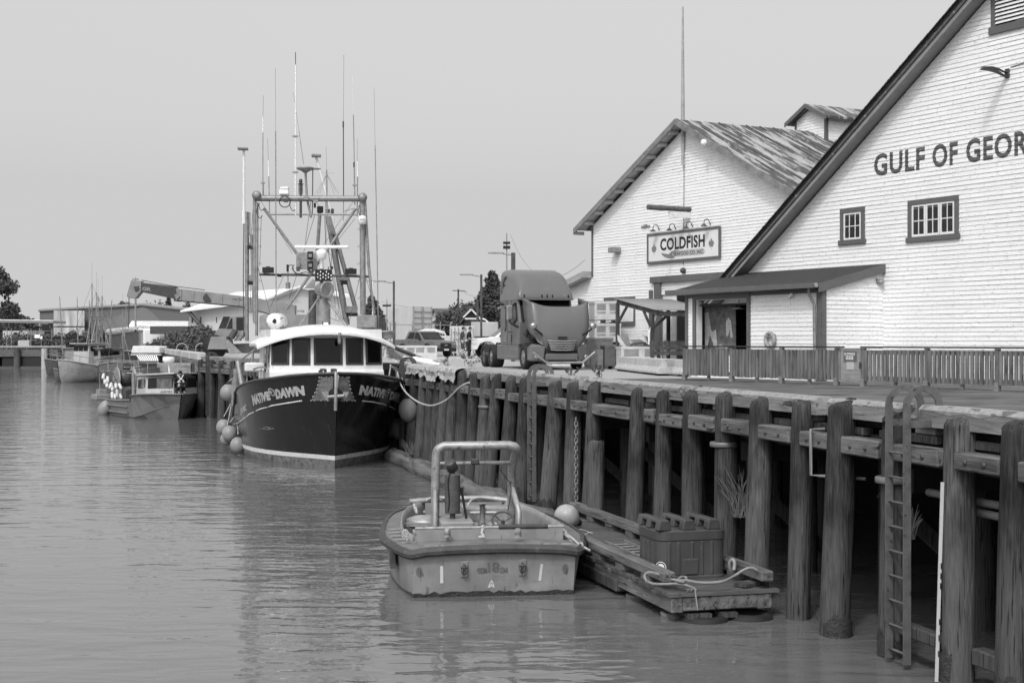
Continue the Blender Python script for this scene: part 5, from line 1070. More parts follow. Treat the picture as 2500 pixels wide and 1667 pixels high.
solo('floating_log', b, mat('weathered_log', .12, .9, var=.55, scale=5, st=(1, .12, 1), spot=.2, sv=.05, ss=8, sst=(1, .15, 1), bump=1.2, bs=12, bst=(1, .15, 1), rz=PHI), 'long bleached log floating along the foot of the piles', 'log', LB, PHI)
def tuft(name, lab, p, n, h, spread, m, leafy=0, cat='plant', lean=(0, 0), group=None):
    b = MB(); l = MB(); p = V(p)
    for i in range(n):
        a = rnd.uniform(0, 6.28); q = p+V((rnd.uniform(-spread, spread)*.35, rnd.uniform(-spread, spread)*.35, 0)); hh = h*rnd.uniform(.5, 1)
        e1 = q+V((math.cos(a)*spread*.4+lean[0]*.4, math.sin(a)*spread*.3+lean[1]*.4, hh*.6)); e2 = q+V((math.cos(a)*spread+lean[0], math.sin(a)*spread*.7+lean[1], hh))
        b.tube([q, e1, e2], [.006, .005, .002], 4)
        for k in range(leafy):
            t = rnd.uniform(.35, 1); c_ = e1.lerp(e2, t) if t > .5 else q.lerp(e1, t*1.8); s_ = rnd.uniform(.02, .045); u_ = V((rnd.uniform(-1, 1), rnd.uniform(-1, 1), rnd.uniform(-1, 1))).normalized(); w_ = u_.orthogonal().normalized()
            c_ = c_+u_*s_; l.add([c_-u_*s_, c_+w_*s_*.5, c_+u_*s_, c_-w_*s_*.5], [(0, 1, 2, 3)])
    o = solo(name, b, m, lab, cat, p, group=group)
    if leafy: part('foliage', l, m_leaf, o, w=True)
    return o
m_twig = mat('dry_twigs', .17, .9, var=.3)
m_straw = mat('dry_grass', .15, .9, var=.3)
tuft('grass_tuft', 'dry grass tuft growing on the log by the black bow', rC(1880, 1340, 45), 40, .5, .3, m_straw)
tuft('twig_bush', 'bare twiggy bush growing from a pile behind the dark tub', rT(1590, 440, 23.0), 46, .85, .3, m_twig)
tuft('grass_tuft', 'hanging dry grass tuft on a pile beside the near ladder', rL(1075, 850, 17.9), 26, .45, .14, m_straw)
for i, (zx, zy, Y, h, n, lf_) in enumerate(((2035, 1110, 36.5, .42, 7, 22), (1790, 1115, 38, .4, 6, 20), (880, 1010, 44.8, .62, 8, 26), (700, 1020, 46, .4, 6, 10))):
    tuft('weed', ('leafy weed sprouting on the wharf edge left of the concrete barrier', 'short leafy weed on the wharf edge beside the ladder hoops', 'tall spreading weed on the wharf edge in front of the two men', 'thin weed on the wharf edge next to the crumpled tarp')[i], rG(zx, zy, Y), n, h, .16 if i != 2 else .45, m_twig, lf_, lean=(0, 0) if i != 2 else (.1, 0), group='weeds on the wharf edge')
# chain, ladders, gauge, tarp
b = MB(); top = rK(1432, 548, 30.5); k = 0; z = top.z
while z > rK(1432, 1235, 30.5).z:
    ax_ = V((1, 0, 0)) if k % 2 else V((.3, .95, 0)); c_ = V((top.x, top.y, z)); b.tube([c_+ax_*.036*math.cos(a)+V((0, 0, .058*math.sin(a))) for a in [i*math.pi/5 for i in range(10)]], .0125, 5, True); z -= .088; k += 1
solo('chain', b, m_galv, 'heavy chain hanging down the wharf piles to the float', 'chain', tuple(V((top.x, top.y, z))))
def ladder(M, y, x, zb, zt, lab, m, wd=.42, rung=.305):
    o = thing('dock_ladder', lab, 'ladder', M @ V((x, y, zb)), PHI, 'ladders on the wharf')
    for s in (0, wd):
        b = MB(M=M); b.bx(x-.05, x+.05, y+s-.012, y+s+.012, zb, zt); part('ladder_rail', b, m, o, w=True)
        b = MB(M=M); ro, ri = .27, .18
        pr = [(x-.05+ro-ro*math.cos(a), y+s, zt+ro*.95*math.sin(a)) for a in [i*math.pi/14 for i in range(15)]]; pi_ = [(x+.05+ri-.0-ri*math.cos(a), y+s, zt+ri*.95*math.sin(a)) for a in [i*math.pi/14 for i in range(15)]]
        pi_ = [(x-.05+ro-ri*math.cos(a), y+s, zt+ri*.95*math.sin(a)) for a in [i*math.pi/14 for i in range(15)]]
        rows = [[V(p)+V((0, -.012, 0)), V(q)+V((0, -.012, 0)), V(q)+V((0, .012, 0)), V(p)+V((0, .012, 0))] for p, q in zip(pr, pi_)]
        b.grid(rows, False, True); b.bx(x-.05+2*ro-.09, x-.05+2*ro, y+s-.012, y+s+.012, zt-.3, zt); part('ladder_hoop', b, m, o, w=True)
    z = zb+.12
    while z < zt-.3: b = MB(M=M); b.tube([(x, y+.012, z), (x, y+wd-.012, z)], .016, 7); part('rung', b, m, o, w=True); z += rung
    b = MB(M=M); b.bx(x-.02, x+.46, y-.016, y-.013, zt-.26, zt-.17); b.bx(x-.02, x+.46, y+wd+.013, y+wd+.016, zt-.26, zt-.17); part('ladder_bracket', b, m, o, w=True)
    return o
m_lad = mat('grey_ladder_paint', .12, .55, metal=.2, var=.3, scale=6, spot=.1, sv=.05, ss=10)
ladder(MD, .6, -.30, -2.78, .36, 'grey steel ladder with twin hoops at the near right of the wharf', m_lad)
yl = (31971/(1246-294)-16.8)/.9654
ladder(MD, yl-.2, -.26, -2.6, .36, 'grey steel ladder with hoops between the middle piles beside the chain', m_lad)
ladder(MD, (49.5-16.8)/.9654-.2, -.26, -2.6, .36, 'dark ladder hoops on the wharf edge right of the black boat bow', m_dsteel)
ladder(XF[w2.name], 25.6, -.32, -2.7, .35, 'dark ladder on the far wharf reach between the welded boat and black boat', m_dsteel)
b = MB(); a_, c_ = rL(1228, 565, 16.7), rL(1198, 1560, 16.7); b.beam(a_, c_, .04, .012); tg = solo('tide_gauge', b, m_soffit, 'narrow white tide gauge board leaning on the near pile', 'tide gauge', c_)
b = MB()
for t in (.42, .47, .52, .7, .78, .86): p = a_.lerp(c_, t); b.box((p.x+.012, p.y-.009, p.z), (.013, .004, .07))
part('gauge_mark', b, m_black, tg, w=True)
b = MB(M=MD); b.bx(-.12, .04, .1, 1.1, -2.52, -2.36); b.bx(-.0, .2, -.9, -.3, -2.6, -2.4); part('low_timber', b, m_pile, wharf, w=True, bev=.02)
b = MB(); rows = []
hg = [rnd.uniform(.02, .3) for _ in range(16)]
for i in range(76):
    t = i/75; y = (41.5-16.8)/.9654+t*7.5; k = t*14; h_ = hg[int(k)]*(1-k%1)+hg[int(k)+1]*(k%1); r1 = rnd.uniform
    rows.append([D(x+r1(-.03, .03), y+r1(-.03, .03), z+r1(-.025, .025)) for x, z in ((.5, .32), (.3, .385), (.12, .36), (-.05, .38), (-.2, .345), (-.27, .3-h_*.3), (-.25, .24-h_*.65), (-.3, .18-h_))])
b.grid(rows, False); solo('plastic_tarp', b, mat('crumpled_white_plastic', .33, .35, var=.4, scale=6), 'crumpled white plastic sheet draped over the wharf edge by the black bow', 'tarp', D(0, 29, .3), PHI)
# ================================================================ people
def human(name, lab, org, rz, J, skin, wear, hair=None, group=None):
    """J: joints in local metres (z up, facing -y); one skinned body, clothes as looser skinned shells"""
    o = thing(name, lab, 'person', org, rz, group)
    def shell(pts, edges, rad, nm, m, fine=1):
        me = bpy.data.meshes.new(nm); me.from_pydata([tuple(p) for p in pts], edges, []); t = bpy.data.objects.new(nm, me); COL.objects.link(t)
        sk = t.modifiers.new('s', 'SKIN'); sk.use_smooth_shade = True
        for i, v in enumerate(me.skin_vertices[0].data): v.radius = (rad[i], rad[i]); v.use_root = (i == 0)
        su = t.modifiers.new('u', 'SUBSURF'); su.levels = su.render_levels = fine
        mm = bpy.data.meshes.new_from_object(t.evaluated_get(bpy.context.evaluated_depsgraph_get()))
        b = MB(); b.add([v.co.copy() for v in mm.vertices], [tuple(p.vertices) for p in mm.polygons], True)
        bpy.data.objects.remove(t); bpy.data.meshes.remove(mm); bpy.data.meshes.remove(me); return b
    names = ['pelvis', 'waist', 'chest', 'neck', 'chin', 'head', 'crown']; pts = [V(J[n]) for n in names]; rad = [.14, .135, .15, .06, .075, .095, .06]
    ed = [(i, i+1) for i in range(6)]
    for s in 'LR':
        k = len(pts); pts += [V(J[q+s]) for q in ('sh', 'el', 'wr', 'hd')]; rad += [.07, .048, .034, .036]; ed += [(2, k), (k, k+1), (k+1, k+2), (k+2, k+3)]
        hd, wr = V(J['hd'+s]), V(J['wr'+s]); d = (hd-wr).normalized(); x_ = d.cross(V((0, 0, 1))); x_ = x_.normalized() if x_.length > .1 else V((1, 0, 0))
        for f in range(5):
            q = len(pts); off = x_*(-.03+.018*f) if f < 4 else x_*.045; L_ = (.075, .085, .08, .062, .05)[f]; cu = V((0, -.02, -.012))
            pts += [hd+off+d*.012, hd+off*1.1+d*(L_*.6)+cu*.5, hd+off*1.1+d*L_+cu*1.5]; rad += [.011, .0095, .008]; ed += [(k+3, q), (q, q+1), (q+1, q+2)]
        k = len(pts); pts += [V(J[q+s]) for q in ('hp', 'kn', 'an', 'to')]; rad += [.1, .065, .042, .04]; ed += [(0, k), (k, k+1), (k+1, k+2), (k+2, k+3)]
    b = shell(pts, ed, rad, 'body', skin, 2)
    hc = V(J['head']); fw = (V(J.get('face', (0, -1, 0)))).normalized(); sd = fw.cross(V((0, 0, 1))).normalized()
    b.ball(hc+fw*.105, (.016, .02, .024), 8, 6)
    for s in (-1, 1): b.ball(hc+sd*s*.1, (.014, .02, .032), 8, 6); b.ball(hc+fw*.085+sd*s*.034+V((0, 0, .03)), .012, 8, 6)
    part('body', b, skin, o)
    for nm, jn, par_, r_, m in wear:
        p_ = [V(J[j]) for j in jn]; part(nm, shell(p_, par_, r_, nm, m, 1), m, o)
    if hair:
        b = MB(); up = (V(J['crown'])-hc).normalized(); c_ = hc+up*.02-fw*.012; b.ball(c_, (.108, .112, .115), 14, 8); b.v = [p if (p-c_).dot(up)+(p-c_).dot(-fw)*.6 > -.02 else c_+(p-c_)*.75 for p in b.v]; part(hair[0], b, hair[1], o)
        if hair[0] == 'cap': b = MB(); b.box(hc+fw*.15+up*.05, (.15, .13, .015), math.atan2(fw.y, fw.x)-math.pi/2); part('cap_peak', b, hair[1], o)
    return o
m_skin = mat('skin', .3, .55, var=.06); m_shirt = mat('dark_grey_shirt', .045, .9, var=.2); m_blk = mat('black_cloth', .018, .9, var=.2); m_short = mat('dark_shorts', .05, .9, var=.2); m_hair = mat('dark_hair', .012, .6)
SH_ = (['chest', 'waist', 'pelvis', 'shL', 'elL', 'shR', 'elR', 'neck'], [(0, 1), (1, 2), (0, 3), (3, 4), (0, 5), (5, 6), (0, 7)])
PN_ = (['pelvis', 'hpL', 'knL', 'anL', 'hpR', 'knR', 'anR', 'waist'], [(0, 1), (1, 2), (2, 3), (0, 4), (4, 5), (5, 6), (0, 7)])
ST_ = (['pelvis', 'hpL', 'knL', 'hpR', 'knR', 'waist'], [(0, 1), (1, 2), (0, 3), (3, 4), (0, 5)])
# ================================================================ welded boat in front of the far wharf
JB = V((-17.1, 73.1, WZ)); JR = R(33.4)
m_weld = mat('welded_grey_hull', .19, .5, metal=.2, var=.2, scale=1.5, spot=.1, sv=.11, ss=3, sst=(1, 1, .5), bump=.2, bs=6)
m_cab = mat('pale_cabin_paint', .42, .5, var=.15, scale=3, spot=.06, sv=.25, ss=6)
jus = thing('welded_boat', 'grey welded aluminium gillnet boat with boxy cabin and white cylinder floats', 'fishing boat', JB, JR)
JS = [(0, .03, 1.3, .02, .9), (.35, .85, 1.32, .45, .72), (.9, 1.32, 1.3, .9, .5), (1.8, 1.58, 1.25, 1.3, .2), (2.6, 1.65, 1.2, 1.5, .05), (2.7, 1.66, .92, 1.52, .04), (5, 1.66, .84, 1.55, .02), (8.2, 1.6, .84, 1.5, .0)]
b = MB()
for s in (-1, 1):
    rows = []
    for y, a, z, c, zc in JS: o_ = -.35*max(0, 1-y/1.2); rows.append([V((s*c*.6, y+.3, -.5)), V((s*c, y+o_*.5, zc)), V((s*a, y+o_, z))])
    if s > 0: rows = [r[::-1] for r in rows]
    b.grid(rows, False)
b.grid([[(-1.5, 8.2, -.4), (1.5, 8.2, -.4)], [(-1.6, 8.2, .84), (1.6, 8.2, .84)]], False); part('hull', b, m_weld, jus)
b = MB(); b.grid([[V((s*a, y-.35*max(0, 1-y/1.2), z+.005)) for s in (-1, 1)] for y, a, z, c, zc in JS], False); part('deck', b, m_alud, jus)
b = MB()
for s in (-1, 1):
    b.tube([V((s*(a+.02), y-.35*max(0, 1-y/1.2), z)) for y, a, z, c, zc in JS], .045, 6)
    for z in (.55, .22): b.tube([(s*1.62, 3.3, z), (s*1.66, 8.1, z)], .05, 6)
    b.tube([V((s*(c+.01), y-.17*max(0, 1-y/1.2), zc)) for y, a, z, c, zc in JS[:5]], .018, 5)
part('rub_rail', b, m_weld, jus)
j = rO
def slab(b, pts, dy): b.add([j(*p) for p in pts]+[j(*p)+V(dy) for p in pts], [tuple(range(len(pts)))[::-1], tuple(range(len(pts), 2*len(pts)))]+[(i, (i+1) % len(pts), len(pts)+(i+1) % len(pts), len(pts)+i) for i in range(len(pts))]); return b
cb = [(875, 985, 77.6), (1045, 905, 75.2), (1600, 880, 73.9), (2095, 885, 76.4)]; ct = [(905, 545, 77.6), (1085, 530, 75.4), (1590, 515, 74.2), (2020, 515, 76.5)]
b = MB(); back = [j(2040, 880, 80), j(1000, 900, 81)]; backt = [j(1960, 520, 80), j(1010, 540, 81)]
b.grid([[j(*p) for p in cb]+back, [j(*p) for p in ct]+backt], False, True); cabn = part('cabin', b, m_cab, jus, w=True)
b = MB(); rp = [j(865, 535, 77.8), j(1060, 525, 75.0), j(1600, 500, 73.6), j(2055, 500, 76.3), j(1990, 500, 80.3), j(980, 530, 81.3)]; b.prism(rp, (0, 0, .1)); part('cabin_roof', b, m_cab, jus, w=True, bev=.03)
for x0, x1, y0, y1, f0, f1 in ((1102, 1585, 560, 785, 0, 1), (1618, 2040, 560, 770, 1, 2), (912, 1055, 582, 765, -1, 0)):
    Yf = lambda x: (77.6+(x-890)/(1065-890)*(75.3-77.6)) if f0 == -1 else (75.3+(x-1065)/(1595-1065)*(74.05-75.3)) if f0 == 0 else (74.05+(x-1595)/(2060-1595)*(76.45-74.05))
    rr = [(x0+18, y1), (x1-18, y1-5), (x1, y1-22), (x1-12, y0), (x0+20, y0+14), (x0+5, y0+30), (x0, y1-18)]
    b = MB(); slab(b, [(x, y, Yf(x)-.05) for x, y in rr], (0, .04, 0)); f = part('window', b, m_black, cabn, w=True)
    cxx, cyy = (x0+x1)/2, (y0+y1)/2; b = MB(); b.add([j(cxx+(x-cxx)*.94, cyy+(y-cyy)*.9, Yf(x)-.06) for x, y in rr], [tuple(range(7))]); part('pane', b, mat('pale_cabin_glass', .16, .12, var=.5, scale=1.5) if f0 == -1 else bpy.data.materials.get('cabin_glass') or mat('cabin_glass', .13, .1, var=.6, scale=1.2), f, w=True)
b = MB(); text(b, 'JUSTIN', lambda a, c: j(1345+215*a, 865-45*c-9*a, 74.3-.45*a), .03); part('boat_name', b, m_black, jus, w=True)
YJ = 75.5
b = MB(); k_ = YJ/7.84/F; c_ = j(1502, 235, YJ); b.lathe([(60*k_, -45*k_), (95*k_, -35*k_), (112*k_, -5*k_), (112*k_, 50*k_), (100*k_, 68*k_), (.001, 72*k_)], c_, n=20); b.tube([j(1500, 280, YJ), j(1520, 490, YJ)], 15*k_, 8); part('radar_dome', b, m_wplast, jus, w=True)
b = MB(); b.box(j(1625, 390, 79.5), (1.85, 1.2, .62), R(8)); part('hold_box', b, m_steel, jus, w=True, bev=.03); b = MB(); b.bx(0, 1, 0, 1, 0, 1); b.v = [j(1745+175*p.x, 358-14*p.z, 78.6+.05*p.y) for p in b.v]; part('box_slot', b, m_black, jus, w=True)
b = MB(); c_ = j(665, 575, 79.3); b.lathe([(.6, -.5), (.63, -.47), (.63, -.43), (.3, -.42), (.3, .42), (.63, .43), (.63, .47), (.6, .5)], c_, (.835, .55, 0), 22); part('net_drum', b, m_steel, jus, w=True)
b = MB(); b.lathe([(.2, -.4), (.45, -.36), (.48, 0), (.45, .36), (.2, .4)], c_, (.835, .55, 0), 16); part('net_roll', b, m_dsteel, jus, w=True)
b = MB()
for p in ([(185, 800, 81.5), (182, 245, 81.5), (330, 232, 80), (1290, 250, 78), (1320, 290, 78)], [(340, 235, 80), (350, 440, 80)], [(525, 285, 79), (540, 760, 79)], [(260, 260, 81), (1300, 285, 79.4)], [(185, 430, 81.5), (530, 455, 79)], [(828, 470, 77.8), (835, 980, 77.8)], [(838, 770, 77.8), (875, 985, 77.6)], [(920, 200, 78), (950, 510, 78)], [(1100, 290, 78.5), (1100, 490, 78.5)], [(705, 475, 78), (1000, 480, 78)], [(1740, 155, 79), (1740, 290, 79)], [(1530, 465, 76), (1690, 462, 76), (1690, 490, 76)]): b.tube([j(*q) for q in p], .026, 6)
part('tube_frame', b, m_tube, jus, w=True)
b = MB(); b.tube([j(828, 480, 77.7), j(832, 975, 77.7)], .1, 8); part('post', b, m_steel, jus, w=True)
b = MB(); b.box(j(230, 930, 81), (1.0, 1.0, .3), JR); b.box(j(220, 840, 81.2), (.5, .5, .32), JR); part('stern_tray', b, m_steel, jus, w=True, bev=.03)
b = MB(); b.box(j(740, 880, 78.3), (.6, .6, .55), JR); b.box(j(1215, 425, 78.5), (.55, .5, .35), JR); part('deck_box', b, m_dsteel, jus, w=True, bev=.03)
m_tfl = mat('white_float_foam', .58, .6, var=.1)
labs = ['topmost', 'second', 'third', 'fourth', 'fifth', 'sixth', 'seventh', 'eighth', 'ninth', 'tenth', 'eleventh', 'twelfth']
for i, (x0, y0, x1, y1) in enumerate(((265, 480, 245, 590), (335, 535, 338, 655), (285, 590, 285, 685), (320, 660, 325, 750), (415, 655, 375, 775), (435, 700, 425, 820), (490, 670, 498, 770), (550, 670, 600, 785), (425, 830, 425, 965), (480, 870, 485, 970), (560, 870, 605, 965), (515, 780, 520, 940))):
    p_, q_ = j(x0, y0, 78.6-.05*i), j(x1, y1, 78.4-.05*i); d_ = (q_-p_); L_ = d_.length; b = MB(); b.lathe([(.02, 0), (.065, .03), (.085, .08), (.085, L_-.08), (.065, L_-.02), (.03, L_)], p_, d_, 12)
    solo('net_float', b, m_tfl if i not in (11,) else m_cab, 'white cylinder float, '+labs[i]+' from the top in the bunch on the welded boat', 'float', q_, group='white net floats on the welded boat')
b = MB()
for p in ([(270, 440, 78.6), (300, 420, 78.6), (340, 540, 78.6)], [(490, 600, 78.3), (440, 660, 78.3), (450, 700, 78.3)], [(490, 600, 78.3), (540, 670, 78.3)], [(490, 600, 78.3), (420, 450, 78.8), (380, 460, 79)], [(455, 690, 78.2), (380, 800, 78.2), (360, 900, 78.2)], [(520, 770, 78), (500, 1080, 77.9)]): b.tube(spline([j(*q) for q in p], 4), .02, 5)
solo('net_line', b, m_dsteel, 'dark line tying the bunch of white floats to the boat frame', 'rope', j(490, 700, 78.2))
fender(285, 1155, 77.9, .36, 'grey teardrop buoy hung off the stern quarter of the welded boat', 1.35, reg=rO, tilt=(.45, 0, 1))
KN = j(1745, 868, 73.75)
Jk = dict(pelvis=(0, .0, .42), waist=(0, -.1, .58), chest=(0, -.22, .78), neck=(0, -.3, .93), chin=(-.01, -.33, .99), head=(-.02, -.36, 1.06), crown=(-.02, -.36, 1.17), face=(-.3, -1, -.35),
          shL=(.19, -.22, .85), elL=(.26, -.36, .62), wrL=(.16, -.56, .5), hdL=(.12, -.63, .46), shR=(-.19, -.24, .84), elR=(-.3, -.4, .62), wrR=(-.24, -.6, .45), hdR=(-.2, -.66, .4),
          hpL=(.11, 0, .4), knL=(.16, -.38, .1), anL=(.14, .08, .08), toL=(.14, .2, .05), hpR=(-.11, 0, .4), knR=(-.18, -.4, .1), anR=(-.14, .06, .08), toR=(-.14, .18, .05))
kp = human('person', 'person kneeling on the welded boat in dark clothes with pale crossed harness, back turned', KN, R(205), Jk, m_skin,
           [('jacket', *SH_, [.175, .16, .16, .1, .07, .1, .07, .09], m_blk), ('trousers', *PN_, [.16, .125, .1, .075, .125, .1, .075, .15], m_blk)], ('hair', m_hair))
m_hv = mat('pale_safety_band', .6, .6, var=.1)
b = MB(); b.tube([(.16, -.2, .98), (.06, -.03, .82), (-.15, .0, .62)], .028, 6); b.tube([(-.16, -.22, .97), (-.04, -.04, .82), (.15, .0, .62)], .028, 6); b.tube([(-.17, -.16, .6), (-.12, .02, .6), (.12, .02, .6), (.17, -.16, .6)], .03, 6); part('harness', b, m_hv, kp)
# ================================================================ trollers farther up the harbour
def troller(name, lab, p, ang, L, bm_, mh, mc, cab, mast, seed):
    o = thing(name, lab, 'fishing boat', p, ang); q = random.Random(seed); h = bm_/2
    S = [(-.5, .05, 1.9), (.3, h*.45, 1.8), (1.2, h*.8, 1.6), (2.6, h, 1.35), (L*.5, h, 1.0), (L*.85, h*.92, 1.0), (L, h*.75, 1.1)]
    b = MB()
    for s in (-1, 1):
        rows = [[V((s*a*.3, y*.93+.5, -.4)), V((s*a*.82, y*.97+.25, .25)), V((s*a, y, z))] for y, a, z in S]
        if s > 0: rows = [r[::-1] for r in rows]
        b.grid(rows)
    b.grid([[(-h*.3, L*.95, -.4), (h*.3, L*.95, -.4)], [(-h*.75, L, 1.1), (h*.75, L, 1.1)]], False); hu = part('hull', b, mh, o)
    b = MB(); b.grid([[V((s*a, y, z-.12)) for s in (-1, 1)] for y, a, z in S], False); part('deck', b, m_alud, o)
    b = MB()
    for s in (-1, 1): b.tube([V((s*a, y, z)) for y, a, z in S], .06, 5)
    part('rub_rail', b, mc, o)
    y0, y1, cw_, cz = cab; b = MB(); b.prism([(-cw_/2, y0, 1.0), (cw_/2, y0, 1.0), (cw_/2*.9, y0+.2, cz), (-cw_/2*.9, y0+.2, cz)], (0, y1-y0, 0)); ca = part('wheelhouse', b, mc, o, bev=.05)
    b = MB(); b.box((0, (y0+y1)/2, cz+.04), (cw_*1.08, y1-y0+.5, .09)); part('wheelhouse_roof', b, mc, ca)
    for i in range(3): b = MB(); b.box(((i-1)*cw_*.3, y0+.09, cz-.42), (cw_*.24, .04, .5)); part('window', b, m_glass, ca)
    for s in (-1, 1):
        for i in range(2): b = MB(); b.box((s*cw_*.475, y0+.8+i*1.1, cz-.45), (.04, .8, .5)); part('side_window', b, m_glass, ca)
    for (mx, my, mz) in mast:
        b = MB(); b.tube([(mx, my, 1), (mx, my, mz)], [.09, .05], 7); m_ = part('mast', b, m_galv, o)
        b = MB(); b.tube([(mx-1.2, my, mz*.72), (mx+1.2, my, mz*.72)], .04, 6); b.tube([(mx-.02, my, mz*.7), (mx-1.3, my+.3, 1.2)], .045, 6); b.tube([(mx+.02, my, mz*.7), (mx+1.3, my+.3, 1.2)], .045, 6); b.tube([(mx, my, mz), (mx, my, mz+2)], .015, 4); part('mast_stay', b, m_galv, m_)
        b = MB(); b.tube([(mx, my, mz), (0, -.3, 1.8)], .012, 4); b.tube([(mx, my, mz), (0, L-.2, 1.1)], .012, 4); part('rigging_wire', b, m_dsteel, m_)
    for s in (-1, 1):
        b = MB(); b.tube([(s*h*.8, y1, .9), (s*h*.95, y1+.3, mast[0][2]*.95)], [.06, .035], 6); part('trolling_pole', b, m_galv, o)
    b = MB()
    for s in (-1, 1):
        b.tube([V((s*a*.95, y, z+.6)) for y, a, z in S[:4]], .025, 5)
        for y, a, z in S[:4]: b.tube([(s*a*.95, y, z), (s*a*.95, y, z+.6)], .02, 5)
    part('bow_rail', b, m_galv, o)
    b = MB()
    for k in range(9): b.box((q.uniform(-h*.6, h*.6), q.uniform(y1+.3, L-.6), 1.1+q.uniform(0, .3)), (q.uniform(.2, .6), q.uniform(.2, .7), q.uniform(.3, .7)), q.uniform(0, 1))
    part('deck_gear', b, m_steel, o)
    return o
m_wh = mat('weathered_white_hull', .42, .6, var=.25, scale=1.2, spot=.12, sv=.16, ss=3); m_gh = mat('grey_hull_paint', .2, .6, var=.2, scale=1.5, spot=.06, sv=.1, ss=4); m_dh = mat('dark_hull_paint', .09, .6, var=.3)
troller('fishing_boat', 'small white troller with pale wheelhouse and pole rigging, farthest left of the moored boats', rN(310, 1490, 138), R(-30), 9.5, 3.3, m_wh, m_cab, (2.4, 4.8, 2.2, 3.4), [(0, 5.3, 8.2)], 3)
troller('fishing_boat', 'grey troller with A shaped mast and flat cabin roof, behind the welded boat', rN(1060, 1500, 141), R(76), 6.6, 3.4, m_gh, m_steel, (1.3, 5.4, 2.7, 3.1), [(0, 2.6, 8.7), (.2, 3.2, 9.6)], 5)
troller('fishing_boat', 'dark low hulled boat with bare bow just showing behind the white troller', rN(150, 1440, 166), R(-60), 8, 3.0, m_dh, m_steel, (4.5, 6.0, 1.8, 2.0), [(0, 5.3, 5.0)], 7)
troller('fishing_boat', 'pale gillnetter with tall mast and crossed poles between the white troller and long shed', rN(560, 1480, 156), R(-40), 8.5, 3.0, m_wh, m_steel, (2.0, 4.6, 2.1, 3.2), [(0, 2.2, 9.0), (.3, 5.2, 7.4)], 11)
fender(640, 1445, 141.5, .42, 'pale round buoy on the side of the distant grey troller', reg=rN)
b = MB(); c_ = rN(1390, 1115, 118)
b.prism([c_+V((-1.25, 0, -.3)), c_+V((1.15, 0, -.3)), c_+V((1.15, 0, .18)), c_+V((1.0, 0, .3)), c_+V((-1.1, 0, .3))], (1, 3, 0)); wt = thing('covered_boat', 'boat under a white tarp cover with striped awning beside the far wharf', 'boat', (c_.x, c_.y, WZ)); part('tarp_cover', b, m_wpaint, wt, w=True, bev=.05)
b = MB(); b.box(c_+V((0, 1.5, -.42)), (2.5, 3, .07)); part('gunwale', b, m_wpaint, wt, w=True)
b = MB()
for k in range(10): x = rN(1270+k*27, 1190, 117.5); y_ = rN(1320+k*24, 1255, 117.2); b.add([x, x+V((.1, 0, 0)), y_+V((.1, 0, 0)), y_], [(0, 1, 2, 3)])
part('awning', b, m_wplast, wt, w=True); b = MB(); b.box((c_.x+.2, c_.y+1.8, WZ+.7), (2.6, 3.4, 2.2)); part('hull', b, m_dh, wt, w=True, bev=.2)
# ================================================================ crane on the far reach
m_cr = mat('pale_crane_paint', .22, .5, var=.15, scale=2, spot=.06, sv=.2, ss=5); m_crd = mat('dark_crane_paint', .05, .5, var=.2)
YC = 92.0; qf = lambda x, y, Y=YC: P(x, y, Y)
crn = thing('mobile_crane', 'pale mobile crane with long telescopic boom reaching left over the harbour', 'crane', (qf(610, 870).x, YC, 0))
def plate(name, pts, d, m, par=None, y0=0, bev=.02, reg=None):
    b = MB(); pts = [reg(x, y, YC+y0) if reg else qf(x, y, YC+y0) for x, y in pts]; b.prism(pts, (0, d, 0)); return part(name, b, m, par or crn, w=True, bev=bev)
plate('boom_section', [(421, 703), (585, 722), (690, 738), (720, 745), (720, 795), (690, 775), (590, 748), (430, 733)], .75, m_cr, y0=-.1)
s2 = plate('boom_section', [(343, 690), (424, 701), (427, 730), (345, 713)], .6, m_crd, y0=-.02)
plate('boom_stripe', [(340, 688), (430, 700), (430, 703), (340, 692)], .5, m_cr, y0=.03)
plate('boom_head', [(320, 684), (345, 686), (344, 712), (331, 728), (312, 727), (309, 722)], .7, m_cr, y0=-.07)
for x in (440, 470, 500, 540, 580): yt = 703+(x-421)*.116; plate('boom_rib', [(x, yt+1), (x+2.5, yt+1.3), (x+2.5, yt+27-(x-421)*.02), (x, yt+27-(x-421)*.02)], .05, m_steel, y0=-.15, bev=0)
plate('boom_shoe', [(430, 731), (590, 746), (690, 773), (690, 777), (590, 750), (430, 735)], .6, m_crd, y0=-.03); plate('boom_collar', [(421, 700), (428, 701), (433, 736), (424, 735)], .85, m_crd, y0=-.15); plate('head_plate', [(326, 700), (338, 698), (340, 708), (330, 712)], .05, m_crd, y0=-.13)
b = MB(); text(b, 'GR', lambda a, c: qf(347+22*a, 709-9*c+2*a, YC-.03), .05); part('boom_lettering', b, m_cr, s2, w=True)
b = MB(); text(b, 'COLDFISH', lambda a, c: rQ(950+180*a, 535-28*c+20*a, YC-.115), .02); text(b, 'RT55E', lambda a, c: rB(690+68*a, 1225-20*c, YC-.6), .03); part('boom_lettering', b, m_crd, crn, w=True)
plate('boom_bracket', [(495, 725), (503, 715), (512, 728), (515, 733), (510, 736), (496, 733)], .1, m_crd, y0=-.25); plate('boom_bracket', [(425, 718), (440, 722), (430, 735)], .4, m_cr, y0=-.2)
b = MB(); b.tube([qf(315, 727), qf(315, 748), qf(314, 800)], .03, 5); b.tube([qf(345, 684), qf(420, 698), qf(500, 708)], .025, 5); part('hoist_rope', b, m_crd, crn, w=True)
plate('superstructure', [(640, 768), (760, 768), (765, 835), (640, 835)], 2.2, m_cr, y0=-.5); plate('counterweight', [(680, 800), (735, 800), (735, 840), (680, 840)], .3, m_dsteel, y0=-.9)
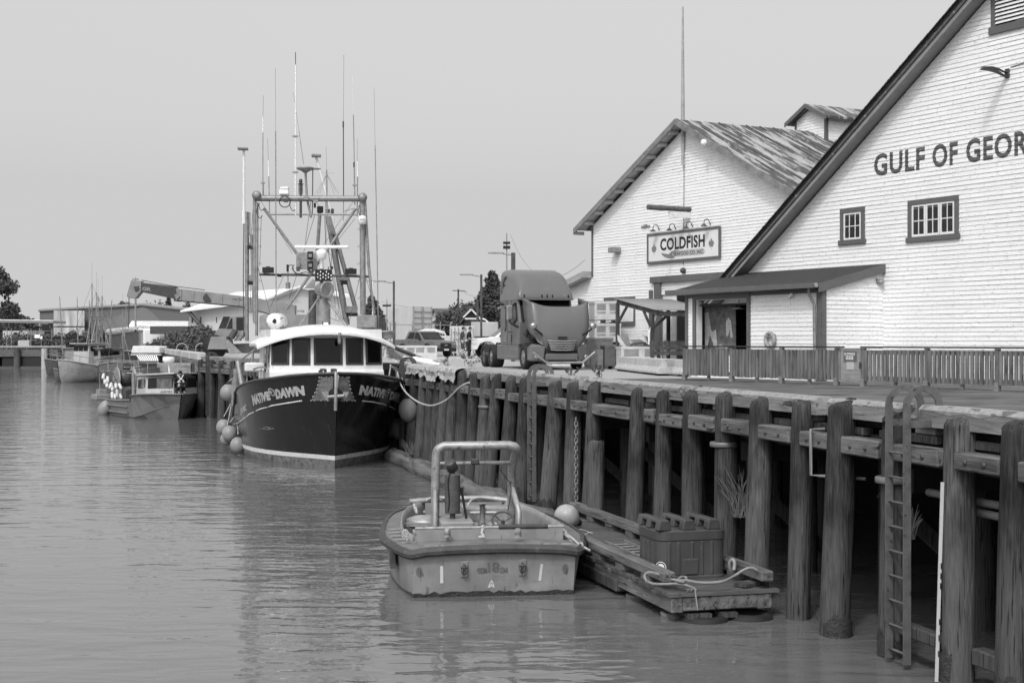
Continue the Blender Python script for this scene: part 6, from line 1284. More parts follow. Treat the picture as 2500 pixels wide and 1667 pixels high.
cabp = plate('cab', [(532, 803), (546, 772), (597, 770), (599, 822), (560, 822), (520, 822)], 1.3, m_cr, y0=-.8, reg=None)
plate('cab_window', [(534, 801), (545, 773), (561, 773), (551, 801)], .02, m_glass2, cabp, y0=-.83, bev=0); plate('cab_window', [(553, 802), (563, 778), (567, 776), (567, 802)], .02, m_glass2, cabp, y0=-.83, bev=0); plate('cab_door_opening', [(577, 775), (594, 775), (594, 806), (577, 806)], .02, m_black, cabp, y0=-.83, bev=0)
plate('chassis_front', [(515, 822), (552, 822), (558, 853), (506, 853)], 2.0, m_cr, y0=-1.4); plate('chassis', [(500, 842), (760, 832), (760, 862), (495, 862)], 2.2, m_dsteel, y0=-.9); plate('outrigger', [(555, 828), (590, 862), (560, 864), (550, 840)], .4, m_steel, y0=-1.5); plate('cab_panel', [(570, 832), (590, 806), (600, 808), (585, 832)], .5, m_cr, y0=-1.3)
b = MB(); b.tube([rQ(930, 1230, 90.6), rQ(1010, 1090, 90.6)], .2, 12); part('air_tank', b, m_dsteel, crn, w=True)
for x in (530, 700): b = MB(); b.lathe([(.3, -.3), (.75, -.28), (.8, 0), (.75, .28), (.3, .3)], V((qf(x, 0).x, YC-.7, .8)), (0, 1, 0), 18); part('wheel', b, m_black, crn, w=True)
# ================================================================ the yard: lorry, pickups, tubs, men
m_truck = mat('grey_truck_paint', .125, .38, var=.05, scale=1, spot=.04, sv=.17, ss=5, coat=.15, spec=.5); m_chr = mat('chrome', .42, .3, metal=.8, var=.1); m_tyre = m_black
def wheel(par, c, r, w, side, lug=10, world=False):
    c = V(c); b = MB(); ax = V((side, 0, 0))
    b.lathe([(r*.62, -w/2), (r*.95, -w/2), (r, -w*.35), (r, w*.35), (r*.95, w/2), (r*.62, w/2), (r*.6, w*.3)], c, ax, 28); o = part('wheel', b, m_tyre, par)
    b = MB(); b.lathe([(r*.6, w*.35), (r*.58, w*.42), (r*.5, w*.2), (r*.3, w*.05), (r*.28, w*.35), (r*.16, w*.5), (.001, w*.52)], c, ax, 24); rm = part('rim', b, m_galv, o)
    if lug:
        b = MB()
        for i in range(lug): a = 2*math.pi*i/lug; p = c+V((side*w*.1, r*.4*math.cos(a), r*.4*math.sin(a))); b.tube([p, p+ax*w*.3], .018, 6)
        part('lug_nut', b, m_chr, rm)
    return o
trk = thing('truck_tractor', 'large grey sleeper truck tractor with its hood tipped open towards the camera', 'truck', (1.98, 57.5, 0), PHI)
def sect(w, z0, z1, y, r, n=6, taper=0):
    out = [V((-w, y, z0))]
    for i in range(n+1): a = math.pi-math.pi/2*i/n; out.append(V((-w+taper+r+r*math.cos(a), y+0, z1-r+r*math.sin(a))))
    for i in range(n+1): a = math.pi/2-math.pi/2*i/n; out.append(V((w-taper-r+r*math.cos(a), y, z1-r+r*math.sin(a))))
    return out+[V((w, y, z0))]
b = MB(); S = [sect(1.13, 2.9, 2.98, 2.12, .04), sect(1.17, 2.9, 3.12, 2.14, .1), sect(1.19, 2.9, 3.32, 2.25, .2), sect(1.2, 2.9, 3.6, 2.48, .34, taper=.03), sect(1.21, 2.9, 3.92, 2.85, .34, taper=.05), sect(1.21, 2.9, 4.1, 3.3, .34, taper=.06), sect(1.21, 2.9, 4.22, 3.9, .33, taper=.06), sect(1.21, 2.9, 4.26, 4.6, .3, taper=.06), sect(1.21, 2.9, 4.26, 5.15, .28, taper=.06)]
b.grid([s[::-1] for s in S], True); b.add(S[-1], [tuple(range(len(S[-1])))]); b.add(S[0][::-1], [tuple(range(len(S[0])))]); rfr = part('roof_fairing', b, m_truck, trk)
b = MB()
for x in (-.95, -.18, .05, .28, .98): b.ball((x, 2.12, 3.05), (.035, .03, .07), 8, 6)
part('marker_lamp', b, m_black, rfr)
b = MB(); pr = [(2.95, 2.45), (2.95, 5.15), (1.0, 5.15), (1.0, 2.1), (1.95, 2.0)]
b.prism([(-1.19, y, z) for z, y in pr], (2.38, 0, 0)); cb_ = part('cab', b, m_truck, trk, bev=.04)
b = MB(); b.add([(-1.1, 1.97, 1.98), (1.1, 1.97, 1.98), (1.08, 2.4, 2.9), (-1.08, 2.4, 2.9)], [(0, 1, 2, 3)]); part('windscreen', b, m_glass, trk)
b = MB(); b.bx(-1.19, 1.19, 2.1, 2.5, 2.88, 2.96); part('sun_visor', b, m_truck, trk)
def sidepoly(pts, x=-1.2, d=.012): b = MB(); b.prism([(x, y, z) for y, z in pts], (-d, 0, 0)); return b
fw_ = part('window_frame', sidepoly([(2.3, 2.05), (2.95, 1.85), (3.02, 2.0), (2.95, 2.72), (2.75, 2.8), (2.5, 2.75)]), m_black, trk); part('pane', sidepoly([(2.38, 2.1), (2.88, 1.95), (2.93, 2.05), (2.87, 2.66), (2.72, 2.72), (2.55, 2.68)], -1.213), m_glass2, fw_)
ov = [(4.25+.13*math.cos(a)*(1), 2.1+(.42 if math.sin(a) > 0 else -.42)+.13*math.sin(a)) for a in [i*math.pi/8 for i in range(16)]]
f2 = part('sleeper_window', sidepoly(ov), m_black, trk); part('pane', sidepoly([(4.25+(y-4.25)*.6, 2.1+(z-2.1)*.85) for y, z in ov], -1.213), m_truck, f2)
b = MB()
for k in range(4): b.bx(-1.21, -1.19, 4.1, 4.55, 1.15+k*.13, 1.23+k*.13)
part('side_vent', b, m_galv, trk)
b = MB(); b.bx(-1.22, -1.19, 3.2, 3.24, 1.1, 1.45); b.bx(-1.205, -1.2, 3.0, 3.9, 1.55, 1.57); b.tube([(-1.2, 4.6, 2.75), (-1.35, 4.6, 2.78)], .05, 8); part('door_handle', b, m_black, trk)
b = MB()
for y in (3.28, 3.95): b.bx(-1.196, -1.188, y, y+.012, 1.0, 2.9)
b.bx(-1.196, -1.188, 2.3, 5.15, 2.9, 2.915); part('door_seam', b, m_black, trk)
b = MB(); b.tube(spline([(-1.16, 4.75, 3.3), (-1.19, 4.6, 3.7), (-1.17, 4.35, 3.86), (-1.17, 4.1, 3.88)], 5), .018, 5); b.tube([(-1.19, 4.66, 3.55), (-1.195, 4.35, 3.58)], .018, 5); b.tube(spline([(-1.2, 4.9, 3.2), (-1.2, 4.75, 3.75), (-1.15, 4.3, 3.95), (-1.12, 3.9, 3.95)], 5), .012, 5); part('fairing_emblem', b, m_black, trk)
mr_ = MB(); mr_.box((-1.52, 2.35, 2.35), (.26, .16, .62)); mo = part('mirror', mr_, m_chr, trk, bev=.04)
b = MB(); b.tube(spline([(-1.55, 2.35, 2.1), (-1.5, 2.3, 1.95), (-1.3, 2.2, 1.8), (-1.15, 2.15, 1.75)], 4), .05, 7); b.tube([(-1.45, 2.35, 2.62), (-1.2, 2.5, 2.75)], .04, 7); part('mirror_arm', b, m_black, mo)
mr_ = MB(); mr_.box((1.52, 2.35, 2.35), (.26, .16, .62)); mo = part('mirror', mr_, m_chr, trk, bev=.04)
# hood, tipped forward: rows from grille to rear edge
HR = [(.72, -.02, .62, .1), (.98, -.12, .72, .15), (1.22, -.15, .94, .35), (1.45, -.13, 1.1, .6), (1.8, -.06, 1.18, .8), (2.15, .02, 1.19, .9), (2.42, .14, 1.2, .95), (2.54, .2, 1.24, 1.0)]
b = MB(); rows = []; n_ = 24
for i, (z, yc, hw, bk) in enumerate(HR):
    row = []; last = i == len(HR)-1
    for k in range(n_+1):
        a = -1+2*k/n_; x = hw*math.copysign(min(1, abs(a)*1.2), a); e = max(0, abs(a)-.8)/.2
        lift = (.42*abs(a)**3) if i >= 6 else .1*abs(a)**3*(i/6)
        row.append(V((x*(1-.02*e), yc+.06*a*a+bk*e**1.6*1.3, z+lift)))
    rows.append(row)
b.grid(rows); hood = part('hood', b, m_truck, trk)
sd_ = hood.modifiers.new('thick', 'SOLIDIFY'); sd_.thickness = .04; sd_.offset = 1
b = MB(); b.tube(spline([rows[6][6]+V((0, -.02, 0)), rows[4][7]+V((0, -.02, 0)), rows[3][9]+V((.02, -.02, 0)), rows[3][12]+V((0, -.02, -.02)), rows[3][15]+V((-.02, -.02, 0)), rows[4][17]+V((0, -.02, 0)), rows[6][18]+V((0, -.02, 0))], 6), .022, 6); b.box((0, -.2, 1.32), (.4, .04, .08)); part('hood_crease', b, m_truck, hood)
b = MB(); b.box((0, -.215, 1.30), (.38, .03, .09)); part('hood_vent', b, m_black, hood)
b = MB(); b.bx(-.6, .6, -.16, -.1, .78, 1.18); gr = part('grille', b, m_black, trk)
for k in range(5): b = MB(); z = .8+k*.09; w_ = .48+.033*k; b.tube([(-w_, -.17, z+.02), (-w_*.5, -.2, z), (w_*.5, -.2, z), (w_, -.17, z+.02)], .033, 6); part('grille_bar', b, m_chr, gr)
for s in (-1, 1):
    b = MB(); b.add([(s*.8, .0, 1.0), (s*1.0, .16, 1.15), (s*1.08, .4, 1.55), (s*.95, .08, 1.4)], [(0, 1, 2, 3) if s > 0 else (3, 2, 1, 0)]); b.v = [p+V((0, -.16, 0)) for p in b.v]; part('headlight', b, m_galv, hood)
    b = MB(); b.tube([(s*.85, -.2, 1.42), (s*1.05, -.32, 1.55), (s*1.2, -.35, 1.66)], .04, 7); a_ = part('hood_mirror_arm', b, m_black, hood); b = MB(); b.ball((s*1.25, -.36, 1.78), (.15, .1, .13), 12, 8); part('hood_mirror', b, m_chr, a_)
    b = MB(); b.prism([(s*1.22, .1, .35), (s*1.22, .75, .35), (s*1.22, .75, .95), (s*1.22, .3, 1.05), (s*1.15, .05, 1.0)], (-s*.5, -.18, 0)); part('fender', b, m_truck, trk, bev=.06)
    b = MB(); b.lathe([(.09, 0), (.1, .03), (.06, .05)], (s*1.05, -.05, .52), (0, -1, 0), 12); part('fog_lamp', b, m_galv, trk)
b = MB(); b.bx(-.68, .68, -.18, .2, .38, .66); part('bumper', b, m_truck, trk, bev=.05); b = MB(); b.bx(-.66, .66, -.1, .3, .66, .79); b.bx(-.8, .8, .0, .6, .25, .42); part('lower_intake', b, m_black, trk)
b = MB(); b.tube([(-1.3, -.42, .72), (-.75, -.5, .3), (.75, -.5, .3), (1.3, -.42, .72)], .05, 10); bb = part('bull_bar', b, m_chr, trk)
b = MB(); b.tube([(-.72, -.48, .32), (-.6, -.1, .4)], .05, 6); b.tube([(.72, -.48, .32), (.6, -.1, .4)], .05, 6); part('bar_bracket', b, m_dsteel, bb)
b = MB(); b.box((0, 1.3, 1.3), (1.2, 1.4, 1.0)); b.bx(-1.0, 1.0, .9, 1.9, .9, 1.1)
for k in range(14): b.tube([(-.75+rnd.uniform(-.3, .2), .9+rnd.uniform(0, .9), 1+rnd.uniform(0, .7)), (-.8+rnd.uniform(-.3, .2), 1+rnd.uniform(0, .9), 1.2+rnd.uniform(0, .7))], .04, 6)
part('engine', b, m_black, trk)
b = MB(); b.bx(-1.2, -.4, 2.25, 5.7, .38, 1.02); b.bx(.4, 1.2, 2.25, 5.7, .38, 1.02); ss_ = part('side_fairing', b, m_truck, trk, bev=.04)
b = MB(); b.bx(-1.22, -1.2, 2.3, 3.4, .8, .84); b.bx(-1.22, -1.2, 2.3, 3.9, .5, .55); part('step', b, m_galv, ss_)
b = MB(); b.bx(-.45, -.3, 1, 8.6, .6, .9); b.bx(.3, .45, 1, 8.6, .6, .9); b.bx(-.6, .6, 6.2, 8.2, .95, 1.1); part('chassis_rail', b, m_black, trk)
for s in (-1, 1):
    wheel(trk, (s*1.08, 1.35, .52), .52, .3, s); [wheel(trk, (s*1.0, y, .51), .51, .52, s) for y in (6.6, 7.95)]
# ---- pickups
def pickup(name, lab, p, ang, m, canopy=False):
    o = thing(name, lab, 'pickup truck', p, ang)
    prof = [(.05, .5), (0, .75), (.02, 1.08), (.1, 1.16), (1.35, 1.24), (1.5, 1.26), (2.25, 1.86), (2.5, 1.93), (3.5, 1.93), (3.75, 1.86), (3.95, 1.3), (5.35, 1.3), (5.4, .6), (4.95, .52), (4.75, .85), (4.4, .98), (4.05, .95), (3.75, .8), (3.6, .5), (1.65, .48), (1.55, .8), (1.25, .98), (.9, .98), (.6, .85), (.45, .52)]
    b = MB(); W_ = .95; vs = []
    for s in (-1, 1): vs += [V((s*(W_ if z < 1.28 else W_-.17*(z-1.28)/.65), y, z)) for y, z in prof]
    n = len(prof); b.add(vs, [tuple(range(n)), tuple(range(2*n-1, n-1, -1))]+[((i+1) % n, i, n+i, n+(i+1) % n) for i in range(n)]); bd = part('body', b, m, o, bev=.03)
    b = MB(); b.add([(-.86, 1.54, 1.27), (.86, 1.54, 1.27), (.78, 2.2, 1.81), (-.78, 2.2, 1.81)], [(0, 1, 2, 3)]); b.v = [p_+V((0, -.015, .02)) for p_ in b.v]; part('windscreen', b, m_glass2, o)
    for s in (-1, 1):
        for q in ([(1.75, 1.3), (2.25, 1.78), (2.7, 1.83), (2.7, 1.32)], [(2.78, 1.32), (2.78, 1.83), (3.45, 1.82), (3.68, 1.35)]):
            b = MB(); b.add([V((s*(W_+.008-.17*(z-1.28)/.65), y, z)) for y, z in q], [(0, 1, 2, 3)]); part('side_window', b, m_glass, o)
        wheel(o, (s*.86, 1.07, .4), .4, .26, s, 0); wheel(o, (s*.86, 4.25, .4), .4, .26, s, 0)
        b = MB(); b.bx(s*.5, s*.93, -.02, .06, .92, 1.02); part('headlight', b, m_chr, o); b = MB(); b.box((s*1.07, 1.85, 1.33), (.2, .12, .16)); part('mirror', b, m_black, o, bev=.03)
        b = MB(); b.bx(s*(W_-.0), s*(W_+.02), 2.45, 2.6, 1.1, 1.14); b.bx(s*W_, s*(W_+.02), 3.3, 3.45, 1.1, 1.14); part('door_handle', b, m_black, o)
    b = MB(); b.bx(-.48, .48, -.03, .05, .7, 1.02); g_ = part('grille', b, m_black, o); b = MB(); b.bx(-.93, .93, -.08, .1, .42, .66); part('bumper', b, m_black, o, bev=.04)
    b = MB(); b.bx(-.2, .2, -.1, -.08, .5, .6); part('licence_plate', b, m_wplast, o)
    if not canopy:
        em = [(-.13, .02), (-.05, .02), (-.035, .04), (.13, .04), (.115, -.02), (.05, -.02), (.035, -.04), (-.145, -.04)]; b = MB(); b.add([(x, -.04, .88+z) for x, z in em], [tuple(range(8))]); part('grille_emblem', b, m_chr, g_)
    else:
        b = MB(); b.prism([(-.9, y, z) for y, z in ((3.85, 1.3), (3.95, 2.02), (5.35, 2.0), (5.35, 1.3))], (1.8, 0, 0)); c_ = part('canopy', b, m, o, bev=.04); b = MB(); b.bx(-.915, -.905, 4.1, 5.2, 1.42, 1.95); b.bx(.905, .915, 4.1, 5.2, 1.42, 1.95); part('canopy_window', b, m_wplast, c_)
    return o
pk = rS(1010, 1300, 103); pk.z = 0
pickup('pickup_truck', 'grey crew cab pickup truck facing right, parked left of the two men', (pk.x-.1, 103.5, 0), R(38), m_truck)
pv = MB(); pv.bx(-7, 9, 83, 92, 0, .15); pav = struct('pavement', pv, m_conc)
pickup('pickup_truck', 'white pickup truck with canopy parked behind the grey truck tractor', (rS(1400, 1000, 86).x-.3, 85.5, .15), R(-78), mat('white_car_paint', .75, .3, var=.03, coat=.3), True)
# ---- two men
def man(lab, x, Y, rz, phone, wears, hr):
    J = dict(pelvis=(0, 0, 1.0), waist=(0, .01, 1.15), chest=(0, 0, 1.4), neck=(0, -.02, 1.58), chin=(0, -.06, 1.66), head=(0, -.07, 1.74), crown=(0, -.06, 1.86), face=(0, -1, -.45),
             shL=(.2, 0, 1.5), elL=(.25, -.04, 1.2), wrL=(.16, -.26, 1.12), hdL=(.12, -.33, 1.13), shR=(-.2, 0, 1.5), elR=(-.26, .0, 1.2), wrR=(-.2, -.24, 1.1), hdR=(-.14, -.32, 1.12),
             hpL=(.1, 0, .96), knL=(.12, -.02, .52), anL=(.12, .03, .1), toL=(.14, -.14, .05), hpR=(-.1, 0, .96), knR=(-.12, -.02, .52), anR=(-.13, .03, .1), toR=(-.16, -.14, .05))
    p = rS(x, 1000, Y); o = human('person', lab, (p.x, Y, .15), rz, J, m_skin, wears, hr)
    b = MB()
    for s in (-1, 1): b.ball((s*.135, -.06, .05), (.055, .15, .05), 10, 6)
    part('shoe', b, m_blk, o)
man('standing man in dark cap, grey shirt and knee shorts, left of the pair', 1250, 84.2, R(100), 0, [('shirt', *SH_, [.185, .175, .165, .1, .08, .1, .08, .08], m_shirt), ('shorts', *ST_, [.165, .135, .1, .135, .1, .16], m_short)], ('cap', m_hair))
man('standing man in black shirt and long dark trousers looking down, right of the pair', 1352, 84.6, R(82), 1, [('shirt', *SH_, [.175, .16, .155, .1, .075, .1, .075, .08], m_blk), ('trousers', *PN_, [.16, .13, .1, .08, .13, .1, .08, .15], m_blk)], ('hair', m_hair))
# ---- fish totes
def tote(lab, p, rz, w, d, h, m, vents=True, word=None, name='fish_tote', group=None):
    o = thing(name, lab, 'fish tote', p, rz, group); b = MB(); t = .06
    b.bx(-w/2, w/2, -d/2, -d/2+t, .12, h); b.bx(-w/2, w/2, d/2-t, d/2, .12, h); b.bx(-w/2, -w/2+t, -d/2+t, d/2-t, .12, h); b.bx(w/2-t, w/2, -d/2+t, d/2-t, .12, h); b.bx(-w/2+t, w/2-t, -d/2+t, d/2-t, .12, .18); part('tote_body', b, m, o, bev=.015)
    for x in (-w*.42, 0, w*.42): b = MB(); b.box((x, 0, .06), (.14, d*.96, .118)); part('tote_foot', b, m, o)
    b = MB(); b.bx(-w/2-.02, w/2+.02, -d/2-.02, -d/2, h-.1, h); b.bx(-w/2-.02, -w/2, -d/2, d/2, h-.1, h)
    for x in (-w/2+.01, -.04, w/2-.09): b.bx(x, x+.08, -d/2-.018, -d/2, .12, h-.1)
    part('tote_rim', b, m, o)
    if vents:
        for s in (-1, 1):
            b = MB()
            for k in range(6): b.bx(s*w*.25-w*.18, s*w*.25+w*.18, -d/2-.006, -d/2-.001, h-.38+k*.045, h-.36+k*.045)
            part('vent_slot', b, m_dsteel, o)
    if word: b = MB(); [text(b, word, lambda a, c: (x0+w*.36*a, -d/2-.004, h*.42+.09*c), .02) for x0 in (-w*.44, w*.07)]; part('tote_lettering', b, m_dsteel, o)
    return o
m_tw = mat('dull_white_plastic', .58, .55, var=.12, scale=3, spot=.05, sv=.3, ss=6); m_tg = mat('grey_tote_plastic', .13, .6, var=.15, scale=4)
tp_ = lambda fx, Y: ((fx-1250)/F*Y, Y, 0)
A_ = AZ+math.pi/2
tote('pale slatted fish tote in front of the grey pickup, left of a matching one', (rS(410, 1300, 80).x-.15, 80.3, 0), R(4), 1.25, 1.15, .92, m_tw, group='pale fish totes'); tote('pale slatted fish tote in front of the grey pickup, nearer the two men', (rS(680, 1300, 80).x+.02, 80, 0), R(4), 1.25, 1.15, .92, m_tw, group='pale fish totes')
x_, y_, _ = tp_(900+2085/3.6185, 61.5)
tote('lower of two stacked pale fish totes right of the truck nose', (x_, 61.5, .0), R(10), 1.15, 1.1, .0+1.0, m_tw, group='stacked pale totes'); tote('middle pale fish tote stacked right of the truck nose', (x_, 61.5, 1.0), R(10), 1.15, 1.1, .92, m_tw, True, 'COLDFISH', group='stacked pale totes'); tote('topmost pale fish tote stacked right of the truck nose', (x_, 61.5, 1.95), R(10), 1.15, 1.1, .92, m_tw, True, 'COLDFISH', group='stacked pale totes')
tote('dark grey tote with ribbed side standing left of the concrete barrier', (*tp_(900+2150/3.6185, 59.4)[:2], 0), R(8), .78, .9, .98, m_tg, False); tote('taller grey tote half hidden behind the truck bumper', (*tp_(900+2030/3.6185, 60.6)[:2], 0), R(8), 1.1, .8, 1.3, mat('mid_grey_tote', .2, .6, var=.12), False)
b = MB(); x_ = tp_(900+2015/3.6185, 59)[0]; b.box((x_, 59, .42), (.55, .06, .8), .2); solo('steel_plate', b, m_steel, 'flat grey plate leaning between the truck bumper and dark tote', 'plate', (x_, 59, 0), bev=.01)
x_ = tp_(1480+550/6.818, 57)[0]
tote('battered pale tote heaped with scrap boards behind the concrete barrier', (x_, 57.2, 0), R(6), 1.65, 1.2, .95, m_tw); u = rU
for lab, pts, m in (('pale scrap sheet leaning at the left end of the scrap tote', [(185, 800), (230, 840), (370, 1050), (340, 1060), (190, 900)], m_tw), ('grey scrap board standing upright in the scrap tote', [(285, 770), (345, 800), (415, 1020), (380, 1060), (330, 1000)], m_steel), ('narrow pale scrap board tilted at the right of the scrap tote', [(605, 790), (640, 810), (725, 1020), (690, 1040)], m_wplast), ('thin grey scrap board beside the tilted pale board in the tote', [(655, 810), (685, 830), (750, 1040), (715, 1040)], m_steel), ('crumpled grey scrap lid lying on top of the scrap tote', [(385, 880), (560, 870), (640, 930), (600, 965), (500, 960), (430, 920)], m_steel)):
    b = MB(); Y_ = 56.9+rnd.uniform(0, .5); b.prism([u(x, y, Y_) for x, y in pts], (.02, .07, 0)); solo('scrap_board', b, m, lab, 'scrap', tuple(u(*pts[-1], Y_)), group='scrap in the tote')
b = MB()
for k in range(5): b.ball(u(470+k*45, 1010+rnd.uniform(-20, 20), 57.1), (.22, .3, .2), 10, 6)
solo('bundled_netting', b, m_dsteel, 'dark bundled netting stuffed in the middle of the scrap tote', 'netting', tuple(u(540, 1050, 57.1)))
b = MB()
for k, (z, y) in enumerate(((.62, 0), (.82, .02), (1.0, .05))): b.bx(-.3, 4, y, y+.08, z, z+.17)
for x in (0, 1.6, 3.2): b.bx(x, x+.12, .1, .2, 0, 1.0)
solo('timber_bench', b, m_pile2, 'pale lumber rack of stacked planks behind the concrete barrier', 'lumber rack', tuple(V((u(860, 1000, 54.5).x, 54.5, 0))), R(6), w=False)
def barrier(lab, p, q, h=.56, w=.5):
    p, q = V(p), V(q); d = q-p; o = thing('concrete_barrier', lab, 'barrier', p, math.atan2(d.y, d.x), 'concrete barriers'); b = MB()
    sec = [(-w/2, .06), (w/2, .06), (w/2, .14), (w*.22, .3), (w*.17, h), (-w*.17, h), (-w*.22, .3), (-w/2, .14)]; b.prism([(0, y, z) for y, z in sec], (d.length, 0, 0)); part('barrier_block', b, m_conc, o, bev=.02)
    b = MB(); b.bx(.3, .5, -w*.4, w*.4, 0, .06); b.bx(d.length-.5, d.length-.3, -w*.4, w*.4, 0, .06); part('timber_skid', b, m_dark, o)
barrier('concrete barrier with chipped end standing nearer the truck', (4.3, 56.2, 0), (5.1, 47.6, 0)); barrier('concrete barrier running up to the left end of the picket fence', (4.9, 51.8, 0), (5.75, 46.6, 0))
# ---- canopy on posts
kw = Wall(CX, CY, -3.0); (ka, kza), (kb, kzb) = kw.uz(*rU.f(190, 205)), kw.uz(*rU.f(830, 385))
can = thing('timber_canopy', 'grey corrugated canopy on timber posts against the warehouse front', 'canopy', tuple(V((CX, CY, 0))-E2*3.0), AZ)
b = MB(); rows = []
for i in range(61): v = -.15+2.85*i/60; dz = .018*math.sin(i*2.1); rows.append([(ka-.1, v, kza+.03+dz), (kb+.15, v, kzb+.0+dz)])
b.grid(rows); cs_ = part('corrugated_sheet', b, mat('grey_corrugated', .26, .5, var=.12), can); sd_ = cs_.modifiers.new('thick', 'SOLIDIFY'); sd_.thickness = .01
b = MB(); b.beam((ka, 0, kza-.1), (kb+.1, 0, kzb-.1), .09, .2); b.beam((ka, 2.5, kza-.1), (kb+.1, 2.5, kzb-.1), .09, .2); b.bx(kb, kb+.09, .05, 2.45, kzb-.24, kzb-.06); part('rafter', b, m_pile2, can)
for u_ in (ka, kb-.25):
    for v in (0, 2.5): b = MB(); b.bx(u_-.06, u_+.06, v-.06, v+.06, 0, kza-.15 if u_ == ka else kzb-.1); part('post', b, m_pile2, can)
b = MB(); b.beam((ka+.05, 0, kza-.95), (ka+.7, 0, kza-.3), .06, .1); b.beam((kb-.3, 0, kzb-.75), (kb-.95, 0, kzb+.1), .06, .1); b.beam((kb-.25, 0, kzb-.75), (kb-.25, .7, kzb-.2), .06, .1); part('knee_brace', b, m_pile2, can)
b = MB(); b.tube([rU(850, 430, 55.5), rU(715, 760, 55.6), rU(715, 960, 55.6)], .05, 8); part('rain_pipe', b, m_wplast, can, w=True)
# ---- chute and bucket on the edge by the black bow
b = MB(); s_ = rS
ch = thing('fish_chute', 'grey steel fish chute lying along the wharf edge behind the black boat', 'chute', tuple(V((s_(400, 1300, 52).x, 52, 0))))
b.prism([s_(90, 1130, 53), s_(515, 1305, 52), s_(600, 1350, 51.8), s_(800, 1395, 51.5), s_(790, 1410, 51.5), s_(400, 1400, 52), s_(80, 1330, 53)], (.15, .5, 0)); part('chute_side', b, m_galv, ch, w=True); b = MB(); b.tube([s_(90, 1122, 52.9), s_(515, 1300, 51.9)], .05, 6); part('chute_edge', b, m_dsteel, ch, w=True)
b = MB(); b.tube([s_(360, 1345, 51.5), s_(905, 1455, 50.6)], .09, 10); b.tube([s_(500, 1345, 51.8), s_(800, 1400, 51.2)], .07, 10); part('chute_pipe', b, m_wplast, ch, w=True)
b = MB(); c_ = s_(70, 1000, 50); b.lathe([(.28, -.1), (.3, .1), (.33, .12), (.34, .16), (.2, .18)], c_, n=18); solo('round_tub', b, m_galv, 'round pale tub sitting behind the wheelhouse roof corner', 'tub', tuple(c_-V((0, 0, .1))))
# ================================================================ far shore: buildings, trees, poles
def tree(name, lab, p, h, w, shape='round', n=900, leaf=.3, m=None, trunk=.12, seed=1, cat='tree', group=None):
    q = random.Random(seed); p = V(p); o = thing(name, lab, cat, p, 0, group); b = MB()
    th = h*(.35 if shape == 'round' else .12 if shape == 'bush' else .9); b.tube([(0, 0, -.1), (q.uniform(-.1, .1), 0, th*.5), (q.uniform(-.2, .2), 0, th)], [trunk*h*.12+.05, trunk*h*.09+.04, .05], 7)
    cl = []
    for k in range(26 if shape != 'cone' else 34):
        if shape == 'cone': t = (k+.5)/34; z = h*(.12+.86*t); rr = w/2*(1-t)**.75*q.uniform(.45, 1); a = k*2.4; c = V((rr*math.cos(a), rr*math.sin(a), z)); r = w*.2*(1-t*.7)
        else:
            a, t = q.uniform(0, 6.28), q.uniform(-.85, 1); rr = math.sqrt(max(0, 1-t*t))*q.uniform(.35, 1)*w/2; zc = h*(.62 if shape == 'round' else .5); c = V((rr*math.cos(a), rr*math.sin(a), zc+t*h*(.36 if shape == 'round' else .42))); r = w*q.uniform(.12, .2)
        cl.append((c, r))
        if shape == 'round' and k % 2 == 0: b.tube([(0, 0, th*.8), tuple(c*.6+V((0, 0, h*.18))), tuple(c)], [.05*h*.2, .06, .02], 5)
    part('trunk', b, m_bark, o); b = MB()
    for i in range(n):
        c, r = cl[i % len(cl)]; d = V((q.gauss(0, 1), q.gauss(0, 1), q.gauss(0, .8))); d = d.normalized()*r*q.uniform(.35, 1.1); s_ = leaf*q.uniform(.5, 1.2)
        u_ = V((q.gauss(0, 1), q.gauss(0, 1), q.gauss(0, 1))).normalized(); v_ = u_.orthogonal().normalized(); x = c+d
        if x.z < .05: x.z = .05
        b.add([x-u_*s_, x+v_*s_*.55-u_*s_*.1, x+u_*s_, x-v_*s_*.5+u_*s_*.2], [(0, 1, 2, 3)])
    part('crown', b, m or m_leaf, o); return o
gz = lambda fx, Y, z=0: V(((fx-1250)/F*Y, Y, z))
m_corr = mat('dark_corrugated_wall', .125, .6, var=.1, scale=1, st=(3, 3, .05)); m_tarp = mat('pale_patched_sheeting', .42, .7, var=.35, scale=.35, st=(1, 1, .3), spot=.12, sv=.2, ss=.5, sst=(2, 2, .3))
def zat(fy, Y): return CZ+(833.5-fy)/F*Y
# dark long warehouse
Y0, Y1 = 300, 262
wh_ = thing('long_warehouse', 'long low dark corrugated warehouse with patched pale sheeting on its left part', 'warehouse', gz(350, 262), 0)
L0, A_, R0 = gz(97, Y0), gz(351, 280), gz(463, Y1)
b = MB(); f_ = [L0, A_, R0]; tz = [zat(758, Y0), zat(744, 280), zat(756, Y1)]
b.prism([L0, R0, R0+V((0, 0, tz[2])), A_+V((0, 0, tz[1])), L0+V((0, 0, tz[0]))], (8, 45, 0)); part('wall', b, m_corr, wh_, w=True)
b = MB(); b.tube([L0+V((0, -.2, tz[0])), A_+V((0, -.2, tz[1])), R0+V((0, -.2, tz[2]))], .35, 5); part('roof_edge', b, m_steel, wh_, w=True)
fpt = lambda fx, fy: (lambda Y: P(fx, fy, Y))(Y0+(Y1-Y0)*(fx-97)/366-.6)
for x0, x1, y0, y1 in ((131, 206, 758, 796), (131, 206, 799, 822), (208, 258, 829, 840)): b = MB(); b.add([fpt(x0, y1), fpt(x1, y1), fpt(x1, y0), fpt(x0, y0)], [(0, 1, 2, 3)]); part('sheeting', b, m_tarp, wh_, w=True)
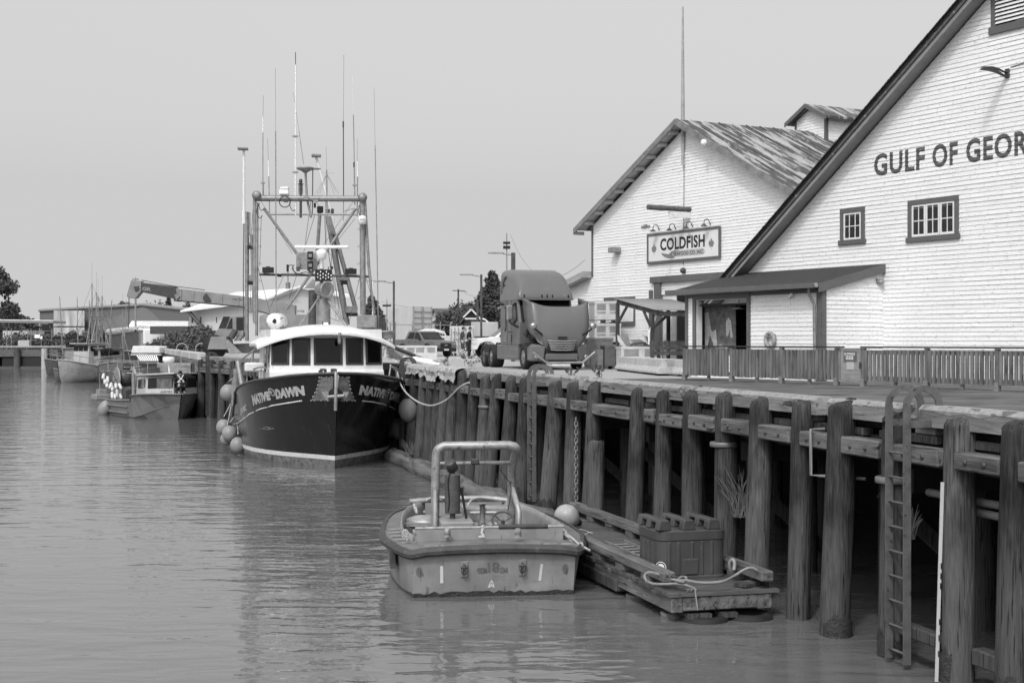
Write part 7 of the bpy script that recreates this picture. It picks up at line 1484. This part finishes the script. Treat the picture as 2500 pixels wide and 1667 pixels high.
b = MB(); b.add([fpt(x, y) for x, y in ((103, 850), (121, 850), (121, 792), (103, 792))], [(0, 1, 2, 3)]); b.v = [p+V((0, -.2, 0)) for p in b.v]; part('doorway', b, m_black, wh_, w=True)
def simple_building(name, lab, front, roofz, depth, mw, mr, cat='building', over=.5, gable=True):
    """front: two ground points, gable faces the camera side"""
    a, c = V(front[0]), V(front[1]); d = (c-a); L_ = d.length; d.normalize(); n = V((-d.y, d.x, 0)); o = thing(name, lab, cat, (a+c)/2, 0); ez, rz_ = roofz; m_ = (a+c)/2
    b = MB(); b.prism([a, c, c+V((0, 0, ez)), m_+V((0, 0, rz_)), a+V((0, 0, ez))] if gable else [a, c, c+V((0, 0, ez)), a+V((0, 0, rz_))], n*depth); part('wall', b, mw, o, w=True); b = MB(); k = (rz_-ez)/(L_/2 if gable else L_)
    if gable:
        for s, e in ((-1, a), (1, c)): q = e+d*s*over-V((0, 0, k*over)); b.prism([q-n*over+V((0, 0, ez)), m_-n*over+V((0, 0, rz_)), m_-n*over+V((0, 0, rz_+.22)), q-n*over+V((0, 0, ez+.22))], n*(depth+2*over))
    else: b.prism([c+d*over-n*over+V((0, 0, ez)), a-d*over-n*over+V((0, 0, rz_)), a-d*over-n*over+V((0, 0, rz_+.2)), c+d*over-n*over+V((0, 0, ez+.2))], n*(depth+2*over))
    part('roof', b, mr, o, w=True); return o, a, d, n
m_wroof = mat('white_metal_roof', .75, .5, var=.04); m_wsid = mat('pale_siding', .5, .7, var=.08, scale=2, st=(4, 4, .1)); m_droof = mat('dark_shingle_roof', .09, .9, var=.25, scale=2); m_shed = mat('dark_shed_wall', .07, .8, var=.2)
# cream building with white roof behind the crane: gable towards the lower right
g0, g1 = gz(652, 152), gz(842, 136)
o, a, d, n = simple_building('white_roof_building', 'pale sided building with broad white metal roof behind the crane boom', (g0, g1), (zat(735, 150), zat(704, 145)), 0.1, m_wsid, m_wroof, over=.6)
b = MB(); e0 = gz(455, 165); ez = zat(757, 165); top0, top1 = P(574, 713, 185), P(718, 703, 143.5)
b.add([P(440, 758, 164), P(652, 731, 150.8), top1, top0], [(0, 1, 2, 3)]); b.add([P(440, 758, 164)-V((0, 0, .2)), P(652, 731, 150.8)-V((0, 0, .2)), P(652, 731, 150.8), P(440, 758, 164)], [(0, 1, 2, 3)]); part('roof', b, m_wroof, o, w=True)
b = MB(); b.add([P(462, 757, 165), gz(462, 165), gz(652, 152.2), P(652, 733, 152.2)], [(0, 1, 2, 3)]); part('wall', b, m_wsid, o, w=True)
for x in (470, 491, 530): b = MB(); Y_ = 165-13*(x-462)/190-.15; b.add([P(x-2.5, 788, Y_), P(x+2.5, 788, Y_), P(x+2.5, 774, Y_), P(x-2.5, 774, Y_)], [(0, 1, 2, 3)]); part('window', b, m_glass2, o, w=True)
b = MB(); b.box(P(520, 790, 163), (3.6, 1, .25)); part('door_canopy', b, m_steel, o, w=True)
b = MB(); b.tube([P(463, 763, 163), P(500, 807, 162)], .22, 6); part('roof_strut', b, m_dsteel, o, w=True)
# tent, shed, toilet, hoppers on the far wharf
t_ = thing('white_tent', 'long white tent roof in front of the dark warehouse', 'tent', gz(390, 215), 0)
b = MB(); b.prism([P(315, 803, 215), P(459, 812, 208), P(459, 784, 208), P(322, 783, 215)], (2, 9, 0)); b.prism([P(307, 806, 214), P(322, 783, 215), P(330, 800, 214)], (1, 8, 0)); part('tent_roof', b, m_wpaint, t_, w=True)
b = MB()
for x in (318, 350, 385, 420, 455): b.tube([gz(x, 214), P(x, 800, 214)], .12, 6)
part('tent_pole', b, m_steel, t_, w=True)
s_ = thing('dark_shed', 'dark plank shed with pale sloping roof behind the moored trollers', 'shed', gz(320, 185), 0)
b = MB(); b.prism([gz(262, 190), gz(364, 182), P(364, 805, 182), P(262, 818, 190)], (3, 8, 0)); part('wall', b, m_shed, s_, w=True); b = MB(); b.prism([P(258, 812, 189.4), P(366, 801, 181.4), P(345, 799, 190), P(262, 808, 198)], (0, 0, .25)); part('roof', b, m_tarp, s_, w=True)
c_ = gz(353, 170); tl = thing('portable_toilet', 'grey portable toilet with pale domed roof beside the dark shed', 'portable toilet', c_, 0)
b = MB(); b.box(c_+V((0, 0, 1.3)), (1.15, 1.15, 2.4)); part('cabin', b, mat('grey_cabin', .13, .6, var=.1), tl, w=True, bev=.04); b = MB(); b.box(c_+V((0, 0, 2.58)), (1.2, 1.2, .18)); part('toilet_roof', b, m_wplast, tl, w=True, bev=.06); b = MB(); b.box(c_+V((.05, -.585, 1.25)), (.75, .03, 1.9)); part('door', b, m_steel, tl, w=True)
hs = thing('conveyor_hopper', 'rusty hopper frame with white plastic sheets on the far wharf', 'hopper', gz(428, 128), 0)
b = MB(); b.box(P(430, 806, 128), (4.2, 2, .7)); b.box(P(436, 830, 128), (2.2, 1.5, 1.8)); part('hopper', b, m_dsteel, hs, w=True)
for x in (405, 420, 446, 456): b = MB(); b.tube([gz(x, 128), P(x+2, 806, 128)], .1, 6); part('leg', b, m_steel, hs, w=True)
b = MB(); b.box(P(380, 822, 130), (2.2, 1, 1.4), .3); part('plastic_sheet', b, m_wplast, hs, w=True, bev=.1)
# shelter and walls on the far left dock
sh = thing('open_shelter', 'flat roofed open shelter on posts on the far left dock', 'shelter', gz(60, 216), 0)
b = MB(); b.prism([P(-60, 786, 222), P(130, 789, 214), P(130, 783, 214), P(-60, 780, 222)], (0, 6, 0)); part('shelter_roof', b, m_steel, sh, w=True); b = MB(); b.prism([P(-60, 781, 221.9), P(130, 783.5, 213.9), P(130, 781.5, 213.9), P(-60, 779, 221.9)], (0, 6.1, 0)); part('roof_edge', b, m_wplast, sh, w=True)
for x in (-20, 126): b = MB(); b.tube([gz(x, 215.5), P(x, 787, 215.5)], .18, 6); b.tube([P(x-8, 788, 215.5), P(x, 798, 215.5)], .1, 5); part('post', b, m_dsteel, sh, w=True)
gw_ = thing('graffiti_wall', 'long pale low building with dark scrawled graffiti behind the far dock', 'building', gz(40, 236), 0)
b = MB(); b.prism([gz(7, 238), gz(69, 234), P(69, 808, 234), P(7, 807, 238)], (1, 5, 0)); part('wall', b, m_tarp, gw_, w=True); b = MB()
for k in range(9): c = P(18+k*5.2, 820+2*math.sin(k), 233.5); b.tube(arc(c, (1, 0, 0), (0, 0, 1), .16+.1*(k % 3), .3, 4.6, 6), .06, 4)
part('graffiti', b, m_dsteel, gw_, w=True); b = MB(); b.add([P(33, 833, 233.2), P(41, 833, 233.2), P(41, 813, 233.2), P(33, 813, 233.2)], [(0, 1, 2, 3)]); part('doorway', b, m_black, gw_, w=True)
b = MB(); b.box(P(60, 838, 214), (1.7, 1, .9)); solo('concrete_block', b, m_conc, 'pale concrete block standing by the far left dock edge', 'block', gz(60, 214), bev=.05)
fe = thing('wire_fence', 'wire fence with pale notice boards along the far left dock', 'fence', gz(100, 216), 0)
for x in (17, 28, 68, 76, 101, 127): b = MB(); b.tube([gz(x, 215), P(x, 803, 215)], .07, 5); part('post', b, m_steel, fe, w=True)
b = MB(); b.tube([P(66, 808, 215), P(128, 808, 215)], .04, 4); b.tube([P(66, 830, 215), P(128, 830, 215)], .03, 4); part('fence_wire', b, m_steel, fe, w=True)
for x, y, w_, h_ in ((91, 821, 13, 9), (101, 824, 5, 7)): b = MB(); b.box(P(x, y, 214.8), (w_*.062, .05, h_*.062)); part('notice_board', b, m_wplast, fe, w=True)
# trees and shrubs
tree('broadleaf_tree', 'large broadleaf tree cut by the left edge of the photo', gz(-6, 250, 0), 13.6, 9.0, 'round', 6500, .36, m_leafd, seed=2)
for i, (x, Y, h, w, lab) in enumerate(((30, 300, 6.0, 11, 'low dark tree behind the shelter roof at far left'), (-10, 270, 4.8, 12, 'dense dark shrub under the shelter roof at far left'), (62, 290, 5.6, 8, 'dark rounded tree ending right of the shelter scrub'), (43, 320, 6.9, 5, 'small tree top peeping between the big tree and long warehouse'))): tree('broadleaf_tree', lab, gz(x, Y), h, w, 'bush', 1500, .5, m_leafd, seed=10+i, group='trees at the far left')
for i, (x, w) in enumerate(((296, 6), (310, 5), (200, 4), (366, 7), (392, 9), (412, 5), (455, 8), (465, 6))):
    tree('distant_tree', 'dark tree top showing above the long warehouse roof, '+('left of the mast', 'right of the mast', 'far left and smallest', 'left in the right hand row', 'broadest in the right hand row', 'spiky and narrow', 'above the warehouse right corner', 'rightmost beside the white roof')[i], gz(x, 400), zat((733, 736, 744, 735, 736, 724, 742, 745)[i], 400), w+1, 'cone' if i == 5 else 'bush', 500, .6, m_leafd, seed=30+i, group='tree tops behind the warehouse')
for i, (x, Y, h, w) in enumerate(((400, 124, 1.2, 2.4), (440, 120, 1.4, 2.4), (470, 116, 2.1, 3.6), (498, 112, 2.2, 3.2), (518, 108, 1.8, 2.4))): tree('shrub', 'leafy shrub on the far wharf, '+('leftmost', 'second', 'third', 'fourth', 'nearest the crane cab')[i]+' in the row by the crane', gz(x, Y), h, w, 'bush', 3000, .15, m_leaf, seed=50+i, cat='shrub', group='shrubs left of the crane')
for i, (x, Y, h, w) in enumerate(((232, 200, 4.6, 3.4), (180, 205, 3.6, 2.6), (200, 190, 2.6, 2.2), (130, 216, 2.6, 5), (100, 217, 2.4, 5), (55, 218, 2.6, 6), (25, 219, 2.2, 6))): tree('shrub', 'dark bush behind the moored trollers, '+('tallest beside the pale sheeting', 'left of the tallest', 'low in front of the tallest', 'right end of the dock scrub', 'second from the right in the dock scrub', 'in front of the graffiti wall', 'leftmost in the dock scrub')[i], gz(x, Y), h*.72, w, 'bush', 1500, .22, m_leaf, seed=60+i, cat='shrub', group='bushes by the far dock')
tree('conifer_tree', 'tall dense conifer behind the truck cab', gz(1203, 215), zat(664, 215), 8.6, 'cone', 5200, .32, m_leafd, seed=80); tree('conifer_tree', 'second conifer half hidden behind the tall one by the truck', gz(1180, 222), zat(700, 222), 6.5, 'cone', 2200, .32, m_leafd, seed=81); tree('conifer_tree', 'dark conifer behind the gantry right of the black boat', gz(908, 190), zat(722, 190), 5.2, 'cone', 2400, .26, m_leafd, seed=82); tree('conifer_tree', 'short wide conifer lower right of the gantry conifer', gz(926, 195), zat(752, 195), 4.0, 'cone', 1400, .26, m_leafd, seed=83)
for i, (x, Y, h, w) in enumerate(((1100, 205, 5.6, 6), (1130, 210, 6.5, 8), (1155, 215, 7, 7), (1085, 202, 4.2, 4))): tree('broadleaf_tree', 'rounded dark tree beside the low houses, '+('in front of the left roof', 'behind the small gable', 'next to the tall conifer', 'small and leftmost')[i], gz(x, Y), h, w, 'bush', 1000, .3, m_leafd, seed=90+i, group='trees by the houses')
# houses
simple_building('house', 'dark roofed house behind the trailer', (gz(1050, 235), gz(1078, 228)), (zat(776, 232), zat(757, 232)), 16, m_wsid, m_droof, 'house'); o, a, d, n = simple_building('house', 'house with broad dark hipped roof left of the utility pole', (gz(1068, 226), gz(1160, 226)), (zat(781, 226), zat(748, 226)), 14, m_wsid, m_droof, 'house', .8); o, a, d, n = simple_building('house', 'house with small pale trimmed gable beside the light pole', (gz(1135, 190), gz(1166, 190)), (zat(776, 190), zat(758, 190)), 12, m_shed, m_droof, 'house', .6)
b = MB(); m2 = gz(1150.5, 189.2); b.beam(gz(1131, 189.3, zat(775, 190)), m2+V((0, 0, zat(757, 190)+.1)), .12, .2); b.beam(m2+V((0, 0, zat(757, 190)+.1)), gz(1170, 189.3, zat(775, 190)), .12, .2); b.beam(gz(1135, 189.4, zat(778, 190)), gz(1166, 189.4, zat(778, 190)), .15, .2); part('gable_trim', b, m_tw, o, w=True)
# trailer, container, crates and fence behind the pickups
tr = thing('box_trailer', 'pale box trailer with panelled rear doors parked behind the grey pickup', 'trailer', gz(1010, 122), 0)
q0, q1, q2 = gz(1007.5, 122), gz(1054, 124), gz(948, 134); zt_ = zat(748, 122)
b = MB(); b.prism([V((p.x, p.y, .95)) for p in (q0, q1, q1+(q2-q0), q2)], (0, 0, zt_-.95)); part('trailer_body', b, mat('trailer_paint', .55, .5, var=.1, scale=.6), tr, w=True)
b = MB(); dd = (q1-q0).normalized(); nn = V((dd.y, -dd.x, 0)); Lw = (q1-q0).length
for k in range(6): z = 1.2+k*(zt_-1.4)/5.5; b.beam(q0+dd*.1+nn*.04+V((0, 0, z)), q1-dd*.1+nn*.04+V((0, 0, z)), .05, .06)
for t in (.02, .48, .52, .98): p = q0+dd*Lw*t+nn*.05; b.beam(p+V((0, 0, 1)), p+V((0, 0, zt_)), .08, .06)
part('door_frame', b, m_steel, tr, w=True)
for k in range(2): b = MB(); p = q0+dd*(.4+k*1.1)+V((0, .9, .5)); b.lathe([(.3, -.15), (.5, -.14), (.5, .14), (.3, .15)], p, (dd.x, dd.y, 0), 16); part('wheel', b, m_black, tr, w=True)
b = MB(); b.bx(0, 1, 0, 1, 0, 1); b.v = [P(1098+60*p.x, 862-66*p.z, 112+3*p.y) for p in b.v]; ct = solo('shipping_container', b, m_tw, 'pale container block with ribbed doors behind the two men', 'container', gz(1128, 112))
b = MB()
for k in range(7): x = 1101+k*9; b.beam(P(x, 861, 111.9), P(x, 798, 111.9), .06, .05)
for y in (812, 828, 845): 
    for k in range(4): b.box(P(1108+k*7, y, 111.85), (.1, .05, .16))
part('door_rod', b, m_steel, ct, w=True)
b = MB(); b.bx(0, 1, 0, 1, 0, 1); b.v = [P(1150+66*p.x, 822-36*p.z, 128+3*p.y) for p in b.v]; solo('cargo_trailer', b, m_tarp, 'pale low trailer body behind the white pickup', 'trailer', gz(1180, 128), bev=.06)
yf = thing('yard_fence', 'thin pipe yard fence running behind the grey pickup', 'fence', gz(1000, 116), 0)
for x in (953, 965, 1007, 1047, 1075, 1100): b = MB(); b.tube([gz(x, 116), P(x, 786, 116)], .05, 5); part('post', b, m_steel, yf, w=True)
b = MB(); b.tube([P(953, 792, 116), P(1100, 794, 116)], .03, 4); part('fence_rail', b, m_steel, yf, w=True)
b = MB(); c = gz(1050, 111.5); b.grid([[c+V((x*1.9, y, max(0, 1.75+.5*(1-abs(x))-.25*abs(y)-(1.6 if abs(x) == 1 else 0)))) for x in (-1, -.6, -.2, .2, .6, 1)] for y in (-.8, 0, .8)]); solo('white_tarp_heap', b, m_wpaint, 'white tarp covered heap behind the grey pickup roof', 'tarp', c)
for i, (x, Y, w_, h_, m) in enumerate(((990, 118, 3.0, 1.3, m_tarp), (965, 112, 1.6, 1.2, m_steel), (1085, 115, 1.8, 1.6, m_tw), (1000, 125, 3.2, .6, m_dark))): b = MB(); c = gz(x, Y, h_/2); b.box(c, (w_, 1.2, h_), .2); solo('cargo_crate', b, m, ('low pale crate behind the pickup bed', 'grey crate beside the left light pole base', 'pale crate stack between grey pickup and men', 'dark flat load under the trailer')[i], 'crate', gz(x, Y), bev=.04, group='crates behind the pickup')
# light poles, utility poles, masts
def light_pole(lab, fx, Y, ftop, w, arm=-1, base=True):
    o = thing('light_pole', lab, 'light pole', gz(fx, Y), 0, 'yard light poles'); z = zat(ftop, Y); b = MB(); b.bx(-w/2, w/2, -w/2, w/2, 0, z); part('pole', b, m_pile2, o, bev=.02)
    b = MB(); b.tube([(0, 0, z-.15), (arm*.6, 0, z-.05)], .04, 6); b.box((arm*1.0, 0, z-.02), (.9, .3, .08)); part('lamp_head', b, m_steel, o)
    if base: b = MB(); b.bx(-.38, .38, -.38, .38, 0, .8); part('concrete_base', b, m_conc, o, bev=.03)
light_pole('square timber light pole on concrete base left of the grey pickup', 961.5, 92, 686, .13*1); light_pole('square timber light pole behind the two men', 1175, 96, 670, .15); light_pole('thick light pole rising behind the truck roof', 1253, 82, 617, .25, -1, False)
def upole(lab, fx, Y, ftop, arms=1):
    o = thing('utility_pole', lab, 'utility pole', gz(fx, Y), 0); z = zat(ftop, Y); b = MB(); b.tube([(0, 0, 0), (0, 0, z)], [.17, .12], 8); part('pole', b, m_bark, o)
    if arms: b = MB(); b.beam((-.85, -.15, z-.2), (.85, -.15, z-.25), .12, .12); b.tube([(.8, 0, z-.2), (1.2, 0, z-.45)], .05, 5); b.tube([(0, 0, z*.62), (-.5, 0, z*.66)], .04, 5); part('crossarm', b, m_bark, o)
    return o
upole('wooden utility pole with crossarm above the houses', 1119, 205, 706); upole('short dark pole beside the right hand light pole', 1166, 150, 736, 0)
def mast(lab, fx, Y, ftop, kind):
    o = thing('lamp_mast', lab, 'lamp mast', gz(fx, Y), 0); z = zat(ftop, Y); b = MB(); b.tube([(0, 0, 0), (0, 0, z)], [.09, .05], 7); part('pole', b, m_steel, o); b = MB()
    if kind: b.bx(-.45, .45, -.1, .1, z-.75, z-.55)
    else: b.bx(-.3, .3, -.15, .15, z-1.3, z-1.05); b.bx(-.3, .3, -.15, .15, z-.9, z-.7)
    part('lamp_head', b, m_black, o)
mast('thin mast with double lamp cluster above the truck roof', 1237, 120, 570, 0); mast('small T shaped lamp mast left of the trailer', 944.5, 150, 731, 1)
b = MB(); c0 = gz(1180, 170); b.tube([c0+V((.35, 0, 0)), c0+V((.35, 0, 2.8))]+arc(c0+V((-.75, 0, 2.8)), (1, 0, 0), (0, 0, 1), 1.1, 0, 1.7, 8), .08, 6); b.v = [p+V((.4, 0, 0)) for p in b.v]; solo('bent_pipe_pole', b, m_wplast, 'pale pole with curved top left of the truck', 'pole', c0)
for i, (a_, c_, s__) in enumerate(((P(930, 736, 200), P(1119, 748, 205), .6), (P(1119, 708, 205), P(1300, 725, 140), .8), (P(1246, 572, 120), P(1428, 635, 66.5), 2.0))): b = MB(); b.tube(sag(a_, c_, s__, 14), .016 if i < 2 else .012, 4); solo('overhead_wire', b, m_dsteel, ('overhead wire running left from the utility pole', 'overhead wire from the utility pole towards the truck', 'slack wire from the lamp mast to the warehouse corner')[i], 'wire', tuple(a_))
b = MB(); b.tube([gz(331, 187), P(331, 688, 187)], .13, 6); b.box(P(331, 682, 187), (.8, .2, .22)); b.tube([P(331, 688, 187), P(331, 677, 187)], .06, 5); solo('pole_mast', b, m_steel, 'thin grey pole with small cross standing behind the crane boom tip', 'pole', gz(331, 187))
# kerb clutter on the far wharf: short rails and hoops
for i, (x, y) in enumerate(((1620, 850), (1790, 870))): c = rD(x, y, 105); b = MB(); b.tube([V((c.x-.4, 105, 0))]+arc(V((c.x, 105, .6)), (-1, 0, 0), (0, 0, 1), .4, 0, math.pi, 8)+[V((c.x+.4, 105, 0))], .05, 6); solo('ladder_hoop', b, m_steel, ('thin hoop rail on the far wharf under the shrubs', 'thin hoop rail on the far wharf beside the crane')[i], 'hoop rail', (c.x, 105, 0))
